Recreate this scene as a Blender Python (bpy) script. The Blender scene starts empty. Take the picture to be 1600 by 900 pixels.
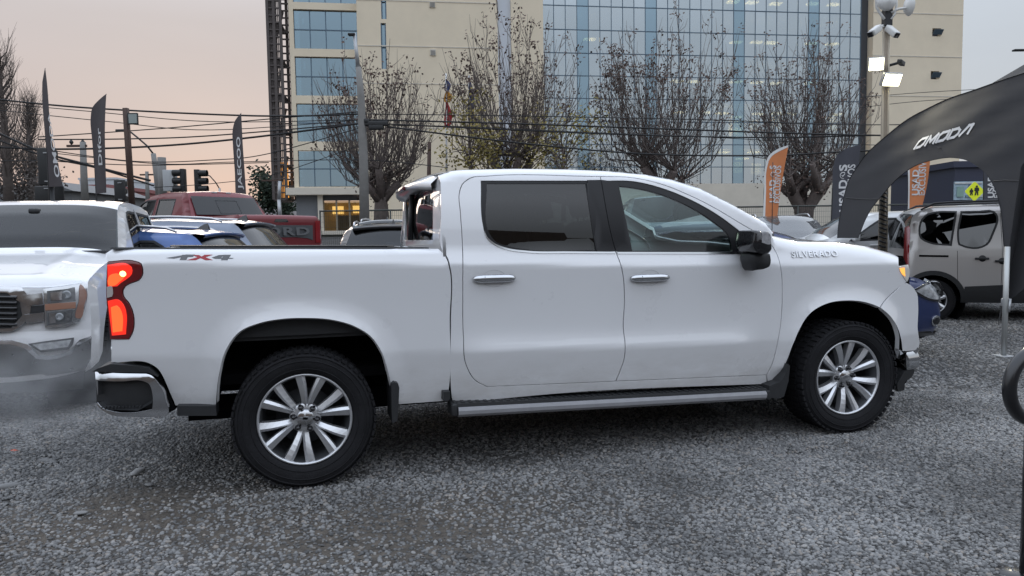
import bpy, bmesh, math, random
import numpy as np
from mathutils import Vector, Matrix
from mathutils.geometry import delaunay_2d_cdt
random.seed(7); np.random.seed(7)
scene = bpy.context.scene
COL = scene.collection

# ------------------------------------------------------------------ camera
CAM_H, FPX, PITCH, ROLL = 1.44, 1150.0, math.atan(80/1150), 0.0145
_F = Vector((0, math.cos(PITCH), -math.sin(PITCH)))
_U0 = Vector((0, math.sin(PITCH), math.cos(PITCH)))
_R0 = Vector((1, 0, 0))
CR = (_R0*math.cos(ROLL) - _U0*math.sin(ROLL)).normalized()
CU = (_U0*math.cos(ROLL) + _R0*math.sin(ROLL)).normalized()
CO = Vector((0, 0, CAM_H))
cam_d = bpy.data.cameras.new('camera')
cam_d.sensor_width = 36; cam_d.lens = 36*FPX/1600; cam_d.clip_end = 3000; cam_d.clip_start = 0.05
cam = bpy.data.objects.new('camera', cam_d); COL.objects.link(cam)
m3 = Matrix((CR, CU, -_F)).transposed()
cam.matrix_world = Matrix.Translation(CO) @ m3.to_4x4()
scene.camera = cam

# ------------------------------------------------------------------ world, sun, exposure
SUN_EL, SUN_AZ = 4.0, -22.0            # degrees; azimuth measured from +Y towards +X
world = bpy.data.worlds.new('World'); scene.world = world; world.use_nodes = True
nt = world.node_tree; nt.nodes.clear()
N = nt.nodes.new; L = nt.links.new
out = N('ShaderNodeOutputWorld'); bg = N('ShaderNodeBackground')
sky = N('ShaderNodeTexSky'); sky.sky_type = 'NISHITA'; sky.sun_disc = False
sky.sun_elevation = math.radians(SUN_EL); sky.sun_rotation = math.radians(SUN_AZ)
sky.air_density = 1.0; sky.dust_density = 2.0; sky.ozone_density = 1.0
tc = N('ShaderNodeTexCoord'); sep = N('ShaderNodeSeparateXYZ'); L(tc.outputs['Generated'], sep.inputs[0])
ramp = N('ShaderNodeValToRGB'); L(sep.outputs['Z'], ramp.inputs[0])      # thin even cloud: colour by height above the horizon
e = ramp.color_ramp.elements
e[0].position = 0.0; e[0].color = (0.42, 0.305, 0.255, 1)
e[1].position = 1.0; e[1].color = (0.82, 0.93, 1.12, 1)
for p, c in ((0.045, (0.41, 0.316, 0.288, 1)), (0.11, (0.393, 0.336, 0.322, 1)), (0.26, (0.395, 0.368, 0.370, 1)), (0.6, (0.68, 0.75, 0.86, 1))):
    q = ramp.color_ramp.elements.new(p); q.color = c
ramp2 = N('ShaderNodeValToRGB'); L(sep.outputs['Z'], ramp2.inputs[0])    # the side away from the sunset
e = ramp2.color_ramp.elements
e[0].position = 0.0; e[0].color = (0.38, 0.365, 0.365, 1)
e[1].position = 1.0; e[1].color = (0.82, 0.93, 1.12, 1)
for p, c in ((0.12, (0.375, 0.395, 0.42, 1)), (0.25, (0.39, 0.425, 0.47, 1)), (0.55, (0.82, 0.89, 1.01, 1))):
    q = ramp2.color_ramp.elements.new(p); q.color = c
dotn = N('ShaderNodeVectorMath'); dotn.operation = 'DOT_PRODUCT'
a0 = math.radians(-30); dotn.inputs[1].default_value = (math.sin(a0), math.cos(a0), 0)
L(tc.outputs['Generated'], dotn.inputs[0])
mr = N('ShaderNodeMapRange'); mr.inputs['From Min'].default_value = 0.45; mr.inputs['From Max'].default_value = 0.93
mr.interpolation_type = 'SMOOTHSTEP'
L(dotn.outputs['Value'], mr.inputs['Value'])
mixa = N('ShaderNodeMix'); mixa.data_type = 'RGBA'; L(mr.outputs[0], mixa.inputs['Factor'])
L(ramp2.outputs[0], mixa.inputs['A']); L(ramp.outputs[0], mixa.inputs['B'])
nz = N('ShaderNodeTexNoise'); nz.inputs['Scale'].default_value = 2.2; nz.inputs['Detail'].default_value = 5
mp = N('ShaderNodeMapping'); mp.inputs['Scale'].default_value = (1, 1, 3.5); L(tc.outputs['Generated'], mp.inputs[0]); L(mp.outputs[0], nz.inputs['Vector'])
mrn = N('ShaderNodeMapRange'); mrn.inputs['To Min'].default_value = 0.875; mrn.inputs['To Max'].default_value = 1.065
L(nz.outputs['Fac'], mrn.inputs['Value'])
mulc = N('ShaderNodeVectorMath'); mulc.operation = 'SCALE'; L(mixa.outputs['Result'], mulc.inputs[0]); L(mrn.outputs[0], mulc.inputs['Scale'])
skys = N('ShaderNodeVectorMath'); skys.operation = 'SCALE'; skys.inputs['Scale'].default_value = 0.06; L(sky.outputs[0], skys.inputs[0])
mixb = N('ShaderNodeMix'); mixb.data_type = 'RGBA'; mixb.inputs['Factor'].default_value = 0.965
L(skys.outputs[0], mixb.inputs['A']); L(mulc.outputs[0], mixb.inputs['B'])
L(mixb.outputs['Result'], bg.inputs['Color']); bg.inputs['Strength'].default_value = 1.0
L(bg.outputs[0], out.inputs[0])
sun_d = bpy.data.lights.new('sun', 'SUN'); sun_d.energy = 0.35; sun_d.angle = math.radians(25); sun_d.color = (1, .86, .74)
sun = bpy.data.objects.new('sun', sun_d); COL.objects.link(sun)
el, az = math.radians(SUN_EL+8), math.radians(SUN_AZ)
sd = Vector((math.sin(az)*math.cos(el), math.cos(az)*math.cos(el), math.sin(el)))
sun.rotation_euler = sd.to_track_quat('Z', 'Y').to_euler()
scene.view_settings.view_transform = 'Standard'; scene.view_settings.look = 'None'
scene.view_settings.exposure = 0.70; scene.view_settings.gamma = 1.0
scene.render.engine = 'CYCLES'
scene.cycles.use_denoising = True
scene.cycles.max_bounces = 6; scene.cycles.diffuse_bounces = 3; scene.cycles.transparent_max_bounces = 14; scene.cycles.glossy_bounces = 3
scene.cycles.caustics_reflective = False; scene.cycles.caustics_refractive = False
scene.cycles.sample_clamp_indirect = 6.0

# ------------------------------------------------------------------ projection helpers
def ray(px, py):
    return (_F + CR*((px-800)/FPX) + CU*((450-py)/FPX))
def at(px, py, y):
    d = ray(px, py); return CO + d*(y/d.y)
def on_z(px, py, z):
    d = ray(px, py); return CO + d*((z-CAM_H)/d.z)

# ------------------------------------------------------------------ materials
MATS = {}
def mat(name, color=(.5, .5, .5), rough=.5, metal=0., coat=0., spec=.5, noise=0., nscale=8., bump=0., bscale=40., emit=None, estr=0., coatr=.03, alpha=None, sheen=0.):
    if name in MATS: return MATS[name]
    m = bpy.data.materials.new(name); m.use_nodes = True
    t = m.node_tree; b = t.nodes['Principled BSDF']
    b.inputs['Base Color'].default_value = (*color, 1); b.inputs['Roughness'].default_value = rough
    b.inputs['Metallic'].default_value = metal; b.inputs['Coat Weight'].default_value = coat
    b.inputs['Coat Roughness'].default_value = coatr; b.inputs['Specular IOR Level'].default_value = spec
    if sheen: b.inputs['Sheen Weight'].default_value = sheen
    if emit: b.inputs['Emission Color'].default_value = (*emit, 1); b.inputs['Emission Strength'].default_value = estr
    if noise or bump:
        tcn = t.nodes.new('ShaderNodeTexCoord')
    if noise:
        n = t.nodes.new('ShaderNodeTexNoise'); n.inputs['Scale'].default_value = nscale; n.inputs['Detail'].default_value = 6; n.inputs['Roughness'].default_value = .65
        t.links.new(tcn.outputs['Object'], n.inputs['Vector'])
        r = t.nodes.new('ShaderNodeMapRange'); r.inputs['From Min'].default_value = .25; r.inputs['From Max'].default_value = .75
        r.inputs['To Min'].default_value = 1-noise; r.inputs['To Max'].default_value = 1+noise
        t.links.new(n.outputs['Fac'], r.inputs['Value'])
        s = t.nodes.new('ShaderNodeVectorMath'); s.operation = 'SCALE'; s.inputs[0].default_value = color
        t.links.new(r.outputs[0], s.inputs['Scale']); t.links.new(s.outputs[0], b.inputs['Base Color'])
        r2 = t.nodes.new('ShaderNodeMapRange'); r2.inputs['To Min'].default_value = max(0, rough-.08); r2.inputs['To Max'].default_value = min(1, rough+.12)
        t.links.new(n.outputs['Fac'], r2.inputs['Value']); t.links.new(r2.outputs[0], b.inputs['Roughness'])
    if bump:
        n = t.nodes.new('ShaderNodeTexNoise'); n.inputs['Scale'].default_value = bscale; n.inputs['Detail'].default_value = 4
        t.links.new(tcn.outputs['Object'], n.inputs['Vector'])
        bp = t.nodes.new('ShaderNodeBump'); bp.inputs['Strength'].default_value = bump; bp.inputs['Distance'].default_value = .01
        t.links.new(n.outputs['Fac'], bp.inputs['Height']); t.links.new(bp.outputs[0], b.inputs['Normal'])
    MATS[name] = m; return m
def glass(name, tint=(.5, .6, .58), refl=1.0, rough=0.0, f0=.06, dust=0.0):
    """thin pane: tinted see-through mixed with a mirror by Fresnel"""
    if name in MATS: return MATS[name]
    m = bpy.data.materials.new(name); m.use_nodes = True; t = m.node_tree; t.nodes.clear()
    o = t.nodes.new('ShaderNodeOutputMaterial'); tr = t.nodes.new('ShaderNodeBsdfTransparent'); tr.inputs[0].default_value = (*tint, 1)
    g = t.nodes.new('ShaderNodeBsdfGlossy'); g.inputs['Roughness'].default_value = rough; g.inputs['Color'].default_value = (refl, refl, refl, 1)
    lw = t.nodes.new('ShaderNodeLayerWeight'); lw.inputs['Blend'].default_value = .5
    pw = t.nodes.new('ShaderNodeMath'); pw.operation = 'POWER'; pw.inputs[1].default_value = 4.0; t.links.new(lw.outputs['Facing'], pw.inputs[0])
    r = t.nodes.new('ShaderNodeMapRange'); r.inputs['To Min'].default_value = f0; r.inputs['To Max'].default_value = 1.0
    t.links.new(pw.outputs[0], r.inputs['Value'])
    mx = t.nodes.new('ShaderNodeMixShader'); t.links.new(r.outputs[0], mx.inputs[0]); t.links.new(tr.outputs[0], mx.inputs[1]); t.links.new(g.outputs[0], mx.inputs[2])
    if dust:
        d = t.nodes.new('ShaderNodeBsdfDiffuse'); d.inputs[0].default_value = (.55, .56, .56, 1)
        m2 = t.nodes.new('ShaderNodeMixShader'); m2.inputs[0].default_value = dust
        t.links.new(mx.outputs[0], m2.inputs[1]); t.links.new(d.outputs[0], m2.inputs[2]); mx = m2
    t.links.new(mx.outputs[0], o.inputs[0]); MATS[name] = m; return m

WHITE = mat('white_paint', (.83, .835, .85), .28, coat=1.0, noise=.010, nscale=3)
def dirty(m, top=.80, bottom=.38, col=(.40, .37, .33), amt=.55):
    """dried road film: dust thrown up along the lower panels, in streaks of its own"""
    t = m.node_tree; b = t.nodes['Principled BSDF']; src = b.inputs['Base Color'].links[0].from_socket
    tcn = t.nodes.new('ShaderNodeTexCoord'); sp = t.nodes.new('ShaderNodeSeparateXYZ'); t.links.new(tcn.outputs['Object'], sp.inputs[0])
    r = t.nodes.new('ShaderNodeMapRange'); r.inputs['From Min'].default_value = top; r.inputs['From Max'].default_value = bottom; r.interpolation_type = 'SMOOTHSTEP'; t.links.new(sp.outputs['Z'], r.inputs['Value'])
    mp_ = t.nodes.new('ShaderNodeMapping'); mp_.inputs['Scale'].default_value = (1.2, 1, 3.5); t.links.new(tcn.outputs['Object'], mp_.inputs[0])
    n = t.nodes.new('ShaderNodeTexNoise'); n.inputs['Scale'].default_value = 3.0; n.inputs['Detail'].default_value = 8; n.inputs['Roughness'].default_value = .7; t.links.new(mp_.outputs[0], n.inputs['Vector'])
    r2 = t.nodes.new('ShaderNodeMapRange'); r2.inputs['From Min'].default_value = .3; r2.inputs['From Max'].default_value = .75; t.links.new(n.outputs['Fac'], r2.inputs['Value'])
    mu = t.nodes.new('ShaderNodeMath'); mu.operation = 'MULTIPLY'; t.links.new(r.outputs[0], mu.inputs[0]); t.links.new(r2.outputs[0], mu.inputs[1])
    m2 = t.nodes.new('ShaderNodeMath'); m2.operation = 'MULTIPLY'; m2.inputs[1].default_value = amt; t.links.new(mu.outputs[0], m2.inputs[0])
    mx = t.nodes.new('ShaderNodeMix'); mx.data_type = 'RGBA'; t.links.new(m2.outputs[0], mx.inputs['Factor']); t.links.new(src, mx.inputs['A']); mx.inputs['B'].default_value = (*col, 1)
    t.links.new(mx.outputs['Result'], b.inputs['Base Color'])
    m3_ = t.nodes.new('ShaderNodeMapRange'); m3_.inputs['To Min'].default_value = 1.0; m3_.inputs['To Max'].default_value = .15; t.links.new(m2.outputs[0], m3_.inputs['Value']); t.links.new(m3_.outputs[0], b.inputs['Coat Weight'])
dirty(WHITE); WHITE.node_tree.nodes['Principled BSDF'].inputs['Coat IOR'].default_value = 1.7
WHITE2 = mat('white_paint_hatchback', (.76, .77, .77), .35, coat=.9)
BLACKP = mat('black_plastic', (.022, .023, .025), .55, noise=.15, nscale=30)
BLACKG = mat('black_gloss', (.012, .012, .014), .12, coat=.6)
CHROME = mat('chrome', (.62, .63, .65), .12, metal=1.0, noise=.06, nscale=12)
ALLOY = mat('machined_alloy', (.70, .71, .73), .34, metal=.82, noise=.03, nscale=6)
ALLOYD = mat('dark_alloy', (.16, .165, .175), .42, metal=.8)
RUBBER = mat('tyre_rubber', (.016, .016, .018), .78, spec=.22, noise=.35, nscale=9, bump=.25, bscale=90)
DARK = mat('underbody_black', (.006, .006, .007), .95, spec=.1)
STEEL = mat('brushed_steel', (.33, .33, .34), .35, metal=1.0, noise=.12, nscale=20)
INTER = mat('cabin_trim', (.035, .036, .04), .6, noise=.1)
INTERL = mat('cabin_seat_cloth', (.075, .077, .082), .85, noise=.12)
ROOFLIN = mat('cabin_headliner', (.32, .31, .30), .9)
GREYTRIM = mat('grey_step_trim', (.30, .30, .315), .42, noise=.12, nscale=14)

# ------------------------------------------------------------------ mesh helpers
def tag(o, label=None, cat=None, group=None, kind=None):
    if label: o['label'] = label
    if cat: o['category'] = cat
    if group: o['group'] = group
    if kind: o['kind'] = kind
    return o
def empty(name, loc=(0, 0, 0), rz=0, label=None, cat=None, group=None):
    o = bpy.data.objects.new(name, None); COL.objects.link(o); o.location = loc; o.rotation_euler = (0, 0, rz)
    o.empty_display_size = .2
    return tag(o, label, cat, group)
def mk(name, verts, faces, m=None, parent=None, smooth=False, normals=None, loc=None):
    me = bpy.data.meshes.new(name); me.from_pydata([tuple(v) for v in verts], [], faces); me.update()
    if m: me.materials.append(m)
    if smooth is True: me.polygons.foreach_set('use_smooth', [True]*len(me.polygons))
    elif smooth: me.polygons.foreach_set('use_smooth', smooth)
    if normals is not None:
        me.polygons.foreach_set('use_smooth', [True]*len(me.polygons))
        me.normals_split_custom_set_from_vertices([tuple(n) for n in normals])
    o = bpy.data.objects.new(name, me); COL.objects.link(o)
    if parent: o.parent = parent
    if loc is not None: o.location = loc
    return o
def inst(name, me, parent=None, matrix=None):
    o = bpy.data.objects.new(name, me); COL.objects.link(o)
    if parent: o.parent = parent
    if matrix is not None: o.matrix_local = matrix
    return o
def copy_tree(o, parent=None):
    c = o.copy(); COL.objects.link(c); c.parent = parent
    for ch in list(o.children): copy_tree(ch, c)
    return c

class MB:
    def __init__(s): s.v = []; s.f = []; s.s = []
    def add(s, vs, fs, smooth=False):
        n = len(s.v); s.v += [tuple(v) for v in vs]; s.f += [tuple(i+n for i in f) for f in fs]; s.s += [smooth]*len(fs); return s
    def box(s, c, size, rot=None, bev=0.0):
        hx, hy, hz = size[0]/2, size[1]/2, size[2]/2
        if bev <= 0:
            vs = [(-hx,-hy,-hz),(hx,-hy,-hz),(hx,hy,-hz),(-hx,hy,-hz),(-hx,-hy,hz),(hx,-hy,hz),(hx,hy,hz),(-hx,hy,hz)]
            fs = [(0,3,2,1),(4,5,6,7),(0,1,5,4),(1,2,6,5),(2,3,7,6),(3,0,4,7)]; sm = False
        else:
            bm = bmesh.new(); bmesh.ops.create_cube(bm, size=1)
            for v in bm.verts: v.co = Vector((v.co.x*size[0], v.co.y*size[1], v.co.z*size[2]))
            bmesh.ops.bevel(bm, geom=list(bm.edges), offset=bev, segments=2, affect='EDGES', profile=.6)
            bm.verts.index_update(); vs = [v.co.copy() for v in bm.verts]; fs = [tuple(v.index for v in f.verts) for f in bm.faces]; bm.free(); sm = True
        c = Vector(c)
        if rot is not None: vs = [c + rot @ Vector(v) for v in vs]
        else: vs = [c + Vector(v) for v in vs]
        return s.add(vs, fs, sm)
    def tube(s, pts, r, n=8, caps=True, smooth=True):
        pts = [Vector(p) for p in pts]; k = len(pts)
        rs = r if hasattr(r, '__len__') else [r]*k
        vs = []; up = None
        for i, p in enumerate(pts):
            d = (pts[min(i+1, k-1)] - pts[max(i-1, 0)])
            if d.length < 1e-9: d = Vector((0, 0, 1))
            d.normalize()
            if up is None: up = d.orthogonal().normalized()
            up = (up - d*up.dot(d))
            up = up.normalized() if up.length > 1e-6 else d.orthogonal().normalized()
            w = d.cross(up)
            for j in range(n):
                a = 2*math.pi*j/n; vs.append(p + (up*math.cos(a) + w*math.sin(a))*rs[i])
        fs = [(i*n+j, i*n+(j+1) % n, (i+1)*n+(j+1) % n, (i+1)*n+j) for i in range(k-1) for j in range(n)]
        s.add(vs, fs, smooth)
        if caps:
            b = len(s.v)-len(vs)
            s.f += [tuple(b+j for j in reversed(range(n))), tuple(b+(k-1)*n+j for j in range(n))]; s.s += [False, False]
        return s
    def lathe(s, prof, n=32, axis='y', c=(0, 0, 0), smooth=True, a0=0, a1=2*math.pi):
        """prof: (radius, along-axis) pairs, revolved"""
        c = Vector(c); vs = []; full = abs(a1-a0-2*math.pi) < 1e-6; m_ = n if full else n+1
        for r, h in prof:
            for j in range(m_):
                a = a0+(a1-a0)*j/n; x, z = r*math.cos(a), r*math.sin(a)
                vs.append(c + (Vector((x, h, z)) if axis == 'y' else Vector((x, z, h)) if axis == 'z' else Vector((h, x, z))))
        fs = []
        for i in range(len(prof)-1):
            for j in range(n):
                j2 = (j+1) % m_; fs.append((i*m_+j, i*m_+j2, (i+1)*m_+j2, (i+1)*m_+j))
        return s.add(vs, fs, smooth)
    def prism(s, poly, h0, h1, M=None, smooth=False):
        """flat polygon (u,v) between heights h0 and h1 along the third axis; M maps (u,v,h) to xyz"""
        M = M or (lambda u, v, h: (u, v, h)); n = len(poly)
        vs = [M(u, v, h0) for u, v in poly] + [M(u, v, h1) for u, v in poly]
        fs = [tuple(range(n-1, -1, -1)), tuple(range(n, 2*n))] + [(i, (i+1) % n, n+(i+1) % n, n+i) for i in range(n)]
        return s.add(vs, fs, smooth)
    def build(s, name, m=None, parent=None, loc=None, autos=None):
        o = mk(name, s.v, s.f, m, parent, smooth=s.s, loc=loc); return o

def spline(pts, res, closed=True):
    """points (x,y) or (x,y,1) for a corner -> resampled polyline"""
    P = [(p[0], p[1]) for p in pts]; C = [len(p) > 2 and p[2] for p in pts]; n = len(P); outp = []
    rng = range(n) if closed else range(n-1)
    for i in rng:
        p1, p2 = P[i], P[(i+1) % n]
        p0 = P[i-1] if not C[i] and (closed or i > 0) else p1
        j = (i+1) % n
        p3 = P[(i+2) % n] if not C[j] and (closed or i+2 < n) else p2
        d = math.hypot(p2[0]-p1[0], p2[1]-p1[1]); k = max(1, int(d/res))
        # centripetal-ish tangents limited by the span so that uneven spacing does not overshoot
        def tan(a, b, c):
            la = math.hypot(b[0]-a[0], b[1]-a[1]); lb = math.hypot(c[0]-b[0], c[1]-b[1])
            if la < 1e-9 or lb < 1e-9: return None
            t = ((b[0]-a[0])/la*lb + (c[0]-b[0])/lb*la)/(la+lb), ((b[1]-a[1])/la*lb + (c[1]-b[1])/lb*la)/(la+lb)
            return t
        t1 = tan(p0, p1, p2); t2 = tan(p1, p2, p3)
        ch = ((p2[0]-p1[0])/max(d, 1e-9), (p2[1]-p1[1])/max(d, 1e-9))
        t1 = t1 or ch; t2 = t2 or ch
        for q in range(k):
            s = q/k; h1 = 2*s**3-3*s**2+1; h2 = s**3-2*s**2+s; h3 = -2*s**3+3*s**2; h4 = s**3-s**2
            outp.append((h1*p1[0]+h2*d*t1[0]+h3*p2[0]+h4*d*t2[0], h1*p1[1]+h2*d*t1[1]+h3*p2[1]+h4*d*t2[1]))
    if not closed: outp.append(P[-1])
    return outp
def area(poly):
    return .5*sum(poly[i-1][0]*poly[i][1]-poly[i][0]*poly[i-1][1] for i in range(len(poly)))
def offset_poly(poly, d):
    """shrink a polygon by d"""
    sg = 1 if area(poly) > 0 else -1; n = len(poly); o = []
    for i in range(n):
        a, b, c = poly[i-1], poly[i], poly[(i+1) % n]
        e1 = Vector((b[0]-a[0], b[1]-a[1])); e2 = Vector((c[0]-b[0], c[1]-b[1]))
        if e1.length < 1e-9 or e2.length < 1e-9: o.append(b); continue
        e1.normalize(); e2.normalize()
        n1 = Vector((-e1.y, e1.x))*sg; n2 = Vector((-e2.y, e2.x))*sg
        q = n1+n2; den = max(.35, 1+n1.dot(n2))
        o.append((b[0]+q.x*d/den, b[1]+q.y*d/den))
    return o
def inside(poly, X, Y):
    """vectorised even-odd test"""
    r = np.zeros(X.shape, bool); x = np.array([p[0] for p in poly]); y = np.array([p[1] for p in poly]); n = len(poly)
    for i in range(n):
        x1, y1, x2, y2 = x[i-1], y[i-1], x[i], y[i]
        if y1 == y2: continue
        c = ((y1 > Y) != (y2 > Y)) & (X < (x2-x1)*(Y-y1)/(y2-y1)+x1); r ^= c
    return r
def seg_dist(poly, X, Y, closed=True):
    D = np.full(X.shape, 1e9); n = len(poly)
    for i in range(n if closed else n-1):
        a = poly[i]; b = poly[(i+1) % n]; dx, dy = b[0]-a[0], b[1]-a[1]; l2 = dx*dx+dy*dy+1e-12
        t = np.clip(((X-a[0])*dx+(Y-a[1])*dy)/l2, 0, 1)
        D = np.minimum(D, np.hypot(X-a[0]-t*dx, Y-a[1]-t*dy))
    return D
def panel(name, M, poly, m, parent=None, holes=(), res=.03, depth=.02, gap=0.0, lift=0.0, flip=False):
    """sheet-metal panel: polygon in (u,v) laid on the surface M(u,v)->xyz, smooth normals of that surface, edges turned in by depth"""
    if gap: poly = offset_poly(poly, gap); holes = [offset_poly(h, -gap) for h in holes]
    pts = list(poly); edges = [(i, (i+1) % len(poly)) for i in range(len(poly))]; loops = [list(range(len(poly)))]
    for h in holes:
        b = len(pts); pts += list(h); edges += [(b+i, b+(i+1) % len(h)) for i in range(len(h))]; loops.append(list(range(b, b+len(h))))
    us = np.array([p[0] for p in poly]); vs = np.array([p[1] for p in poly])
    gu = np.arange(us.min()+res*.37, us.max(), res); gv = np.arange(vs.min()+res*.37, vs.max(), res)
    if len(gu) and len(gv):
        U, V = np.meshgrid(gu, gv); U = U.ravel(); V = V.ravel()
        k = inside(poly, U, V)
        for h in holes: k &= ~inside(h, U, V)
        U, V = U[k], V[k]
        if len(U):
            d = seg_dist(poly, U, V)
            for h in holes: d = np.minimum(d, seg_dist(h, U, V))
            k = d > res*.4; pts += list(zip(U[k].tolist(), V[k].tolist()))
    r = delaunay_2d_cdt([Vector(p) for p in pts], edges, [], 0, 1e-6)
    P = [tuple(p) for p in r[0]]; T = [tuple(t) for t in r[2]]
    cu = np.array([sum(P[i][0] for i in t)/3 for t in T]); cv = np.array([sum(P[i][1] for i in t)/3 for t in T])
    k = inside(poly, cu, cv)
    for h in holes: k &= ~inside(h, cu, cv)
    T = [t for t, q in zip(T, k) if q]
    ep = 1e-3; XYZ = []; NR = []
    for u, v in P:
        p = Vector(M(u, v)); a = Vector(M(u+ep, v))-Vector(M(u-ep, v)); b = Vector(M(u, v+ep))-Vector(M(u, v-ep))
        n = a.cross(b); n = n.normalized() if n.length > 1e-12 else Vector((0, 0, 1))
        if flip: n = -n
        XYZ.append(p+n*lift); NR.append(n)
    F = []
    for t in T:
        a, b, c = (XYZ[i] for i in t); F.append(t if (b-a).cross(c-a).dot(NR[t[0]]) > 0 else (t[0], t[2], t[1]))
    # turned-in rim
    if depth:
        cnt = {}
        for t in F:
            for i in range(3):
                a, b = t[i], t[(i+1) % 3]; key = (min(a, b), max(a, b)); cnt.setdefault(key, []).append((a, b))
        bd = [v[0] for v in cnt.values() if len(v) == 1]
        rim = {}; accum = {}
        for a, b in bd:
            ed = (XYZ[b]-XYZ[a]); nn = ed.cross(NR[a])
            for i in (a, b): accum[i] = accum.get(i, Vector()) + nn
        for i in accum:
            on = accum[i].normalized() if accum[i].length > 0 else NR[i]
            b0 = len(XYZ); XYZ.append(XYZ[i].copy()); NR.append((on+NR[i]*.8).normalized())
            XYZ.append(XYZ[i]-NR[i]*min(.003, depth*.4)+on*min(.0012, depth*.2)); NR.append(on)
            XYZ.append(XYZ[i]-NR[i]*depth); NR.append(on); rim[i] = b0
        for a, b in bd:
            ra, rb = rim[a], rim[b]
            F.append((b, a, ra, rb)) if False else None
            F.append((rb, ra, ra+1, rb+1)); F.append((rb+1, ra+1, ra+2, rb+2))
    return mk(name, XYZ, F, m, parent, normals=NR)
def shinge(t, w): return .5*(t+math.sqrt(t*t+w*w))
def interp(x, xs, ys): return float(np.interp(x, xs, ys))
def text_mesh(s, size=1.0, shear=0.0, bold=0.0, extrude=0.0, spacing=1.0, align='CENTER'):
    c = bpy.data.curves.new('t', 'FONT'); c.body = s; c.size = size; c.shear = shear; c.offset = bold; c.extrude = extrude
    c.space_character = spacing; c.align_x = align; c.align_y = 'CENTER'; c.resolution_u = 4
    o = bpy.data.objects.new('t', c); COL.objects.link(o); bpy.context.view_layer.update()
    me = bpy.data.meshes.new_from_object(o.evaluated_get(bpy.context.evaluated_depsgraph_get()))
    bpy.data.objects.remove(o); bpy.data.curves.remove(c); return me
def fit_text(name, s, M, u0, v0, u1, v1, m, parent, shear=0., bold=0., thick=.004, spacing=1.0):
    """lettering stretched into the box u0..u1, v0..v1 and laid on M(u,v,h)"""
    me = text_mesh(s, 1.0, shear, bold, thick/2 if thick else 0, spacing)
    n = len(me.vertices); co = np.empty(n*3); me.vertices.foreach_get('co', co); co = co.reshape(-1, 3)
    mn, mx = co.min(0), co.max(0)
    me.vertices.foreach_set('co', np.array([M(u0+(c[0]-mn[0])/(mx[0]-mn[0])*(u1-u0), v0+(c[1]-mn[1])/(mx[1]-mn[1])*(v1-v0), c[2]+thick/2) for c in co]).ravel())
    me.update(); me.materials.clear(); me.materials.append(m); me.name = name
    return inst(name, me, parent)
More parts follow.
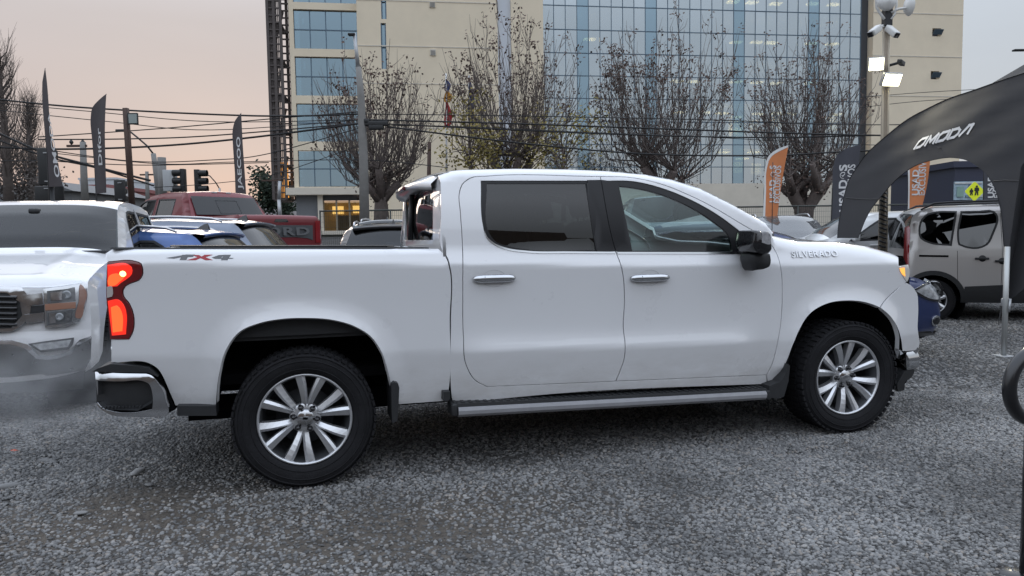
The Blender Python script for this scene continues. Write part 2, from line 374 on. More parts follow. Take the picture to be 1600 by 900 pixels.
# ------------------------------------------------------------------ wheels (axis along y, outer face towards -y)
def arc_spokes(kind):
    pass
_WHEELS = {}
def wheel_meshes(kind, R, rim, width):
    key = (kind, R, rim, width)
    if key in _WHEELS: return _WHEELS[key]
    w = width/2; d = {}
    # tyre: sidewall with bead, shoulder and tread; shoulder lugs stand proud
    t = MB()
    prof = [(rim*.985, -w*.72), (rim*1.03, -w*.90), (rim*1.10, -w*.99), ((rim+R)/2, -w*1.06), (R*.93, -w*1.02), (R*.965, -w*.94), (R*.985, -w*.80), (R*.988, -w*.3), (R*.988, w*.3), (R*.985, w*.8), (R*.93, w*1.02), ((rim+R)/2, w*1.05), (rim*1.03, w*.9), (rim*.985, w*.7)]
    t.lathe(prof, 72)
    for rr in (rim*1.12, (rim+R)/2*1.03, R*.925):   # moulded rings on the sidewall
        yy = -w*(1.0 if rr < rim*1.2 else 1.055 if rr < R*.9 else 1.035)
        t.lathe([(rr-.004, yy+.002), (rr-.002, yy-.003), (rr+.002, yy-.003), (rr+.004, yy+.002)], 72)
    nl = 56
    for i in range(nl):
        a = 2*math.pi*i/nl; ca, sa = math.cos(a), math.sin(a); rot = Matrix.Rotation(-a, 3, 'Y')
        hgt = .016 if i % 2 else .012
        for sy in (-1, 1):
            t.box((ca*(R*.986), sy*w*.80, sa*(R*.986)), (R*.028+hgt*.2, w*.42, 2*math.pi*R/nl*.66), rot)
        t.box((ca*(R*.988), -w*.95, sa*(R*.962)*1.0), (R*.045, w*.07, 2*math.pi*R/nl*.6), rot) if False else None
        b = a+math.pi/nl; rot = Matrix.Rotation(-b, 3, 'Y')
        for sy in (-.27, .27):
            t.box((math.cos(b)*(R*.988), sy*w, math.sin(b)*(R*.988)), (R*.024, w*.40, 2*math.pi*R/nl*.7), rot)
    o = t.build('tyre', RUBBER); d['tyre'] = o.data; bpy.data.objects.remove(o)
    # rim barrel and lip
    b = MB(); b.lathe([(rim*1.0, -w*.72), (rim*1.005, -w*.86), (rim*.985, -w*.90), (rim*.955, -w*.86), (rim*.945, -w*.78)], 72)
    o = b.build('rim', ALLOY); d['rim'] = o.data; bpy.data.objects.remove(o)
    b = MB(); b.lathe([(rim*.945, -w*.78), (rim*.90, -w*.5), (rim*.84, w*.1), (rim*.84, w*.6), (rim*.1, w*.62), (.0001, w*.62)], 48)
    b.lathe([(rim*.62, w*.12), (rim*.62, w*.02), (rim*.28, w*.0), (rim*.28, -w*.25), (.0001, -w*.25)], 40)   # brake disc and hub
    o = b.build('barrel', ALLOYD); d['barrel'] = o.data; bpy.data.objects.remove(o)
    # spokes: faceted bars from the hub to the lip
    s = MB()
    def spoke(a_in, a_out, wi, wo, r0, r1, y0, y1, dep, rs=0.0):
        k = 6; rows = []
        for i in range(k+1):
            f = i/k; r = r0+(r1-r0)*f; a = a_in+(a_out-a_in)*(f**.85); hw = (wi+(wo-wi)*f)/2
            yy = y0+(y1-y0)*f - .010*math.sin(f*math.pi)
            rad = Vector((math.cos(a), 0, math.sin(a))); tg = Vector((-math.sin(a), 0, math.cos(a)))
            c = rad*r; ridge = .010*(1-.3*f)
            rows.append([c-tg*hw*1.1+Vector((0, yy+dep, 0)), c-tg*hw+Vector((0, yy+ridge, 0)), c+tg*hw*rs+Vector((0, yy-ridge*.45, 0)), c+tg*hw+Vector((0, yy+ridge, 0)), c+tg*hw*1.1+Vector((0, yy+dep, 0))])
        vs = [v for r_ in rows for v in r_]
        fs = [(i*5+j, (i+1)*5+j, (i+1)*5+j+1, i*5+j+1) for i in range(k) for j in range(4)]
        s.add(vs, fs)
    yh, yl = -w*.52, -w*.80
    if kind == 'twin':
        for i in range(6):
            a = math.radians(90+60*i); da = math.radians(15)
            for sg in (-1, 1):
                spoke(a+sg*math.radians(8), a+sg*math.radians(14.2), .030, .054, rim*.25, rim*.96, yh, yl, .05, -sg*.35)
        nl_, rl, lr = 6, rim*.255, .0135
    else:
        nsp = {'five': 5, 'ten': 10, 'seven': 7}[kind]
        for i in range(nsp):
            a = math.radians(90+360/nsp*i); spoke(a, a+math.radians(3), .075 if nsp < 8 else .04, .055 if nsp < 8 else .035, rim*.2, rim*.955, yh, yl, .04)
        nl_, rl, lr = 5, rim*.21, .011
    s.lathe([(rim*.34, yh+.035), (rim*.335, yh+.004), (rim*.30, yh-.004), (rim*.18, yh-.002)], 36)
    o = s.build('spokes', ALLOY); d['spokes'] = o.data; bpy.data.objects.remove(o)
    c = MB(); c.lathe([(rim*.19, yh+.006), (rim*.19, yh-.010), (rim*.165, yh-.016), (.0001, yh-.018)], 32)
    if kind == 'twin':   # raised emblem on the cap: a wide slanted cross bar
        for (u0, u1, v0, v1, sh) in ((-.034, .034, -.006, .006, .003), (-.014, .014, -.013, .013, .003)):
            c.prism([(u0-sh, v0), (u1-sh, v0), (u1+sh, v1), (u0+sh, v1)], yh-.0175, yh-.022, lambda u, v, h: (u, h, v))
    o = c.build('centre_cap', CHROME); d['cap'] = o.data; bpy.data.objects.remove(o)
    c = MB(); c.lathe([(lr*1.35, .006), (lr*1.3, -.004), (lr, -.006), (lr*.95, -.026), (lr*.6, -.032), (.0001, -.033)], 10)
    o = c.build('lug_nut', BLACKG if kind == 'twin' else STEEL); d['nut'] = o.data; bpy.data.objects.remove(o)
    d['nuts'] = [(rl*math.cos(math.radians(90+30+360/nl_*i)), yh-.002, rl*math.sin(math.radians(90+30+360/nl_*i))) for i in range(nl_)]
    _WHEELS[key] = d; return d
def wheel(parent, loc, kind, R, rim, width, side=-1, spin=0.0, steer=0.0):
    d = wheel_meshes(kind, R, rim, width)
    e_ = bpy.data.objects.new('wheel', None); COL.objects.link(e_); e_.parent = parent; e_.empty_display_size = .1
    e_.matrix_local = Matrix.Translation(loc) @ Matrix.Rotation(steer + (0 if side < 0 else math.pi), 4, 'Z') @ Matrix.Rotation(spin, 4, 'Y')
    inst('tyre', d['tyre'], e_); inst('rim', d['rim'], e_); inst('barrel', d['barrel'], e_); inst('spokes', d['spokes'], e_); inst('centre_cap', d['cap'], e_)
    for n in d['nuts']: inst('lug_nut', d['nut'], e_, Matrix.Translation(n))
    return e_

# ================================================================== the white crew-cab pickup in the middle
TYR_R, TYR_RIM, TYR_W = .404, .268, .275
A_ = on_z(477, 654.5, .405); B_ = on_z(1326, 589.0, .405)
ex = (B_-A_); WB = ex.length; ex.normalize(); ey = Vector((-ex.y, ex.x, 0))
O_ = Vector((A_.x, A_.y, 0)) + ey*.985
TH = math.atan2(ex.y, ex.x)
truck = empty('pickup_truck', O_, TH, 'white crew cab pickup truck with chrome wheels parked side-on across the gravel', 'pickup truck')
def loc_ray(px, py):
    d = ray(px, py); o = CO-O_
    return Vector((o.dot(ex), o.dot(ey), o.z)), Vector((d.dot(ex), d.dot(ey), d.z))
def on_plane(px, py, s):
    o, d = loc_ray(px, py); t = (-(1+s)-o.y)/d.y; return (o.x+d.x*t, o.z+d.z*t)
def zline(pts, s):
    q = sorted(on_plane(x, y, s) for x, y in pts); return [a for a, b in q], [b for a, b in q]
ZC1 = zline([(237, 413), (690, 414), (967, 415), (1100, 415.5), (1221, 414), (1400, 413)], 0)
ZC2 = zline([(200, 560), (645, 551), (727, 549), (973, 542), (1196, 533), (1400, 526)], 0)
RAIL = zline([(166, 388.5), (400, 388.5), (690, 388)], -.05)
ROOF = zline([(684, 275), (696, 269.5), (712, 267), (800, 265), (880, 266), (940, 268.5), (1000, 274), (1040, 282), (1080, 295), (1120, 316.5), (1160, 340.5), (1196, 364)], -.30)
HOOD = zline([(1180, 360), (1196, 367), (1234, 376), (1297, 378.5), (1343, 384), (1382, 394.5), (1406, 404), (1418, 412)], -.20)
XCAB0 = on_plane(689, 330, -.15)[0]-.035; XCOWL = on_plane(1190, 366, -.2)[0]
XTAIL = on_plane(170, 480, -.03)[0]; XNOSE = on_plane(1434, 500, -.06)[0]
def ztop(x):
    if x < XCAB0: return interp(x, *RAIL)
    if x < XCOWL: return interp(x, *ROOF)
    return interp(x, *HOOD)
RARCH_PX = [(336.5, 636), (338, 612), (342, 585), (353, 547), (373, 520), (407, 505), (440, 499), (480, 497.5), (520, 500.5), (553, 510), (580, 527), (597, 552), (607, 583), (613, 606), (622, 632)]
FARCH_PX = [(1233, 576), (1237, 564), (1242, 542), (1252, 515), (1268, 490), (1293, 475), (1324, 470), (1355, 473), (1382, 484), (1402, 503), (1412, 527), (1415.5, 550)]
def arch_pts(px): return [on_plane(x, y, .02) for x, y in spline(px, 2.5, closed=False)]
RARCH = arch_pts(RARCH_PX); FARCH = arch_pts(FARCH_PX)
RA = np.array(RARCH); FA = np.array(FARCH)
def S(x, z):
    """how far the near body side stands out from its nominal plane"""
    c1 = interp(x, *ZC1); c2 = interp(x, *ZC2)
    m_ = min(1, max(0, (x-.78)/.35))*min(1, max(0, (WB-.70-x)/.25)); m_ = m_*m_*(3-2*m_)
    mb = min(1, max(0, (x-.66)/.2))
    m_ = max(m_, 0)
    def f(zz):
        v = .20*zz + (-.17-.32*m_)*shinge(zz-c2, .010) + (.32*m_+.005)*shinge(zz-c2-.092, .05) + .05*shinge(zz-c1+.22, .12) + (-.50)*shinge(zz-c1, .007)
        return v
    s = f(z)-f(c1)
    if x > XCAB0-.3: s += .34*shinge(z-c1-.09, .03)-.10*shinge(z-c1-.22, .08)-.14*shinge(z-c1-.36, .08)     # glasshouse leans a little less than the shoulder
    # wheel-arch lips
    for arr in (RA, FA):
        if abs(x-arr[:, 0].mean()) < .95:
            d = float(np.hypot(arr[:, 0]-x, arr[:, 1]-z).min())
            if d < .125: s += .030*(1-d/.125)**1.6
    # ends turn inwards
    if x < XTAIL+.16: q = (XTAIL+.16-x)/.16; s -= .045*q*q
    if x > XNOSE-.55: q = (x-XNOSE+.55)/.55; s -= .055*q*q
    # top edges roll over
    zt = ztop(x)
    if x < XCAB0: r, R_ = .035, .035
    elif x < XCOWL-.02: r, R_ = .06, .10
    else: r, R_ = .10, .13
    dz = zt-z
    if dz < r:
        q = min(1, max(0, 1-dz/r)); s -= R_*(1-math.sqrt(max(0, 1-q*q*.98)))
    return s
def MS(u, v): return (u, -(1+S(u, v)), v)
def U(px, py):
    o, d = loc_ray(px, py); t0 = (-(1.10)-o.y)/d.y; t1 = (-.45-o.y)/d.y; lo = t0; n = 90; prev = None
    for i in range(n+1):
        t = t0+(t1-t0)*i/n; p = o+d*t
        g = p.y+(1+S(p.x, min(p.z, ztop(p.x))))
        if g > 0 and p.z <= ztop(p.x)+.004:
            a, b = (prev if prev is not None else t), t
            for _ in range(14):
                m_ = (a+b)/2; q = o+d*m_
                if q.y+(1+S(q.x, min(q.z, ztop(q.x)))) > 0: b = m_
                else: a = m_
            q = o+d*b; return (q.x, min(q.z, ztop(q.x)-.0005))
        prev = t
    p = o+d*((-(.9)-o.y)/d.y); return (p.x, min(p.z, ztop(p.x)-.0005))
def UP(pts, res=5): return [U(x, y) for x, y in spline(pts, res)]
def UPo(pts, res=5): return [U(x, y) for x, y in spline(pts, res, closed=False)]
def topline(x0, x1, n=40, d=.0008): return [(x0+(x1-x0)*i/n, ztop(x0+(x1-x0)*i/n)-d) for i in range(n+1)]
def both(o, name=None):
    """mirror image of a part for the far side"""
    me = o.data.copy(); n = len(me.vertices); co = np.empty(n*3); me.vertices.foreach_get('co', co); co = co.reshape(-1, 3)
    nr = [Vector((v.vector.x, -v.vector.y, v.vector.z)) for v in me.corner_normals] if me.has_custom_normals else None
    sm = [p.use_smooth for p in me.polygons]
    fs = [tuple(p.vertices) for p in me.polygons]
    vn = None
    if nr:
        vn = [None]*n
        for p in me.polygons:
            for li, vi in zip(p.loop_indices, p.vertices): vn[vi] = nr[li]
        vn = [q or Vector((0, 0, 1)) for q in vn]
    return mk(name or o.name.split('.')[0], [(c[0], -c[1], c[2]) for c in co], [tuple(reversed(f)) for f in fs], o.data.materials[0] if o.data.materials else None, o.parent, smooth=sm, normals=vn)

# --- bed side with the tail-lamp cut-out
TAIL_PX = [(168.4, 409.8, 1), (212, 409.5), (219.5, 412.5), (221.5, 418), (221.5, 430), (216.5, 437), (206, 441), (196, 446), (191.3, 453.5), (192.5, 463), (201.5, 475), (205.5, 484), (205.5, 521), (201, 529, 1), (173.4, 530, 1), (170.5, 500), (167.3, 470), (167, 440)]
bed_px_rear = [(164.6, 396), (167.5, 408), (168.2, 411), (166.6, 440), (167, 470), (170.3, 500), (173.4, 531), (173.6, 566)]
bed_low = [(173.6, 567), (236, 569.5), (246, 576), (254, 588), (262, 606), (274, 634)]
xg = [U(x, y) for x, y in ((687.5, 388.5),)]
bed = UPo(bed_px_rear) + UPo(bed_low)[1:] + UPo([(274, 634), (336.3, 634)])[1:] + RARCH[1:-1] + UPo([(623, 632), (650, 630), (692, 627)]) + UPo([(699, 625), (702.5, 600), (703, 500), (702.5, 420), (698.5, 405), (687.5, 389.5)])
x_r = bed[-1][0]; x_l = bed[0][0]
bed = [q for q in bed if q[0] < XCAB0-.002 or q[1] < 1.36]
bed += topline(XCAB0-.003, U(176, 389)[0], 30)
tail_poly = UP(TAIL_PX, 4)
tail_hole = offset_poly(tail_poly, -.004)
bed_side = panel('bed_side', MS, bed, WHITE, truck, [tail_hole], res=.028, depth=.03, gap=.002)
both(bed_side)
# tail lamp: smoked housing, two glowing chambers, clear reversing lens
SMOKE = mat('tail_lamp_lens', (.16, .006, .008), .12, coat=1.0)
GLOW = mat('tail_lamp_glow', (.7, .02, .012), .25, coat=1.0, emit=(1.0, .03, .012), estr=.55)
GLOW2 = mat('tail_lamp_bulb', (1, .3, .12), .3, emit=(1.0, .32, .10), estr=5.0)
REV = mat('reversing_lens', (.55, .50, .48), .25, coat=1.0)
tail = panel('tail_light', MS, tail_poly, SMOKE, truck, res=.03, depth=.03, lift=.004)
ch = [((169.5, 414, 1), (201, 413.5), (206, 417), (206.5, 428), (198, 436), (190, 441.5), (184, 447, 1), (170, 447.5, 1)), ((170, 470, 1), (186, 468), (196, 480), (198, 488), (197.5, 522, 1), (176.5, 524, 1), (173.5, 500))]
for c_ in ch: panel('lamp_chamber', MS, UP(list(c_), 4), GLOW, tail, res=.03, depth=.004, lift=.0075)
CORE = mat('tail_lamp_core', (.9, .1, .03), .3, coat=1, emit=(1.0, .11, .02), estr=.85)
for c_ in (((173, 430), (182, 427), (196, 432), (188, 440), (180, 446), (172, 446)), ((175, 480, 1), (184, 477), (191, 486), (193, 494), (192.5, 517, 1), (178, 519, 1))): panel('lamp_core', MS, UP(list(c_), 4), CORE, tail, res=.03, depth=.002, lift=.0085)
panel('lamp_bulb', MS, UP([(189, 425), (193, 423), (197, 425), (198, 429), (194, 432), (189.5, 430)], 2), GLOW2, tail, res=.02, depth=.003, lift=.011)
panel('reversing_lens', MS, UP([(168.5, 448, 1), (176, 446), (177.5, 452), (176.5, 463), (168.8, 465, 1)], 4), REV, tail, res=.02, depth=.003, lift=.008)
tail2 = both(tail); 
# black cap along the bed rail
cap = MB(); xs = np.linspace(bed[0][0]+.03, XCAB0-.06, 24)
for a, b in zip(xs[:-1], xs[1:]):
    pa, pb = ztop(a), ztop(b)
    cap.add([(a, -1.0+.055, pa-.004), (b, -1.0+.055, pb-.004), (b, -1.0+.060, pb+.007), (a, -1.0+.060, pa+.007), (b, -.87, pb+.002), (a, -.87, pa+.002), (b, -.87, pb-.05), (a, -.87, pa-.05)], [(0, 1, 2, 3), (3, 2, 4, 5), (5, 4, 6, 7)])
co_ = cap.build('bed_rail_cap', BLACKP, truck); both(co_)
# --- cab frame: rear pillar, roof edge, windscreen pillar, sill
door_rear_edge = [(938, 275.5, 1), (760, 275), (736, 277.5), (722, 288), (717.5, 302), (719, 330), (721.5, 365), (723, 400), (723, 450), (724, 527), (728, 570), (743, 595), (761, 604.5, 1)]
door_bottom = [(761, 604.5), (962, 596), (1198, 586)]
front_top = [(940, 275.5), (984, 277), (1032, 287), (1072, 302.5), (1120, 326.5), (1160, 350.5), (1180, 362), (1193, 370)]
fr = UPo([(707, 630), (705, 615), (704, 600), (704.5, 500), (704, 420), (700, 404), (690, 389), (689, 340), (688.5, 300), (688, 285)])
fr += topline(fr[-1][0]+.001, XCOWL, 60)
fr += UPo(list(reversed([(p[0], p[1]) for p in front_top])))[0:] + UPo([(p[0], p[1]) for p in door_rear_edge])[1:] + UPo(door_bottom)[1:] + UPo([(1198, 600), (900, 613), (713, 630)])
cab_frame = panel('cab_frame', MS, fr, WHITE, truck, res=.03, depth=.03, gap=.002); both(cab_frame)
# --- doors
CHR_LINE = mat('window_chrome', (.55, .56, .57), .2, metal=1.0)
GLR = glass('rear_privacy_glass', (.05, .052, .056), .90, f0=.072)
GLF = glass('front_door_glass', (.60, .76, .73), .95, f0=.06)
GLW = glass('windscreen_glass', (.72, .82, .80), 1.0, f0=.07)
rear_win = [(760, 286, 1), (916, 286, 1), (931.5, 391, 1), (824, 390), (794, 385), (774, 377.5), (766.5, 368)]
front_win = [(966, 289.5, 1), (1000, 294), (1040, 305), (1080, 323), (1116, 346), (1139, 367), (1146, 393, 1), (987, 392, 1)]
rear_gap = [(752, 283, 1), (938, 283, 1), (962, 392, 1), (824, 392), (792, 387), (770, 379), (759, 366), (755, 350)]
front_gap = [(941.5, 283, 1), (990, 284), (1036, 295), (1076, 311), (1118, 334), (1150, 357), (1167, 371, 1), (1167, 393.5, 1), (964.5, 392.5, 1)]
seam_r = [(962, 596), (970, 577), (975.5, 560), (977, 541), (974, 512), (976, 467), (971, 417), (962, 392), (940, 287), (938, 275.5)]
rear_door_poly = UPo([(p[0], p[1]) for p in door_rear_edge]) + UPo(door_bottom[:2])[1:] + UPo(seam_r)[1:-1]
front_edge = [(1198, 586), (1206, 570), (1213, 545), (1218, 520), (1221.5, 490), (1222.5, 455), (1221, 425), (1216, 402), (1208, 386), (1199, 374.5), (1194, 370.5)]
front_door_poly = UPo(list(reversed(seam_r))) + UPo(door_bottom[1:])[1:] + UPo(front_edge)[1:] + UPo(list(reversed(front_top)))[1:-1]
def door(poly, gap_px, win_px, gmat, name='door'):
    hole = UP(gap_px, 4)
    d = panel('door', MS, poly, WHITE, truck, [hole], res=.028, depth=.03, gap=.0038)
    # black frame behind the glass, glass itself, and the chrome belt strip
    trim = panel('window_frame', MS, offset_poly(hole, -.008), mat('pillar_black_film', (.014, .014, .016), .35, spec=.35), d, [offset_poly(UP(win_px, 4), .002)], res=.05, depth=.02, lift=-.006)
    g = panel('window_glass', MS, offset_poly(UP(win_px, 4), -.004), gmat, d, res=.06, depth=0, lift=-.010)
    return d
rd = door(rear_door_poly, rear_gap, rear_win, GLR)
fd = door(front_door_poly, front_gap, front_win, GLF)
def mirror_tree(o):
    c = both(o)
    for ch_ in list(o.children):
        k = both(ch_); k.parent = c
    return c
# chrome strip along the belt
for d_, pts in ((rd, [(757, 362), (761, 372), (771, 381), (792, 389.5), (824, 394), (890, 395), (961, 395.5)]), (fd, [(965, 395.8), (1060, 396), (1167, 396.2)])):
    up = spline(pts, 4, closed=False); top = [U(x, y-2.0) for x, y in up]; bot = [U(x, y+.9) for x, y in reversed(up)]
    panel('belt_strip', MS, top+bot, CHR_LINE, d_, res=.05, depth=.006, lift=.004)
# divider bar between the rear glass and the black pillar applique
PILL = mat('pillar_black_film', (.014, .014, .016), .35, spec=.35)
seam_px = [q for q in spline(list(reversed(seam_r)), 4, closed=False) if 281 < q[1] < 393.5]
panel('pillar_trim', MS, [U(917.5, 281.5)]+[U(x-.55, y) for x, y in seam_px]+[U(933, 393.0)], PILL, rd, res=.05, depth=.034, lift=.0025)
panel('pillar_trim', MS, [U(965.5, 284.5), U(988, 393.4)]+[U(x+.45, y) for x, y in reversed(seam_px)], PILL, fd, res=.05, depth=.034, lift=.0025)
up = [U(916.5, 286), U(920, 286), U(935, 391), U(931.5, 391)]
panel('window_divider', MS, up, BLACKP, rd, res=.05, depth=.006, lift=.001)
for d_, (x0, x1, y0, y1) in ((rd, (739, 804, 428, 442.5)), (fd, (985, 1044, 427.5, 441))):
    a = U(x0, (y0+y1)/2+.6); b = U(x1, (y0+y1)/2-.8); zc = (a[1]+b[1])/2; h = .046
    # cup: a shallow dished panel, the shade of the recess painted in as grey
    cx = (a[0]+b[0])/2
    cup = [(cx+.075*math.cos(t), zc+.052*math.sin(t)) for t in np.linspace(0, 2*math.pi, 28)[:-1]]
    def MC(u, v, cx=cx, zc=zc):
        r = ((u-cx)/.075)**2+((v-zc)/.052)**2; x, y, z = MS(u, v); return (x, y+.030*max(0, 1-r)**.7-.0012, z)
    panel('handle_cup', MC, cup, mat('handle_cup_shade', (.26, .27, .29), .35, coat=.6), d_, res=.012, depth=0)
    hb = MB(); L_ = b[0]-a[0]; k = 18; rows = []
    for i in range(k+1):
        f = i/k; x = a[0]+L_*f; q = abs(2*f-1); hh = h*(.60+.40*(1-q**5))*(1 if q < .97 else .8); ys = -(1+S(x, zc))-.030+.012*q**4
        rows.append([(x, ys+.028, zc-hh*.42), (x, ys+.006, zc-hh*.52), (x, ys-.004, zc-hh*.25), (x, ys-.006, zc+hh*.1), (x, ys, zc+hh*.42), (x, ys+.014, zc+hh*.55), (x, ys+.030, zc+hh*.45)])
    vs = [v for r_ in rows for v in r_]; fs = [(i*7+j, (i+1)*7+j, (i+1)*7+j+1, i*7+j+1) for i in range(k) for j in range(6)] + [tuple(range(7)), tuple(k*7+j for j in reversed(range(7)))]
    hb.add(vs, fs, True); ho = hb.build('handle', CHROME, d_)
    lk = MB(); lk.box((a[0]+L_*.26, -(1+S(cx, zc))-.030, zc), (.003, .008, .030)); lk.build('handle_joint', BLACKP, ho)
for d_ in (rd, fd): mirror_tree(d_)
# --- front wing and bumper cover
lamp_px = [(1404, 416.5, 1), (1418.5, 413.5, 1), (1420, 420), (1419, 436), (1417, 440, 1), (1410, 431), (1406, 424)]
wing = UPo(list(front_edge)) 
wing += topline(wing[-1][0]+.01, U(1417, 413)[0], 40)
wing += UPo([(1404.5, 417), (1406, 424), (1410.5, 431.5), (1416.5, 440.5)]) + UPo([(1416.5, 441), (1396, 456), (1380, 472), (1375, 480)])[1:]
fa_i = [i for i, p in enumerate(FARCH) if p[0] < U(1376, 481)[0]]
wing += list(reversed([FARCH[i] for i in fa_i])) + UPo([(1230, 581), (1224, 592), (1217, 598), (1200, 600)])
front_wing = panel('front_wing', MS, wing, WHITE, truck, res=.026, depth=.03, gap=.0025); both(front_wing)
bc = UPo([(1376, 480.5), (1381, 473), (1397, 457), (1417, 442), (1428, 450), (1433, 458), (1434.8, 476), (1434, 510), (1433, 546), (1416.5, 549)])
bc += list(reversed([FARCH[i] for i in range(len(FARCH)) if FARCH[i][0] > U(1380, 483)[0]]))
bump_cov = panel('bumper_cover', MS, bc, WHITE, truck, res=.026, depth=.03, gap=.002); both(bump_cov)
AMBER = mat('marker_lens_amber', (.85, .32, .06), .2, coat=1, emit=(1, .42, .08), estr=.8)
hl = panel('headlight', MS, UP(lamp_px, 3), mat('headlight_glass', (.75, .72, .66), .1, coat=1), truck, res=.02, depth=.03, lift=.003)
panel('side_marker', MS, UP([(1405, 419, 1), (1412.5, 418, 1), (1413.5, 432, 1), (1408, 427)], 3), AMBER, hl, res=.02, depth=.002, lift=.006)
both(hl)
ch_f = UPo([(1416.5, 551), (1433.5, 548.5), (1433, 562), (1430.5, 577), (1420, 581), (1416, 576)])
zm_ = sum(p[1] for p in ch_f)/len(ch_f)
fb = panel('front_bumper', lambda u, v: (u, MS(u, v)[1]-.022+9*(v-zm_)**2*.6, v), ch_f, CHROME, truck, res=.015, depth=.08, lift=.0); both(fb)
lip = UPo([(1414, 580), (1429, 578), (1424, 590), (1414, 597), (1413, 610), (1404, 612), (1402, 600)])
fl = panel('bumper_valance', MS, lip, BLACKP, truck, res=.03, depth=.08, lift=.0); both(fl)
# --- lettering on the wing and the bed decal
def MT(off=.002): return lambda u, v, h: (u, -(1+S(u, v))-off-h, v)
a, b = U(1236, 396.5), U(1308, 396.8); zm = (a[1]+b[1])/2
fit_text('name_badge', 'SILVERADO', MT(.001), a[0], zm-.021, b[0], zm+.021, CHROME, truck, bold=.014, thick=.006, spacing=1.12)
GREYD = mat('decal_grey', (.16, .165, .175), .5); REDD = mat('decal_red', (.42, .045, .055), .5)
def decal(px, m, name='decal'): panel(name, MS, UP([(x, y, 1) for x, y in px], 3), m, truck, res=.03, depth=0, lift=.0012)
def flip_px(px, cx): return [(2*cx-x, y) for x, y in px]
decal([(259, 403.2), (291, 397.8), (305, 397.8), (301.5, 401.5), (283, 402.2), (272, 404.2)], GREYD)         # left 4
decal([(285, 398.2), (295.5, 398.2), (291, 406.5), (280.5, 406.5)], GREYD)
decal([(301, 398.5), (311, 398.5), (315, 401), (319.5, 398.2), (333, 398), (321, 402), (333, 406.4), (321, 406.6), (313.5, 403.4), (305.5, 406.6), (291, 406.6), (308.5, 402)], REDD)   # x
decal([(331, 402.4), (342, 398.6), (354, 398), (345, 402.2), (366, 403.2), (362, 404.4), (336, 404.6)], GREYD)   # right 4
decal([(350.5, 398.2), (361, 398), (355.5, 406.6), (345, 406.6)], GREYD)
# --- rear bumper corner
def MBp(u, v): return (u, -(1.0+.020-.05*max(0, (XTAIL+.06-u)/.16)**2-.5*(v-ZBM)**2-.45*max(0, v-ZBM-.09)), v)
ZBM = on_plane(200, 617, 0)[1]
def Ub(px, py): p = on_plane(px, py, .0); return p
def BPx(pts, res=4): return [Ub(x, y) for x, y in spline(pts, res)]
ch_out = [(144, 582, 1), (180, 583.2), (229, 583.8, 1), (237, 586), (247, 596), (256, 609), (261, 628), (264.5, 643), (261, 649), (249, 650.5), (205, 650.5), (176, 648.5), (160, 642), (149.5, 634, 1), (152, 628), (150, 612), (148, 596)]
ch_in = [(151, 595.5, 1), (190, 595), (226, 595), (234, 599), (238.5, 610), (240, 624), (239, 638, 1), (222, 642), (176, 642), (160, 638), (151.5, 631, 1)]
rb = panel('rear_bumper', MBp, BPx(ch_out), CHROME, truck, [BPx(ch_in)], res=.03, depth=.05)
cav = panel('bumper_recess', lambda u, v: (u, MBp(u, v)[1]+.045, v), offset_poly(BPx(ch_in), -.02), BLACKP, rb, res=.05, depth=0)
stp = MB(); q0 = Ub(156, 636); q1 = Ub(222, 634); 
stp.add([(q0[0], -.965, q0[1]), (q1[0], -.965, q1[1]), (q1[0]-.02, -1.008, q1[1]-.024), (q0[0]+.02, -1.0, q0[1]-.014), (q1[0]+.05, -.965, q1[1]+.03), (q1[0]+.05, -1.006, q1[1]+.012)], [(0, 1, 2, 3), (1, 4, 5, 2)])
for i in range(12):
    f = (i+.5)/12; x = q0[0]+(q1[0]-q0[0])*f; z = q0[1]+(q1[1]-q0[1])*f; stp.box((x, -.985, z-.006), (.006, .03, .008))
stp.build('bumper_step', BLACKP, rb)
# top pad of the bumper
pad = MB(); pts = [Ub(x, y) for x, y in ((144, 581), (152, 576), (172, 569), (200, 571), (232, 575), (246, 589), (231, 582.5), (190, 582))]
pad.add([(u, -(1.0-.004), v) for u, v in pts]+[(u, -.78, v) for u, v in pts], [tuple(range(8))]+[(i, (i+1) % 8, 8+(i+1) % 8, 8+i) for i in range(8)])
pad.build('bumper_top_pad', BLACKP, rb)
both(rb)
# bumper centre span and tailgate
x0 = Ub(150, 600)[0]; z0, z1 = Ub(150, 645)[1], Ub(150, 584)[1]
c = MB(); c.box((x0+.08, 0, (z0+z1)/2), (.16, 1.86, z1-z0-.02), bev=.03); c.build('bumper_beam', CHROME, truck)
xt = XTAIL+.03; zt0 = Ub(174, 566)[1]; zt1 = ztop(XTAIL+.1)
c = MB(); c.box((xt+.03, 0, (zt0+zt1)/2), (.06, 1.80, zt1-zt0-.01), bev=.015); c.build('tailgate', WHITE, truck)
# lower black strips, mud flaps and sill end
def slab(name, px, s0, s1, m, parent=truck, mirror=True):
    pl = [on_plane(x, y, s0) for x, y in px]
    c = MB(); c.prism(pl, -(1+s0), -(1+s1), lambda u, v, h: (u, h, v)); o = c.build(name, m, parent)
    if mirror: both(o)
    return o
slab('mud_strip', [(276.5, 634.5), (337, 634.5), (338.5, 649.5), (277, 650)], -.02, -.16, BLACKP)
slab('mud_flap', [(611.5, 600), (616, 597), (622, 599), (624, 606), (622.5, 640), (621, 658), (613, 661), (612, 640)], .012, -.25, BLACKP)
slab('mud_flap', [(1232, 569), (1234.5, 572), (1232, 596), (1225, 620), (1214, 623), (1200, 620), (1203, 603), (1219, 597), (1228, 583)], .008, -.25, BLACKP)
slab('sill_bracket', [(693, 612.5), (703.5, 612), (703.5, 624), (699, 627), (693, 626.5)], -.01, -.2, BLACKP)
slab('bumper_filler', [(176, 572), (236, 573), (252, 592), (262, 615), (274, 640), (262, 646), (200, 645), (158, 634), (156, 590)], -.07, -.30, DARK)
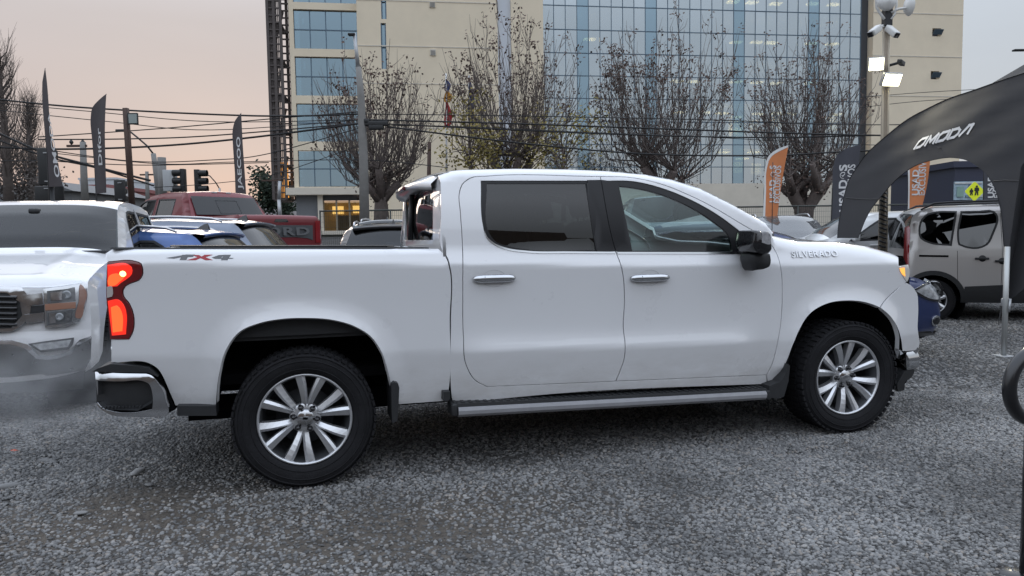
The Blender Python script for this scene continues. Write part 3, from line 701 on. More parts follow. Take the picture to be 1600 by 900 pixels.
slab('nose_filler', [(1414, 505), (1427, 505), (1427, 575), (1416, 598), (1405, 608), (1404, 590), (1410, 560)], -.22, -.45, DARK)
# running board
def rb_(pa, pb, s0):   # swept profile between two ends
    (xa, za), (xb, zb) = on_plane(*pa, s0), on_plane(*pb, s0)
    prof = [(.0, -.030), (.018, -.012), (.020, .010), (.012, .026), (-.004, .034), (-.14, .036), (-.14, -.02), (-.05, -.034)]
    vs = []; 
    for x, z in ((xa, za), (xb, zb)): vs += [(x, -(1+s0)-p, z+q) for p, q in prof]
    n = len(prof); fs = [(i, (i+1) % n, n+(i+1) % n, n+i) for i in range(n)]+[tuple(reversed(range(n))), tuple(range(n, 2*n))]
    return vs, fs
c = MB(); c.add(*rb_((716, 644), (1196, 617.5), .0)); rbo = c.build('running_board', GREYTRIM, truck)
c = MB(); (xa, za), (xb, zb) = on_plane(707, 634, 0), on_plane(1198, 609, 0)
c.add([(xa, -1.0, za+.01), (xb, -1.0, zb+.008), (xb, -.86, zb+.012), (xa, -.86, za+.014), (xa, -1.003, za-.012), (xb, -1.003, zb-.008), (xb, -.86, zb-.03), (xa, -.86, za-.03)], [(0, 1, 2, 3), (0, 4, 5, 1), (4, 7, 6, 5)])
for i in range(46):
    f = (i+.5)/46; c.box((xa+(xb-xa)*f, -.94, za+(zb-za)*f+.0125), (.02, .09, .006))
c.build('step_tread', BLACKP, rbo)
c = MB(); e0 = on_plane(711, 640, 0); c.box((e0[0]-.004, -.94, e0[1]-.002), (.035, .15, .075), bev=.008); c.build('end_cap', BLACKP, rbo); c = MB(); e1 = on_plane(1198, 617, 0); c.box((e1[0]+.005, -.94, e1[1]), (.03, .15, .065), bev=.008)
c.build('end_cap', BLACKP, rbo)
both(rbo)
# --- wheels
for x, st in ((0, 0), (WB, 0.0)):
    wheel(truck, (x, -.865+0.0, TYR_R-.004), 'twin', TYR_R, TYR_RIM, TYR_W, -1, spin=.16 if x == 0 else -.09)
    wheel(truck, (x, .865, TYR_R-.004), 'twin', TYR_R, TYR_RIM, TYR_W, 1, spin=.3)
# dark wheel housings
for arr, nm in ((RA, 0), (FA, 1)):
    c = MB(); n = len(arr); r0 = [(-.975 if nm == 0 else -.955, p) for p in arr]
    vs = [(p[0], -.99, p[1]+.004) for p in arr]+[(p[0], -.55, p[1]+.03) for p in arr]
    c.add(vs, [(i, i+1, n+i+1, n+i) for i in range(n-1)]+[tuple(n+i for i in range(n))], True)
    o = c.build('wheel_housing', DARK, truck); both(o)
# --- underbody, frame rails, axles, drive shaft, exhaust
c = MB(); zs = on_plane(900, 608, -.1)[1]
c.box((WB/2+.1, 0, zs+.06), (WB-.95, 1.70, .10)); c.box((WB/2-.1, -.45, .40), (WB+1.2, .08, .14)); c.box((WB/2-.1, .45, .40), (WB+1.2, .08, .14))
c.box((-.66, 0, zt0+.12), (.7, 1.6, .10)); c.box((WB+.45, 0, .55), (.5, 1.4, .2))
c.box((.15, 0, .62), (2.0, 1.5, .06)); c.box((WB-.75, 0, .42), (1.0, .7, .22)); c.box((1.2, .35, .40), (1.3, .5, .26)); c.box((2.0, 0, .36), (.9, .3, .2)); c.box((1.9, .80, .42), (2.2, .12, .2)); c.tube([(0, -.75, .41), (0, .75, .41)], .06, 10); c.tube([(WB, -.75, .41), (WB, .75, .41)], .05, 10); c.tube([(0, 0, .41), (WB-.9, 0, .48)], .045, 8)  # tank, gearbox and plate boxes added to darken the ground below
c.lathe([(.02, -.12), (.13, -.09), (.15, 0), (.13, .09), (.02, .12)], 14, c=(0, .0, .41))
c.tube([(WB-1.2, .2, .38), (.4, .25, .42), (.1, .62, .50), (-.6, .62, .45), (-1.0, .70, .42)], .04, 8)
c.build('chassis', DARK, truck)
# inner shell so that the gaps between panels stay dark
c = MB()
def sheet(x0, x1, zf, zt, y):
    k = 10; vs = []
    for i in range(k+1):
        x = x0+(x1-x0)*i/k; vs += [(x, y, zf(x)), (x, y, zt(x))]
    c.add(vs, [(2*i, 2*i+2, 2*i+3, 2*i+1) for i in range(k)])
zsill = lambda x: zs+.03
for sy in (-1, 1):
    c = MB(); sheet(XCAB0+.02, XCOWL+.05, zsill, lambda x: interp(x, *ZC1)+.06, sy*.875); c.build('inner_shell', DARK, truck)
# bed: floor, inner walls, bulkhead
c = MB(); zf = zt1-.53; xb1 = XCAB0-.08
c.box(((XTAIL+xb1)/2, 0, zf), (xb1-XTAIL-.06, 1.76, .03))
for sy in (-1, 1): c.box(((XTAIL+xb1)/2+.02, sy*.895, (zf+zt1)/2-.03), (xb1-XTAIL-.1, .03, zt1-zf-.08))
c.box((xb1-.02, 0, (zf+zt1)/2-.02), (.04, 1.78, zt1-zf-.02)); c.build('bed_liner', BLACKP, truck)
# --- roof, cab rear wall with window, spoiler, windscreen, hood
def loft(name, rows, m, parent, smooth=True, close=False):
    n = len(rows[0]); vs = [v for r_ in rows for v in r_]
    fs = [(i*n+j, (i+1)*n+j, (i+1)*n+j+1, i*n+j+1) for i in range(len(rows)-1) for j in range(n-1)]
    return mk(name, vs, fs, m, parent, smooth=smooth)
XR1 = on_plane(1012, 275, -.3)[0]
rows = []
for i in range(25):
    x = XCAB0+.02+(XR1-XCAB0-.02)*i/24; zt = ztop(x)-.001; ye = 1+S(x, zt-.0005); rows.append([(x, ye*v, zt+.028*(1-abs(v)**2.6)*(1-.5*(i/24)**3)) for v in np.linspace(-1, 1, 21)])
loft('roof', rows, WHITE, truck)
rows = []
for i in range(13):
    x = XR1+.004+(XCOWL-XR1)*i/12; zt = ztop(min(x, XCOWL-.001))-.006; ye = 1+S(min(x, XCOWL-.03), zt)-.012; bul = .10*math.sin(math.pi*min(1, .15+i/12*.7))
    rows.append([(x+bul*(1-v*v)*.9, ye*v, zt+.03*(1-abs(v)**2.2)) for v in np.linspace(-1, 1, 15)])
loft('windscreen', rows, GLW, truck)
# cab rear wall around the rear window
xb = XCAB0+.012; zb0 = ztop(XCAB0-.1)-.12; zb1 = ztop(XCAB0+.05)-.02; 
def MR(u, v): return (xb+.025*max(0, (v-zt1)/(zb1-zt1))*1.0-.03*(1-(u/.9)**2), u, v)
def hw_(z): return 1+S(xb+.03, min(z, ztop(xb+.03)-.03))-.004
wall_ = [(-hw_(zb0), zb0), (hw_(zb0), zb0), (hw_(zt1+.1), zt1+.1), (hw_(zt1+.3), zt1+.3), (hw_(zb1)-.02, zb1), (-hw_(zb1)+.02, zb1), (-hw_(zt1+.3), zt1+.3), (-hw_(zt1+.1), zt1+.1)]
gw = [(-.72, zt1+.02), (.72, zt1+.02), (.66, zb1-.05), (-.66, zb1-.05)]
cw = panel('cab_rear_wall', MR, wall_, WHITE, truck, [gw], res=.06, depth=.02, flip=True)
rw = panel('rear_window', MR, offset_poly(gw, -.01), glass('cab_rear_glass', (.50, .48, .48), .62, f0=.08), truck, res=.1, depth=0, lift=-.006, flip=True)
c = MB()
for yy in (.16,):
    c = MB(); a = Vector(MR(yy, zt1+.02)); b = Vector(MR(yy, zb1-.05)); c.tube([a-Vector((.004, 0, 0)), b-Vector((.004, 0, 0))], .02, 6); c.build('slider_frame', BLACKP, rw)
# spoiler over the rear window with the high brake lamp
rows = []
for i, f in enumerate(np.linspace(0, 1, 9)):
    x = XCAB0+.10-.20*f; zz = ztop(XCAB0+.10)-.003-.075*f**1.6
    rows.append([(x+.09*f*abs(v)**4, .80*v*(1-.05*f), zz+.028*(1-abs(v)**2.6)) for v in np.linspace(-1, 1, 17)])
rows.append([(p[0]+.006, p[1], p[2]-.035) for p in rows[-1]]); rows.append([(XCAB0+.07, p[1], p[2]-.01) for p in rows[-1]])
spo = loft('roof_spoiler', rows, WHITE, truck)
c = MB(); c.box((XCAB0-.105, 0, ztop(XCAB0+.1)-.068), (.02, .42, .026), bev=.004); c.build('high_brake_lamp', mat('brake_lamp_dark_red', (.12, .008, .014), .15, coat=1), spo)
# hood
rows = []; xh1 = U(1416, 414)[0]
for i in range(23):
    x = XCOWL+.0+(xh1-XCOWL)*i/22; zt = ztop(x)-.002; ye = 1+S(x, zt-.0005)
    rows.append([(x, ye*v, zt+.02*(1-abs(v)**2)+.014*math.exp(-((abs(v)-.55)/.12)**2)) for v in np.linspace(-1, 1, 23)])
loft('hood', rows, WHITE, truck)
# nose: grille and bumper face
rows = []
for z, dx in ((ztop(xh1)-.01, -.01), (ztop(xh1)-.12, .05), (.85, .07), (.62, .07), (.45, .02)):
    rows.append([(XNOSE-.10+dx+.16*(1-abs(v)**3), .90*v, z) for v in np.linspace(-1, 1, 15)])
loft('grille', rows, BLACKG, truck)
c = MB(); c.tube([(XNOSE-.02+.10*(1-abs(v)**3), .86*v, .55) for v in np.linspace(-1, 1, 13)], .09, 8); c.build('front_bumper_bar', CHROME, truck)
# antenna
a = U(1219, 374); c = MB(); c.lathe([(.016, 0), (.014, .012), (.006, .03)], 10, 'z', (a[0]+.01, -.80, ztop(a[0])-.004))
c.tube([(a[0]+.01, -.80, ztop(a[0])+.02), (a[0]+.012, -.80, ztop(a[0])+.52)], .0028, 6); c.build('antenna', BLACKP, truck)
# --- door mirror
def mirror_box(s0=.10, s1=.30):
    m_ = bpy.data.objects.new('door_mirror', None); COL.objects.link(m_); m_.parent = truck
    def pl(px, s): return [on_plane(x, y, s) for x, y in px]
    hp = spline([(1168.5, 360, 1), (1176, 359.5, 1), (1177.5, 361), (1191, 362), (1194, 365), (1196, 378), (1196, 392), (1192, 396), (1172, 394, 1), (1168, 388)], 3)
    pts = pl(hp, .17); n = len(pts); cx = sum(p[0] for p in pts)/n; cz = sum(p[1] for p in pts)/n
    def ring(k, s, f=.0): return [(cx+(u-cx)*k+f, -(1+s), cz+(v-cz)*k) for u, v in pts]
    rings = [ring(.86, .02), ring(.97, .05), ring(1.0, .10), ring(1.0, .20), ring(.96, .235), ring(.80, .25)]
    vs = [v for r_ in rings for v in r_]
    fs = [(i*n+j, i*n+(j+1) % n, (i+1)*n+(j+1) % n, (i+1)*n+j) for i in range(5) for j in range(n)]+[tuple(reversed(range(n))), tuple(range(5*n, 6*n))]
    mk('mirror_housing', vs, fs, BLACKG, m_, smooth=True)
    lp = pl(spline([(1180, 363.5, 1), (1189, 364.5), (1191.5, 368), (1194.5, 379.5, 1), (1193, 381), (1180, 379, 1)], 2), .18)
    c = MB(); c.prism(lp, -1.230, -1.254, lambda u, v, h: (u, h, v)); c.build('mirror_lamp', mat('mirror_lamp_lens', (.36, .36, .37), .18, coat=1, noise=.4, nscale=60), m_)
    sp = pl(spline([(1167, 397, 1), (1178, 393), (1196, 395, 1), (1197.5, 410), (1195.5, 417), (1178, 422), (1173, 423), (1169, 415), (1166.5, 405)], 3), .12)
    n = len(sp); cx = sum(p[0] for p in sp)/n; cz = sum(p[1] for p in sp)/n
    rings = [[(cx+(u-cx)*k, -(1+s), cz+(v-cz)*k) for u, v in sp] for k, s in ((.8, .02), (1, .05), (1, .14), (.82, .185))]
    vs = [v for r_ in rings for v in r_]
    fs = [(i*n+j, i*n+(j+1) % n, (i+1)*n+(j+1) % n, (i+1)*n+j) for i in range(3) for j in range(n)]+[tuple(reversed(range(n))), tuple(range(3*n, 4*n))]
    mk('lower_mirror_housing', vs, fs, BLACKP, m_, smooth=True)
    u0, v0 = on_plane(1160, 388, 0); c = MB(); c.box((u0+.03, -1.02, v0-.01), (.10, .10, .05), bev=.012); c.build('mirror_arm', BLACKP, m_)
    for ch_ in list(m_.children): both(ch_)
mirror_box()
# --- cabin
c = MB(); zfl = zs+.10; x_seat = [U(880, 500)[0], U(1010, 500)[0]]
def seat(x, y, w, parent, hr=True):
    st = MB(); zc = zfl+.32
    st.box((x+.05, y, zc), (.52, w, .16), bev=.05); R1 = Matrix.Rotation(math.radians(-14), 3, 'Y')
    st.box((x-.24, y, zc+.36), (.16, w*.96, .66), R1, bev=.06)
    if hr:
        for yy in ((y,) if w < .7 else (y-.42, y+.42)):
            st.box((x-.35, yy, zc+.80), (.10, .26, .19), R1, bev=.045); st.tube([(x-.33, yy-.06, zc+.62), (x-.345, yy-.06, zc+.76)], .007, 6); st.tube([(x-.33, yy+.06, zc+.62), (x-.345, yy+.06, zc+.76)], .007, 6)
    return st.build('seat', INTERL, parent)
seat(x_seat[1]+.10, -.42, .54, truck); seat(x_seat[1]+.10, .42, .54, truck); seat(x_seat[0]-.18, 0, 1.36, truck)
c.box(((XCAB0+XCOWL)/2, 0, zfl-.02), (XCOWL-XCAB0-.1, 1.72, .04)); c.build('cabin_floor', INTER, truck)
xd = U(1150, 400)[0]-.05; zd = interp(xd, *ZC1)+.03
rows = []
for dx, dz in ((.0, -.45), (-.06, -.30), (-.10, -.10), (-.06, .0), (.10, .04), (.45, .01)):
    rows.append([(xd+dx-.02*(1-abs(v)), .84*v, zd+dz) for v in np.linspace(-1, 1, 11)])
dash = loft('dashboard', rows, INTER, truck)
c = MB(); c.box((xd-.10, 0, zd-.10), (.03, .30, .20), bev=.01); c.build('centre_screen', mat('screen_dark', (.02, .02, .025), .1), dash)
sw = MB(); R1 = Matrix.Rotation(math.radians(24), 3, 'Y'); cc = Vector((xd-.30, .42, zd-.03))
sw.tube([cc+R1 @ Vector((0, .185*math.cos(t), .185*math.sin(t))) for t in np.linspace(0, 2*math.pi, 33)], .014, 8, caps=False)
for t in (0, math.pi, -math.pi/2): sw.tube([cc, cc+R1 @ Vector((0, .18*math.cos(t), .18*math.sin(t)))], .014, 6)
sw.box(cc, (.05, .13, .12), R1, bev=.02); sw.tube([cc, cc+Vector((.25, 0, -.12))], .03, 8); sw.build('steering_wheel', INTER, truck)
# headliner and pillars inside
rows = []
for i in range(9):
    x = XCAB0+.10+(XR1-XCAB0-.14)*i/8; zt = ztop(x)-.05; rows.append([(x, .70*v, zt+.01*(1-v*v)) for v in np.linspace(-1, 1, 7)])
loft('headliner', rows, ROOFLIN, truck)
# ================================================================== ground and gravel
def G(x, y):
    """the lot is level near the camera and climbs slowly towards the street at the back"""
    w = 1-.62*min(1, max(0, (x-1)/5)); w *= 1-.0*x
    q = max(0, y-9.0); rise = .050*q*q/(q+4)
    g = min(rise, 2.0)*w if y < 30 else min(rise, 2.0)*(w+(1-w)*min(1, (y-30)/10))
    return g
def gravel_mat():
    m = bpy.data.materials.new('gravel_ground'); m.use_nodes = True; t = m.node_tree; b = t.nodes['Principled BSDF']
    tcn = t.nodes.new('ShaderNodeTexCoord')
    v = t.nodes.new('ShaderNodeTexVoronoi'); v.inputs['Scale'].default_value = 42; v.feature = 'F1'; t.links.new(tcn.outputs['Object'], v.inputs['Vector'])
    n = t.nodes.new('ShaderNodeTexNoise'); n.inputs['Scale'].default_value = .55; n.inputs['Detail'].default_value = 7; n.inputs['Roughness'].default_value = .62; t.links.new(tcn.outputs['Object'], n.inputs['Vector'])
    r = t.nodes.new('ShaderNodeValToRGB'); t.links.new(v.outputs['Color'], r.inputs[0])
    r.color_ramp.elements[0].color = (.03, .031, .033, 1); r.color_ramp.elements[1].color = (.125, .127, .13, 1)
    r2 = t.nodes.new('ShaderNodeValToRGB'); t.links.new(n.outputs['Fac'], r2.inputs[0])
    r2.color_ramp.elements[0].position = .42; r2.color_ramp.elements[0].color = (.050, .043, .036, 1); r2.color_ramp.elements[1].position = .60; r2.color_ramp.elements[1].color = (.085, .083, .080, 1)
    mx = t.nodes.new('ShaderNodeMix'); mx.data_type = 'RGBA'; mx.inputs['Factor'].default_value = .55
    t.links.new(r.outputs[0], mx.inputs['A']); t.links.new(r2.outputs[0], mx.inputs['B'])
    da = t.nodes.new('ShaderNodeAttribute'); da.attribute_name = 'dirt'; dn = t.nodes.new('ShaderNodeTexNoise'); dn.inputs['Scale'].default_value = 14; dn.inputs['Detail'].default_value = 6; t.links.new(tcn.outputs['Object'], dn.inputs['Vector'])
    dr = t.nodes.new('ShaderNodeValToRGB'); t.links.new(dn.outputs['Fac'], dr.inputs[0]); dr.color_ramp.elements[0].position = .3; dr.color_ramp.elements[0].color = (.050, .043, .036, 1); dr.color_ramp.elements[1].position = .72; dr.color_ramp.elements[1].color = (.135, .115, .094, 1)
    mx2 = t.nodes.new('ShaderNodeMix'); mx2.data_type = 'RGBA'; t.links.new(da.outputs['Fac'], mx2.inputs['Factor']); t.links.new(mx.outputs['Result'], mx2.inputs['A']); t.links.new(dr.outputs[0], mx2.inputs['B'])
    t.links.new(mx2.outputs['Result'], b.inputs['Base Color']); b.inputs['Roughness'].default_value = .9
    bp = t.nodes.new('ShaderNodeBump'); bp.inputs['Strength'].default_value = .9; bp.inputs['Distance'].default_value = .02; bp.invert = True
    t.links.new(v.outputs['Distance'], bp.inputs['Height']); t.links.new(bp.outputs[0], b.inputs['Normal'])
    return m
GM = gravel_mat()
xs = sorted(set(list(np.linspace(-14, 16, 121)) + [-2500, -900, -300, -120, -60, -35, -22, 24, 36, 60, 120, 300, 900, 2500]))
ys = sorted(set(list(np.linspace(-6, 16, 89)) + [-2500, -600, -150, -60, -30, -15, -10, 18, 20, 23, 26, 30, 33, 36, 40, 46, 60, 90, 150, 400, 900, 2500]))
def gz(x, y):
    f = math.exp(-((x-0)/16)**2)
    return G(x, y) + (.012*math.sin(x*1.7+.6)*math.sin(y*1.3+1.2)+.008*math.sin(x*4.1)*math.cos(y*3.3))*(1 if -14 < x < 16 and -6 < y < 16 else 0)*(0 if abs((x-O_.x)*ey.x+(y-O_.y)*ey.y) < 1.25 and -1.6 < (x-O_.x)*ex.x+(y-O_.y)*ex.y < 5 else 1)
vs = [(x, y, gz(x, y)) for y in ys for x in xs]; nx = len(xs)
fs = [(j*nx+i, j*nx+i+1, (j+1)*nx+i+1, (j+1)*nx+i) for j in range(len(ys)-1) for i in range(nx-1)]
def track(x, y):
    lx = (x-O_.x)*ex.x+(y-O_.y)*ex.y; ly = (x-O_.x)*ey.x+(y-O_.y)*ey.y
    n = math.sin(lx*1.1)*.25+.15*math.sin(lx*2.7+1)
    return math.exp(-((ly+1.55+n)/.62)**2)*(1 if lx < .3 else math.exp(-((lx-.3)/1.5)**2))
ground = mk('ground', vs, fs, GM, smooth=True); at_ = ground.data.attributes.new('dirt', 'FLOAT', 'POINT'); at_.data.foreach_set('value', [min(1, 1.2*track(v[0], v[1])) for v in vs])
tag(ground, 'grey gravel lot with worn brown dirt patches', 'gravel lot', kind='structure')
# loose stones: a few rock shapes scattered by geometry nodes over the part of the lot in front of the camera
def stone_mat():
    m = bpy.data.materials.new('stone'); m.use_nodes = True; t = m.node_tree; b = t.nodes['Principled BSDF']
    oi = t.nodes.new('ShaderNodeObjectInfo'); r = t.nodes.new('ShaderNodeValToRGB'); t.links.new(oi.outputs['Random'], r.inputs[0])
    e_ = r.color_ramp.elements; e_[0].color = (.085, .085, .084, 1); e_[1].color = (.31, .305, .295, 1); e_[1].position = 1
    for p, c_ in ((.3, (.155, .155, .155, 1)), (.6, (.215, .214, .212, 1)), (.85, (.265, .263, .258, 1)), (.93, (.25, .222, .195, 1))): q = e_.new(p); q.color = c_
    n = t.nodes.new('ShaderNodeTexNoise'); n.inputs['Scale'].default_value = 60; tcn = t.nodes.new('ShaderNodeTexCoord'); t.links.new(tcn.outputs['Object'], n.inputs['Vector'])
    mr_ = t.nodes.new('ShaderNodeMapRange'); mr_.inputs['To Min'].default_value = .75; mr_.inputs['To Max'].default_value = 1.25; t.links.new(n.outputs['Fac'], mr_.inputs['Value'])
    s_ = t.nodes.new('ShaderNodeVectorMath'); s_.operation = 'SCALE'; t.links.new(r.outputs[0], s_.inputs[0]); t.links.new(mr_.outputs[0], s_.inputs['Scale'])
    ge = t.nodes.new('ShaderNodeNewGeometry'); n2 = t.nodes.new('ShaderNodeTexNoise'); n2.inputs['Scale'].default_value = .9; n2.inputs['Detail'].default_value = 6; n2.inputs['Roughness'].default_value = .7; t.links.new(ge.outputs['Position'], n2.inputs['Vector'])
    mr2 = t.nodes.new('ShaderNodeMapRange'); mr2.inputs['From Min'].default_value = .36; mr2.inputs['From Max'].default_value = .60; mr2.inputs['To Min'].default_value = .58; mr2.inputs['To Max'].default_value = 1.22; t.links.new(n2.outputs['Fac'], mr2.inputs['Value'])
    s2 = t.nodes.new('ShaderNodeVectorMath'); s2.operation = 'SCALE'; t.links.new(s_.outputs[0], s2.inputs[0]); t.links.new(mr2.outputs[0], s2.inputs['Scale']); s_ = s2      # damp and dry patches
    t.links.new(s_.outputs[0], b.inputs['Base Color']); b.inputs['Roughness'].default_value = .7; b.inputs['Specular IOR Level'].default_value = .35
    return m
STONE = stone_mat()
rocks = bpy.data.collections.new('rock_shapes')
rng = np.random.RandomState(3)
for i in range(7):
    bm = bmesh.new(); bmesh.ops.create_icosphere(bm, subdivisions=2 if i < 4 else 1, radius=1)
    ax = rng.uniform(.65, 1.25, 3); ax[2] *= .62
    ph = rng.uniform(0, 6, 6)
    for v in bm.verts:
        p = v.co; k = 1+.13*math.sin(3*p.x+ph[0])*math.cos(2.3*p.y+ph[1])+.10*math.sin(4*p.z+ph[2]+2*p.x); v.co = Vector((p.x*ax[0]*k, p.y*ax[1]*k, p.z*ax[2]*k))
    for f in bm.faces: f.smooth = True
    me = bpy.data.meshes.new('rock'); bm.to_mesh(me); bm.free(); me.materials.append(STONE)
    o = bpy.data.objects.new('rock', me); rocks.objects.link(o)
def scatter(name, verts, faces, weights, dens, smin, smax, seed, label):
    me = bpy.data.meshes.new(name); me.from_pydata(verts, [], faces); me.update()
    at_ = me.attributes.new('dens', 'FLOAT', 'POINT'); at_.data.foreach_set('value', weights)
    o = bpy.data.objects.new(name, me); COL.objects.link(o)
    tr = bpy.data.node_groups.new(name, 'GeometryNodeTree'); tr.interface.new_socket('Geometry', in_out='INPUT', socket_type='NodeSocketGeometry'); tr.interface.new_socket('Geometry', in_out='OUTPUT', socket_type='NodeSocketGeometry')
    n = tr.nodes.new; l = tr.links.new
    gi, go = n('NodeGroupInput'), n('NodeGroupOutput'); dp = n('GeometryNodeDistributePointsOnFaces'); dp.inputs['Seed'].default_value = seed
    na = n('GeometryNodeInputNamedAttribute'); na.data_type = 'FLOAT'; na.inputs['Name'].default_value = 'dens'
    mu = n('ShaderNodeMath'); mu.operation = 'MULTIPLY'; mu.inputs[1].default_value = dens; l(na.outputs['Attribute'], mu.inputs[0]); l(mu.outputs[0], dp.inputs['Density'])
    l(gi.outputs[0], dp.inputs['Mesh'])
    ci = n('GeometryNodeCollectionInfo'); ci.inputs['Collection'].default_value = rocks; ci.inputs['Separate Children'].default_value = True; ci.inputs['Reset Children'].default_value = True
    ip = n('GeometryNodeInstanceOnPoints'); ip.inputs['Pick Instance'].default_value = True; l(dp.outputs['Points'], ip.inputs['Points']); l(ci.outputs[0], ip.inputs['Instance'])
    rr = n('FunctionNodeRandomValue'); rr.data_type = 'FLOAT_VECTOR'; rr.inputs[0].default_value = (-.45, -.45, 0); rr.inputs[1].default_value = (.45, .45, 6.28); l(rr.outputs[0], ip.inputs['Rotation'])
    rs = n('FunctionNodeRandomValue'); rs.data_type = 'FLOAT'; rs.inputs[2].default_value = 0; rs.inputs[3].default_value = 1; rs.inputs['Seed'].default_value = 5
    pw = n('ShaderNodeMath'); pw.operation = 'POWER'; pw.inputs[1].default_value = 1.5; l(rs.outputs[1], pw.inputs[0])
    mp_ = n('ShaderNodeMapRange'); mp_.inputs['To Min'].default_value = smin; mp_.inputs['To Max'].default_value = smax; l(pw.outputs[0], mp_.inputs['Value']); l(mp_.outputs[0], ip.inputs['Scale'])
    ts = n('GeometryNodeTranslateInstances'); l(ip.outputs[0], ts.inputs[0]); ts.inputs['Translation'].default_value = (0, 0, .003); l(ts.outputs[0], go.inputs[0])
    md = o.modifiers.new('scatter', 'NODES'); md.node_group = tr
    tag(o, label, 'gravel', kind='stuff'); return o
from mathutils import noise as mnoise
def patch(x0f, x1f, y0, y1, step, wf):
    vs, fs, ws = [], [], []; ny = int((y1-y0)/step)+1; nx_ = 64
    for j in range(ny+1):
        y = y0+(y1-y0)*j/ny; a, b = x0f(y), x1f(y)
        for i in range(nx_+1):
            x = a+(b-a)*i/nx_; vs.append((x, y, gz(x, y)+.001)); ws.append(wf(x, y))
    for j in range(ny):
        for i in range(nx_):
            k = j*(nx_+1)+i; fs.append((k, k+1, k+nx_+2, k+nx_+1))
    return vs, fs, ws
def dens_f(x, y):
    n = mnoise.fractal(Vector((x*.55+3.1, y*.9, 0)), .9, 2.2, 4)
    w = 1.02+.30*n
    # worn, dirty track by and behind the rear wheel, and a strip under the truck
    lx = (x-O_.x)*ex.x+(y-O_.y)*ex.y; ly = (x-O_.x)*ey.x+(y-O_.y)*ey.y
    t = track(x, y)
    w -= 1.0*t*(.85+.8*n)
    if -1 < ly < 1.2 and -1.2 < lx < 5: w -= .45
    return max(.06, min(1.15, w))
sc1 = scatter('gravel', *patch(lambda y: -.78*y-.35, lambda y: .78*y+.35, 2.75, 6.6, .1, dens_f), 6000, .0056, .0150, 11, 'loose grey gravel stones in the foreground')
sc2 = scatter('gravel', *patch(lambda y: -.80*y-.2, lambda y: .80*y+.3, 6.6, 14.0, .2, lambda x, y: dens_f(x, y)), 900, .010, .022, 23, 'loose grey gravel stones behind the trucks')
# a few single cobbles that stand out at the lower left
for (px, py, sz) in ((72, 720, .05), (215, 737, .055), (10, 760, .06), (232, 757, .025), (126, 801, .03)):
    p = on_z(px, py, .012); o = bpy.data.objects.new('cobble', rocks.objects[0].data if sz < .04 else rocks.objects[1].data); COL.objects.link(o)
    o.location = p; o.scale = (sz*1.25, sz*.8, sz*.55); o.rotation_euler = (0, 0, px)
    lb = {72: 'large pale cobble on the dirt at the far lower left', 215: 'largest flat pale cobble between left edge and rear wheel', 10: 'pale cobble cut by the left edge of the picture', 232: 'small pale stone just below the largest flat cobble', 126: 'small pale stone lowest at left in worn dirt'}[px]
    tag(o, lb, 'stone', 'single cobbles on the dirt')
# orange scrap of plastic at the left edge
p = on_z(14, 708, .01); c = MB(); c.add([(0, 0, 0), (.045, .008, .012), (.06, .03, .004), (.015, .035, .016), (-.012, .02, .01)], [(0, 1, 3, 4), (1, 2, 3)]); c.add([(0, 0, .003), (.045, .008, .015), (.06, .03, .007), (.015, .035, .019), (-.012, .02, .013)], [(4, 3, 1, 0), (3, 2, 1)])
tag(c.build('plastic_scrap', mat('orange_scrap', (.45, .10, .06), .5), loc=p), 'torn orange plastic scrap on the dirt at left', 'litter')

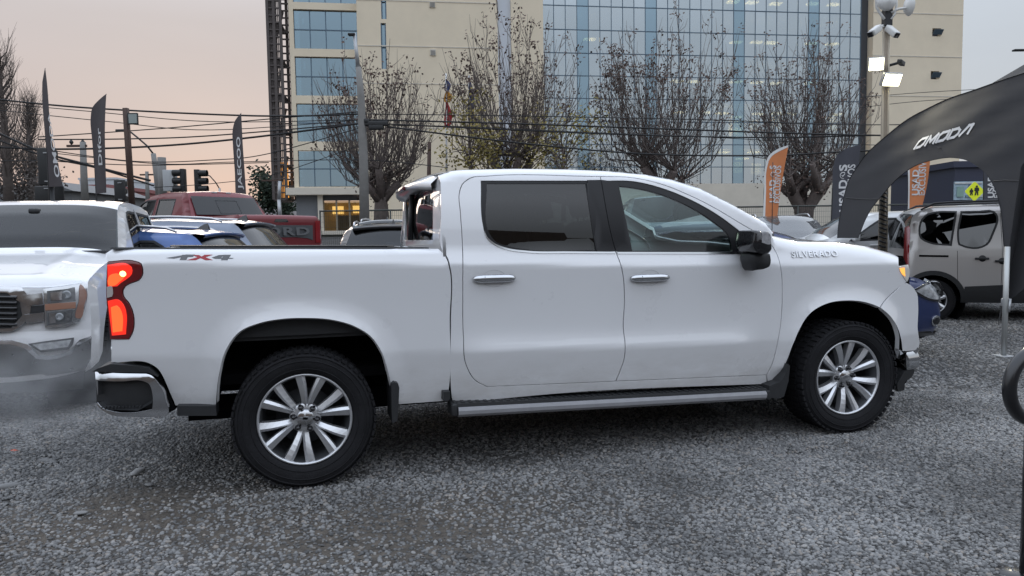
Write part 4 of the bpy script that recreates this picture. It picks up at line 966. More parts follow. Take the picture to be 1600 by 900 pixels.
# ================================================================== other vehicles
RED_GLASS = mat('rear_lamp_red', (.25, .012, .015), .15, coat=1)
CLEAR = mat('lamp_clear', (.34, .35, .36), .12, coat=1, noise=.6, nscale=22)
CARGL = glass('car_window_dark', (.045, .048, .052), 1.0, f0=.055)
CARGL2 = glass('car_windscreen', (.20, .235, .24), 1.0, f0=.075, dust=.04)
PLATE = mat('number_plate', (.72, .72, .70), .5)
class Car:
    def __init__(s, name, loc, fwd, W, prof, label, sill=.24, belt=1.0, tumble=.34, rr=.10, RR=.10, bulge=.03, crown=None, soft=3, cexp=2.5):
        s.cexp = cexp
        f = Vector((fwd[0], fwd[1], 0)).normalized(); s.fx = f; s.fy = Vector((-f.y, f.x, 0)); s.o = Vector(loc); s.W = W
        s.e = empty(name, loc, math.atan2(f.y, f.x), label, 'car'); s.belt = belt; s.sill = sill; s.tumble = tumble; s.rr = rr; s.RR = RR; s.bulge = bulge
        s.prof = prof; s.crown = crown or {}
        pts = []; tg = []
        for i in range(len(prof)-1):
            a, b = prof[i], prof[i+1]; n = max(2, int(math.hypot(b[0]-a[0], b[1]-a[1])/.06))
            for k in range(n): pts.append((a[0]+(b[0]-a[0])*k/n, a[1]+(b[1]-a[1])*k/n)); tg.append(a[2])
        pts.append((prof[-1][0], prof[-1][1])); tg.append(prof[-1][2])
        P = np.array(pts)
        for _ in range(soft):                                   # soften the corners of the outline
            Q = P.copy(); Q[1:-1] = .25*P[:-2]+.5*P[1:-1]+.25*P[2:]; P = Q
        s.P = P; s.tg = tg
    def base(s, z):
        v = 0.0
        if z < .55: v -= (.55-z)**2*.5
        v += s.bulge*(1-((z-.72)/.5)**2) if abs(z-.72) < .5 else 0
        v -= s.tumble*shinge(z-s.belt, .03) if z > s.belt-.15 else 0
        return v-s.bulge
    def S(s, x, z):
        d = float(np.hypot(s.P[:, 0]-x, s.P[:, 1]-z).min()); q = min(1, max(0, 1-d/s.rr))
        return s.base(z)-s.RR*(1-math.sqrt(max(0, 1-q*q)))
    def MS(s, side): return lambda u, v: (u, side*(s.W/2+s.S(u, v)), v)
    def hw(s, z): return s.W/2+s.base(z)-s.RR
    def ray(s, px, py):
        d = ray(px, py); o = CO-s.o; return Vector((o.dot(s.fx), o.dot(s.fy), o.z)), Vector((d.dot(s.fx), d.dot(s.fy), d.z))
    def on_side(s, px, py, side):
        o, d = s.ray(px, py); y = side*s.W/2; 
        for _ in range(8):
            t = (y-o.y)/d.y; p = o+d*t; y = side*(s.W/2+s.S(p.x, p.z))*.6+y*.4
        return (p.x, p.z)
    def px_side(s, pts, side, res=4): return [s.on_side(x, y, side) for x, y in spline(pts, res)]
    def endx(s, y, z, front):
        """x of the nose (front) or tail surface"""
        k = (s.P[:, 0] > s.P[:, 0].mean()) if front else (s.P[:, 0] < s.P[:, 0].mean())
        P = s.P[k]; i = np.argsort(P[:, 1]); x = float(np.interp(z, P[i, 1], P[i, 0])); h = max(.3, s.hw(z)); v = min(1, abs(y)/h)
        c = s.crown.get('nose' if front else 'tail', .10)*(1-v**s.cexp)
        return x+c if front else x-c
    def MF(s, off=0.0): return lambda u, v: (s.endx(u, v, True)+off, u, v)
    def MRr(s, off=0.0): return lambda u, v: (s.endx(u, v, False)-off, u, v)
    def on_end(s, px, py, front):
        o, d = s.ray(px, py); x = s.P[:, 0].max() if front else s.P[:, 0].min()
        for _ in range(8):
            t = (x-o.x)/d.x; p = o+d*t; x = .5*x+.5*s.endx(p.y, p.z, front)
        return (p.y, p.z)
    def px_end(s, pts, front, res=4): return [s.on_end(x, y, front) for x, y in spline(pts, res)]
    ridge = 0.0
    def strips(s, mats, names, nv=15):
        P = s.P; n = len(P); T = np.gradient(P, axis=0); T /= np.linalg.norm(T, axis=1)[:, None]+1e-9
        Nn = np.stack([T[:, 1], -T[:, 0]], 1)                  # outward for an outline that runs nose -> roof -> tail
        if Nn[n//2, 1] < 0: Nn = -Nn
        cr = np.array([s.crown.get(t, {'wind': .09, 'roof': .035, 'hood': .04, 'rear': .06, 'bed': .0}.get(t, .10)) for t in s.tg])
        cr = np.convolve(np.pad(cr, 3, mode='edge'), np.ones(7)/7, 'valid')
        i = 0; out_ = {}
        while i < n-1:
            j = i
            while j < n-1 and s.tg[j] == s.tg[i]: j += 1
            rows = []
            for k in range(i, j+1):
                h = s.hw(P[k, 1]); rows.append([(P[k, 0]+Nn[k, 0]*cr[k]*(1-abs(v)**s.cexp), h*v, P[k, 1]+Nn[k, 1]*cr[k]*(1-abs(v)**s.cexp)+(s.ridge*math.exp(-((abs(v)-.62)/.05)**2) if s.tg[k] == 'hood' else 0)) for v in np.linspace(-1, 1, nv)])
            t = s.tg[i]; vs = [p for r_ in rows for p in r_]; nn = nv
            fs = [(a*nn+b, (a+1)*nn+b, (a+1)*nn+b+1, a*nn+b+1) for a in range(len(rows)-1) for b in range(nn-1)]
            if t in mats and mats[t] is not None: out_[t] = mk(names.get(t, t), vs, fs, mats[t], s.e, smooth=True)
            i = j
        return out_
    def side_poly(s, arches):
        """outline of the whole side: top silhouette, then the sill with wheel arches"""
        top = [tuple(p) for p in s.P]; x0 = top[-1][0]; x1 = top[0][0]
        bot = [(x0, s.sill)]
        for (cx, r) in sorted(arches):
            bot += [(cx+r*math.cos(a), max(s.sill, s.wz+r*math.sin(a))) for a in np.linspace(math.pi*1.08, -math.pi*.08, 20) if s.wz+r*math.sin(a) >= s.sill-.02]
        bot += [(x1, s.sill)]
        return top + bot
    def sides(s, m, wins, arches, glassm, which=(-1, 1), trim=None, res=.06, doors=None):
        poly = [p for p in s.side_poly(arches)]
        # drop repeated points
        q = [poly[0]]
        for p in poly[1:]:
            if math.hypot(p[0]-q[-1][0], p[1]-q[-1][1]) > .004: q.append(p)
        if math.hypot(q[0][0]-q[-1][0], q[0][1]-q[-1][1]) < .004: q.pop()
        holes = [spline(w, .05) for w in wins]
        for side in which:
            b_ = panel('body_side', s.MS(side), q, m, s.e, holes, res=res, depth=.015, flip=side > 0)
            for h in holes:
                panel('side_window', s.MS(side), offset_poly(h, -.006), glassm, s.e, res=.15, depth=0, lift=-.008, flip=side > 0)
                panel('window_seal', s.MS(side), offset_poly(h, -.012), BLACKP, s.e, [offset_poly(h, .014)], res=.3, depth=.01, lift=.002, flip=side > 0)
            for dl in (doors or []):
                up = spline(dl, .05, closed=False); c = MB(); c.tube([s.MS(side)(u, v) for u, v in up], .0035, 4); c.build('door_seam', DARK, s.e)
    def wheels(s, xf, xr, R, kind='five', rim=None, w=.215, steer=0.0):
        for x in (xf, xr):
            for side in (-1, 1):
                c = MB(); c.lathe([(R+.15, 0), (R+.15, -side*.42), (.0001, -side*.42)], 24, c=(x, side*(s.W/2-.07), R)); c.build('wheel_housing', DARK, s.e)
            for side in (-1, 1): wheel(s.e, (x, side*(s.W/2-w/2-.02), R), kind, R, rim or R*.66, w, side, spin=x*1.3, steer=steer if x == xf else 0)
    def floor(s):
        c = MB(); x0, x1 = s.P[:, 0].min()+.15, s.P[:, 0].max()-.15
        c.box(((x0+x1)/2, 0, s.sill+.05), (x1-x0, s.W-.35, .06)); c.build('floor_pan', DARK, s.e)
    def cabin(s, xs_, z, col=INTERL):
        for x in xs_:
            c = MB(); 
            for y in (-.37, .37): c.box((x, y, z), (.14, .46, .62), Matrix.Rotation(-.2, 3, 'Y'), bev=.05); c.box((x-.08, y, z+.42), (.09, .24, .17), bev=.04)
            c.build('seat_row', col, s.e)
    def mirror(s, x, z, side, m, sz=1.0):
        y = side*(s.W/2+s.S(x, z)); c = MB(); c.box((x, y+side*.11*sz, z+.02), (.09*sz, .20*sz, .14*sz), bev=.035*sz); c.tube([(x, y-side*.02, z-.03), (x, y+side*.08, z-.02)], .022, 6); c.build('door_mirror', m, s.e)
    def rails(s, x0, x1, m, h=.045, y=None):
        for side in (-1, 1):
            pts = []
            for f in np.linspace(0, 1, 13):
                x = x0+(x1-x0)*f; k = s.tg.index('roof'); zr = float(np.interp(x, s.P[::-1, 0] if s.P[0, 0] > s.P[-1, 0] else s.P[:, 0], s.P[::-1, 1] if s.P[0, 0] > s.P[-1, 0] else s.P[:, 1]))
                e_ = min(1, min(f, 1-f)/.12); pts.append((x, side*(s.hw(zr)-.0), zr+.012+h*math.sin(e_*math.pi/2)))
            c = MB(); c.tube(pts, [.013]+[.018]*11+[.013], 8); c.build('roof_rail', m, s.e)
    wz = .32

def std_profile(L_, H, hood=.95, cowl_x=None, roof_f=None, roof_r=None, tail=None, nose=.3, hatch=.25, beltz=1.0, deck=None):
    """generic outline, nose at +L/2, tail at -L/2"""
    a = L_/2
    return [(a-.10, .22, 'bumper'), (a, .34, 'bumper'), (a, .52, 'bumper'), (a-.02, .60, 'grille'), (a-.10, hood-.14, 'hood'), (a-.28, hood-.05, 'hood'), (cowl_x, hood+.06, 'wind'), (roof_f, H-.05, 'roof'), (roof_f-.35, H-.005, 'roof'), ((roof_f+roof_r)/2-.1, H, 'roof'), (roof_r, H-.05, 'rear'), (-a+hatch, beltz, 'tail'), (-a+.08, beltz-.12, 'tail'), (-a+.02, .62, 'rbumper'), (-a, .50, 'rbumper'), (-a, .34, 'rbumper'), (-a+.08, .24, 'rbumper')]
PN = {'bumper': 'front_bumper', 'grille': 'nose_panel', 'hood': 'hood', 'wind': 'windscreen', 'roof': 'roof', 'rear': 'rear_window', 'tail': 'tailgate', 'rbumper': 'rear_bumper', 'bed': 'bed_cover'}
def flat_end(car, px, front, m, name, parent=None, lift=.006, depth=.02, res=.05, off=0.0, holes=()):
    M = car.MF(off) if front else car.MRr(off)
    return panel(name, M, car.px_end(px, front, 3), m, parent or car.e, [car.px_end(h, front, 3) for h in holes], res=res, depth=depth, lift=lift, flip=not front)
def flat_loc(car, poly, front, m, name, parent=None, lift=.006, depth=.02, res=.05, off=0.0):
    M = car.MF(off) if front else car.MRr(off)
    return panel(name, M, spline(poly, .03), m, parent or car.e, res=res, depth=depth, lift=lift, flip=not front)

# ---------------------------------------------------------------- white pickup facing the camera, at the left edge
pf = (.266, -.964)
prof = [(-.06, .36, 'bumper'), (.02, .42, 'bumper'), (.03, .60, 'bumper'), (.0, .70, 'grille'), (-.005, .90, 'grille'), (-.012, 1.075, 'hood'), (-.06, 1.125, 'hood'), (-.5, 1.215, 'hood'), (-1.22, 1.325, 'wind'), (-1.98, 1.80, 'roof'), (-2.2, 1.875, 'roof'), (-2.7, 1.905, 'roof'), (-3.35, 1.88, 'rear'), (-3.62, 1.36, 'bed'), (-5.6, 1.36, 'tail'), (-5.68, 1.30, 'tail'), (-5.68, .62, 'rbumper'), (-5.66, .45, 'rbumper')]
fp = Car('pickup_truck', (-4.48, 5.98, 0), pf, 1.96, prof, 'white pickup with split headlights and black grille at the left edge behind exhaust smoke', sill=.42, belt=1.30, tumble=.33, rr=.07, RR=.05, crown={'grille': .16, 'bumper': .17, 'nose': .16, 'hood': .05, 'roof': .03, 'wind': .10}, soft=1, cexp=4.0)
fp.e['category'] = 'pickup truck'; fp.wz = .42; fp.ridge = .010
fp.strips({'bumper': WHITE, 'grille': WHITE, 'hood': WHITE, 'wind': glass('pickup_windscreen', (.16, .19, .20), .62, f0=.05, dust=.02), 'roof': WHITE, 'rear': CARGL, 'tail': WHITE, 'rbumper': CHROME, 'bed': BLACKP}, PN, 41)
fp.sides(WHITE, [[(-1.72, 1.30, 1), (-2.42, 1.33, 1), (-2.50, 1.78, 1), (-2.10, 1.755)], [(-2.58, 1.33, 1), (-3.22, 1.36, 1), (-3.24, 1.76, 1), (-2.62, 1.78, 1)]], [(-.70, .57), (-4.6, .53)], CARGL, doors=[[(-1.50, .62), (-1.48, 1.25)], [(-2.52, .6), (-2.54, 1.82)]])
fp.wheels(-.74, -4.6, .42, 'seven', .26, .27)
fp.floor(); fp.cabin((-2.3,), 1.1); fp.mirror(-1.62, 1.34, -1, BLACKP, 1.4); fp.mirror(-1.62, 1.34, 1, BLACKP, 1.4) if False else None
ck = MB(); ck.box((-1.20, 0, 1.352), (.20, 1.62, .03), bev=.01); ck.build('cowl', BLACKP, fp.e)
for (ya, yb) in ((.55, -.05), (-.30, -.78)):
    wp = MB(); wp.tube([(-1.16, ya, 1.365), (-1.18, (ya+yb)/2, 1.375), (-1.19, yb, 1.36)], .012, 6); wp.box((-1.16, ya, 1.36), (.05, .08, .03), bev=.01); wp.build('wiper', BLACKP, fp.e)
mir = MB(); mir.box((-1.86, .0, 1.73), (.05, .24, .07), bev=.02); mir.box((-1.80, 0, 1.78), (.12, .10, .05), bev=.02); mir.build('rear_view_mirror', BLACKP, fp.e)
# grille, chrome surround and bars, headlights, bumper
def FE(px, m, name, lift, depth=.02, parent=None, holes=(), res=.05): return flat_end(fp, px, True, m, name, parent, lift+.012, depth, res, .02, holes)
gr_out = [(-118, 458, 1), (-100, 449), (-60, 447), (0, 448.5), (36, 450.5, 1), (47, 463), (48, 492), (36, 508), (22, 517, 1), (-30, 520), (-100, 518, 1), (-122, 490)]
gr_in = [(-110, 462, 1), (-95, 458), (-40, 456.5), (14, 457.5, 1), (34, 472, 1), (37.5, 492, 1), (20, 512.5, 1), (-40, 514), (-100, 512, 1), (-114, 488)]
gr = FE(gr_out, CHROME, 'grille_surround', .012, .03, None, [gr_in])
gk = FE(gr_in, BLACKP, 'grille', .004, 0)
for k in range(6):
    y0 = 462+k*8.5; a, b = fp.on_end(-90, y0, True), fp.on_end(30, y0+2, True)
    c = MB(); c.tube([(fp.endx(a[0]+(b[0]-a[0])*f, a[1]+(b[1]-a[1])*f, True)+.046, a[0]+(b[0]-a[0])*f, a[1]+(b[1]-a[1])*f) for f in np.linspace(0, 1, 9)], .014, 6); c.build('grille_bar', BLACKG, gk)
FE([(38, 461, 1), (68, 458, 1), (69, 475, 1), (44, 478, 1)], CHROME, 'grille_arm', .016)
FE([(40, 491, 1), (70, 487.5, 1), (71, 501, 1), (44, 505, 1)], CHROME, 'grille_arm', .016)
FE([(34, 479.5, 1), (70, 476.5, 1), (70, 487, 1), (36, 490, 1)], BLACKP, 'grille_arm_gap', .010)
hlp = FE([(69.5, 453, 1), (100, 447.5), (127, 443, 1), (134, 449), (136, 458), (133, 478), (124.5, 502, 1), (108, 508), (72.5, 511.5, 1)], mat('headlight_bezel', (.55, .56, .57), .18, metal=.9, coat=1), 'headlight', .012)
LENSD = mat('lamp_dark_glass', (.13, .135, .14), .08, coat=1, noise=.5, nscale=9)
for px, m, nm in (([(75, 455, 1), (117, 450.5, 1), (118, 470, 1), (76, 473, 1)], LENSD, 'upper_lens'), ([(72, 475, 1), (118, 471.5, 1), (118, 481, 1), (72.5, 484.5, 1)], mat('amber_lens', (.36, .19, .13), .2, coat=1), 'amber_lens'), ([(74, 487, 1), (115, 483, 1), (112, 503, 1), (75, 508, 1)], LENSD, 'lower_lens'), ([(126, 446), (134, 456), (131, 476), (124, 497), (121, 497), (123, 470)], mat('amber_side_lens', (.30, .17, .13), .2, coat=1), 'side_marker')):
    FE(px, m, nm, .018, .004, hlp)
for rp_ in ([(80, 457.5, 1), (98, 455.5, 1), (97, 468.5, 1), (81, 470, 1)], [(102, 486.5, 1), (112, 485.5, 1), (109.5, 501, 1), (103, 502, 1)], [(78, 489, 1), (88, 488, 1), (88, 504, 1), (79, 505, 1)]): FE(rp_, CHROME, 'reflector', .0215, .003, hlp)
for cx, cy, r in ((107, 460, .036), (96, 494, .032)):
    y_, z_ = fp.on_end(cx, cy, True); c = MB(); c.lathe([(r, .004), (r*.9, .012), (r*.5, .006), (.0001, .004)], 16, 'x', (fp.endx(y_, z_, True)+.050, y_, z_)); c.build('projector', mat('projector_lens', (.34, .36, .38), .05, coat=1), hlp)
FE([(38, 448.5, 1), (80, 448), (128, 441.5, 1), (129, 443.5, 1), (80, 450.5), (38, 451, 1)], CHROME, 'hood_edge_trim', .014, .01)
FE([(-120, 533, 1), (0, 532, 1), (22, 532, 1), (46, 538, 1), (62, 553, 1), (80, 554.5), (106, 549, 1), (124, 531, 1), (141, 525, 1), (142, 528.5, 1), (128, 535, 1), (110, 553, 1), (80, 560), (60, 559, 1), (42, 544, 1), (20, 538, 1), (-120, 538, 1)], CHROME, 'bumper_trim', .024, .02)
FE([(-120, 538, 1), (20, 538, 1), (42, 544, 1), (60, 559, 1), (82, 560), (111, 553, 1), (128, 536, 1), (142, 529, 1), (141, 558, 1), (132, 574, 1), (60, 584, 1), (-120, 584, 1)], mat('bumper_satin', (.20, .205, .21), .28, metal=.9, noise=.1), 'bumper_face', .016, .04)
fog = FE([(46, 537, 1), (80, 532), (116, 527.5, 1), (114, 538), (107, 545, 1), (66, 549.5, 1)], BLACKP, 'fog_lamp', .010)
FE([(53, 538.5, 1), (112, 530.5, 1), (107, 541, 1), (66, 546, 1)], CLEAR, 'fog_lens', .016, .003, fog)
FE([(-120, 585, 1), (60, 585, 1), (134, 577, 1), (130, 606, 1), (60, 612, 1), (-120, 612, 1)], BLACKP, 'lower_valance', .0, .05)

# ---------------------------------------------------------------- red pickup seen from behind
a = math.radians(53); ff = (-math.sin(a), math.cos(a)); RED = mat('red_metallic_paint', (.16, .009, .015), .38, metal=.2, coat=.5)
RX, RY = -4.33, 13.9; gR = .45
prof = [(5.55, .45, 'bumper'), (5.66, .55, 'bumper'), (5.66, .80, 'grille'), (5.58, 1.08, 'hood'), (5.3, 1.20, 'hood'), (4.25, 1.30, 'wind'), (3.55, 1.86, 'roof'), (3.25, 1.95, 'roof'), (2.7, 1.985, 'roof'), (1.98, 1.95, 'rear'), (1.62, 1.44, 'bed'), (.06, 1.46, 'tail'), (.0, 1.43, 'tail'), (.01, .80, 'rbumper'), (-.10, .74, 'rbumper'), (-.10, .54, 'rbumper'), (.10, .50, 'rbumper')]
rp = Car('pickup_truck', (RX, RY, gR), ff, 1.98, prof, 'dark red pickup with a lettered tailgate parked behind the two blue cars', sill=.48, belt=1.34, tumble=.30, rr=.09, RR=.08, crown={'tail': .015, 'rear': .06, 'roof': .03, 'rbumper': .03, 'bed': 0}, soft=1)
rp.e['category'] = 'pickup truck'; rp.wz = .44
rp.strips({'bumper': BLACKP, 'grille': BLACKG, 'hood': RED, 'wind': CARGL2, 'roof': RED, 'rear': RED, 'tail': RED, 'rbumper': BLACKP, 'bed': BLACKP}, {**PN, 'rear': 'cab_rear_wall'}, 15)
rp.sides(RED, [[(4.02, 1.34, 1), (3.02, 1.34, 1), (2.98, 1.84, 1), (3.50, 1.80)], [(2.88, 1.34, 1), (2.25, 1.36, 1), (2.22, 1.82, 1), (2.86, 1.84, 1)]], [(4.62, .55), (1.05, .55)], CARGL2, doors=[[(2.95, .6), (2.93, 1.88)], [(1.98, .6), (1.98, 1.44)], [(4.1, .7), (4.08, 1.30)]])
rp.wheels(4.62, 1.05, .44, 'seven', .24, .3); rp.floor(); rp.mirror(3.95, 1.36, 1, BLACKP, 1.7)
def MRW(y, z): f = (z-1.44)/(1.95-1.44); return (1.62+.36*f-.012-.06*(1-(abs(y)/.9)**2.5), y, z)
wp = [(-.74, 1.50), (.74, 1.50), (.70, 1.87), (-.70, 1.87)]
rwg = panel('rear_window', MRW, spline([(*p, 1) for p in wp], .05), CARGL, rp.e, res=.1, depth=.01, lift=.012, flip=True)
panel('slider_frame', MRW, [(-.24, 1.52), (.24, 1.52), (.24, 1.80), (-.24, 1.80)], BLACKP, rwg, [[(-.225, 1.535), (.225, 1.535), (.225, 1.785), (-.225, 1.785)]], res=.1, depth=.004, lift=.016, flip=True)
c = MB(); c.box((1.96, 0, 1.965), (.05, .40, .04), bev=.01); c.build('high_brake_lamp', RED_GLASS, rp.e)
for yy in (-.15, .15):
    c = MB(); c.box((1.952, yy, 1.965), (.05, .11, .03), bev=.006); c.build('cargo_lamp', CLEAR, rp.e)
def RE(poly, m, name, lift=.006, depth=.02, parent=None): return flat_loc(rp, [(*p, 1) for p in poly], False, m, name, parent, lift, depth)
tb = RE([(-.72, .98), (-.60, 1.02), (-.3, 1.045), (.3, 1.045), (.60, 1.02), (.72, .98), (.72, 1.27), (-.72, 1.27)], mat('tailgate_applique', (.07, .075, .08), .55), 'tailgate_panel', .012, .03)
fit_text('tailgate_lettering', 'FORD', lambda u, v, h: (rp.endx(u, v, False)-.016-h, -u, v), -.62, 1.075, .62, 1.235, mat('tailgate_letter', (.13, .135, .14), .5), rp.e, bold=.03, thick=.02, spacing=1.15)
RE([(-.16, 1.33), (.16, 1.33), (.12, 1.385), (-.12, 1.385)], BLACKG, 'tailgate_handle', .008)
for sy in (-1, 1): RE([(sy*.79, .93), (sy*.905, .93), (sy*.905, 1.36), (sy*.79, 1.36)][::sy], RED_GLASS, 'rear_lamp', .014, .04)

# ---------------------------------------------------------------- generic crossover used for the parked cars
def crossover(name, loc, fwd, L_, W, H, paint, label, belt=1.02, hood=1.0, kind='five', rails=None, spoiler=True, sill=.28, R=.345, rear_glass=CARGL, wind=CARGL2, cab=True, group=None):
    a = L_/2
    prof = std_profile(L_, H, hood, a-1.15, a-1.85, -a+.55, None, hatch=.14, beltz=belt-.02)
    k = Car(name, loc, fwd, W, prof, label, sill=sill, belt=belt, tumble=.36, rr=.12, RR=.11, crown={'tail': .10, 'rbumper': .12, 'rear': .09, 'wind': .13, 'nose': .16, 'bumper': .16, 'grille': .16})
    k.wz = R
    k.strips({'bumper': paint, 'grille': paint, 'hood': paint, 'wind': wind, 'roof': paint, 'rear': rear_glass, 'tail': paint, 'rbumper': BLACKP}, PN)
    zb = belt-.02; zt_ = H-.13
    k.sides(paint, [[(a-1.45, zb, 1), (.02, zb+.02, 1), (.0, zt_+.02, 1), (a-1.98, zt_-.02)], [(-.08, zb+.02, 1), (-a+.95, zb+.05), (-a+.80, zt_-.10), (-a+.95, zt_, 1), (-.06, zt_+.02, 1)]], [(a-.88, R+.07), (-a+.80, R+.07)], CARGL, doors=[[(-.03, .40), (-.03, zt_+.03)], [(a-1.38, .42), (a-1.40, belt-.05)], [(-a+1.18, .62), (-a+.92, belt)]])
    k.wheels(a-.88, -a+.80, R, kind); k.floor()
    if cab: k.cabin((.25, -.75), belt-.05)
    for sd_ in (-1, 1): k.mirror(a-1.52, belt+.02, sd_, paint)
    if rails: k.rails(a-2.0, -a+.75, rails)
    for sy in (-1, 1):
        flat_loc(k, [(sy*.50, belt-.24, 1), (sy*(W/2-.13), belt-.27, 1), (sy*(W/2-.12), belt-.08, 1), (sy*.52, belt-.12, 1)][::sy], False, RED_GLASS, 'rear_lamp', None, .012, .03)
        flat_loc(k, [(sy*.45, hood-.30, 1), (sy*(W/2-.14), hood-.26, 1), (sy*(W/2-.15), hood-.16, 1), (sy*.48, hood-.22, 1)][::sy], True, CLEAR, 'headlight', None, .012, .03)
    flat_loc(k, [(-.26, .62, 1), (.26, .62, 1), (.26, .74, 1), (-.26, .74, 1)], False, PLATE, 'number_plate', None, .012, .008)
    flat_loc(k, [(-.46, .42, 1), (.46, .42, 1), (.42, .56, 1), (-.42, .56, 1)], True, BLACKP, 'air_intake', None, .010, .02)
    if spoiler:
        rows = []; xr = -a+.58
        for f in np.linspace(0, 1, 5): rows.append([(xr-.20*f+.03*abs(v)**3, (k.hw(H-.04)+.02)*v*(1-.03*f), H-.035-.03*f+.03*(1-abs(v)**2.4)) for v in np.linspace(-1, 1, 13)])
        rows.append([(p[0]+.03, p[1], p[2]-.035) for p in rows[-1]]); rows.append([(xr, p[1], p[2]-.03) for p in rows[-1]])
        loft('roof_spoiler', rows, paint, k.e)
    fin = MB(); fin.add([(-a+.80, -.022, H+.005), (-a+.62, -.028, H-.0), (-a+.62, .028, H), (-a+.80, .022, H+.005), (-a+.64, 0, H+.085), (-a+.69, 0, H+.075)], [(0, 1, 4, 5), (3, 5, 4, 2), (1, 2, 4), (0, 5, 3)]); fin.build('roof_fin', BLACKG, k.e)
    if group: k.e['group'] = group
    return k
BLUE = mat('bright_blue_paint', (.035, .10, .30), .3, metal=.3, coat=1.0); SLATE = mat('slate_blue_paint', (.17, .20, .26), .3, metal=.4, coat=1.0)
DKBRN = mat('dark_grey_paint', (.075, .072, .075), .3, metal=.45, coat=1.0); NAVY = mat('navy_paint', (.018, .034, .12), .28, metal=.3, coat=1.0)
GRY = mat('mid_grey_paint', (.15, .155, .165), .32, metal=.4, coat=1.0); WARMG = mat('warm_silver_paint', (.52, .495, .475), .34, metal=.35, coat=.9)
SILV = mat('satin_rail', (.55, .55, .56), .3, metal=.9)
kb = crossover('parked_car', (-3.12-2.05, 9.15, G(-5.6, 9.1)), (-1, .03), 4.15, 1.76, 1.575, BLUE, 'bright blue crossover facing left behind the bed of the white pickup', belt=1.10, hood=1.03, rails=SILV, group='cars parked facing left')
ks = crossover('parked_car', (-3.38-2.2, 11.15, .04), (-1, .03), 4.5, 1.86, 1.70, SLATE, 'slate blue SUV with silver roof rails behind the bright blue crossover', belt=1.18, hood=1.08, rails=SILV, R=.36, group='cars parked facing left')
p = at(597, 386, 11.0)
kd = crossover('parked_car', (p.x-.15, 11.0+2.05, .07), (-.16, 1), 4.3, 1.84, 1.60, DKBRN, 'dark grey SUV seen from behind beside the rear window of the white pickup', belt=1.10, hood=1.02, rails=SILV)
p = at(593, 386, 16.0)
kw = crossover('parked_car', (p.x, 18.2, .30), (-.05, 1), 4.4, 1.84, 1.56, WHITE2, 'white roofed car behind the dark grey SUV', belt=1.05, rails=SILV, spoiler=False)
# steel-blue pickup seen through the front door glass
p = at(1075, 340, 12.0); RGB_ = mat('steel_blue_paint', (.10, .13, .165), .32, metal=.4, coat=1.0)
prof = [(5.2, .45, 'bumper'), (5.3, .60, 'bumper'), (5.28, .85, 'grille'), (5.2, 1.05, 'hood'), (4.1, 1.16, 'wind'), (3.4, 1.70, 'roof'), (2.9, 1.80, 'roof'), (1.9, 1.78, 'rear'), (1.62, 1.26, 'bed'), (.05, 1.28, 'tail'), (.0, 1.25, 'tail'), (.0, .70, 'rbumper'), (-.08, .62, 'rbumper'), (-.08, .45, 'rbumper')]
kf = Car('pickup_truck', (p.x, 12.0, .36), (.06, 1), 1.86, prof, 'steel blue pickup glimpsed through the front door glass of the white pickup', sill=.45, belt=1.22, tumble=.30, rr=.09, RR=.08, crown={'tail': .02, 'rear': .05, 'roof': .03})
kf.e['category'] = 'pickup truck'; kf.wz = .40
kf.strips({'bumper': BLACKP, 'grille': BLACKG, 'hood': RGB_, 'wind': CARGL2, 'roof': RGB_, 'rear': CARGL, 'tail': RGB_, 'rbumper': CHROME, 'bed': BLACKP}, PN)
kf.sides(RGB_, [[(3.7, 1.22, 1), (2.85, 1.22, 1), (2.83, 1.68, 1), (3.35, 1.65)], [(2.75, 1.22, 1), (2.0, 1.24, 1), (2.02, 1.66, 1), (2.73, 1.68, 1)]], [(4.3, .50), (1.1, .50)], CARGL)
kf.wheels(4.3, 1.1, .40, 'seven', .23, .27); kf.floor(); kf.mirror(3.75, 1.30, -1, BLACKP, 1.5); kf.mirror(3.75, 1.30, 1, BLACKP, 1.5)
eb = MB(); eb.lathe([(.0001, -.03), (.075, -.028), (.082, -.018), (.08, 0)], 28, 'x', (0, 0, 0)); em = eb.build('oval_emblem', mat('emblem_blue', (.03, .07, .20), .25, coat=1), kf.e, loc=(-.02, 0, 1.08)); em.scale = (1, 1.6, .62)
fit_text('emblem_script', 'Ford', lambda u, v, h: (-.031-h, -u, v), -.075, -.028, .075, .028, CHROME, em, shear=.35, bold=.01, thick=.004)
for sy in (-1, 1): flat_loc(kf, [(sy*.74, .78, 1), (sy*.85, .78, 1), (sy*.85, 1.20, 1), (sy*.74, 1.20, 1)][::sy], False, RED_GLASS, 'rear_lamp', None, .012, .03)

# navy hatchback behind the nose of the white pickup
hd = Vector((ex.x, ex.y, 0)); nose = Vector((4.66, 9.10, 0)); L_ = 4.05; cpos = nose-hd*(L_/2)
kn = crossover('parked_car', (cpos.x, cpos.y, 0), (hd.x, hd.y), L_, 1.75, 1.455, NAVY, 'navy blue hatchback behind the hood of the white pickup', belt=.98, hood=.96, R=.32, spoiler=True)
for sy in (-1, 1):
    flat_loc(kn, [(sy*.36, .64, 1), (sy*.70, .62, 1), (sy*.80, .74), (sy*.78, .88, 1), (sy*.55, .82, 1)][::sy], True, CLEAR, 'headlight_lens', None, .03, .03)
    y_, z_ = sy*.64, .44; c = MB(); c.lathe([(.055, .0), (.05, .02), (.035, .012), (.0001, .01)], 18, 'x', (kn.endx(y_, z_, True)+.01, y_, z_)); c.build('fog_lamp', CHROME, kn.e)
MN = kn.MS(-1); an = L_/2
hlq = panel('headlight', MN, spline([(an-.50, .78, 1), (an-.30, .85), (an-.10, .86), (an-.03, .74), (an-.05, .64, 1), (an-.22, .66)], .03), CLEAR, kn.e, res=.04, depth=.02, lift=.012)
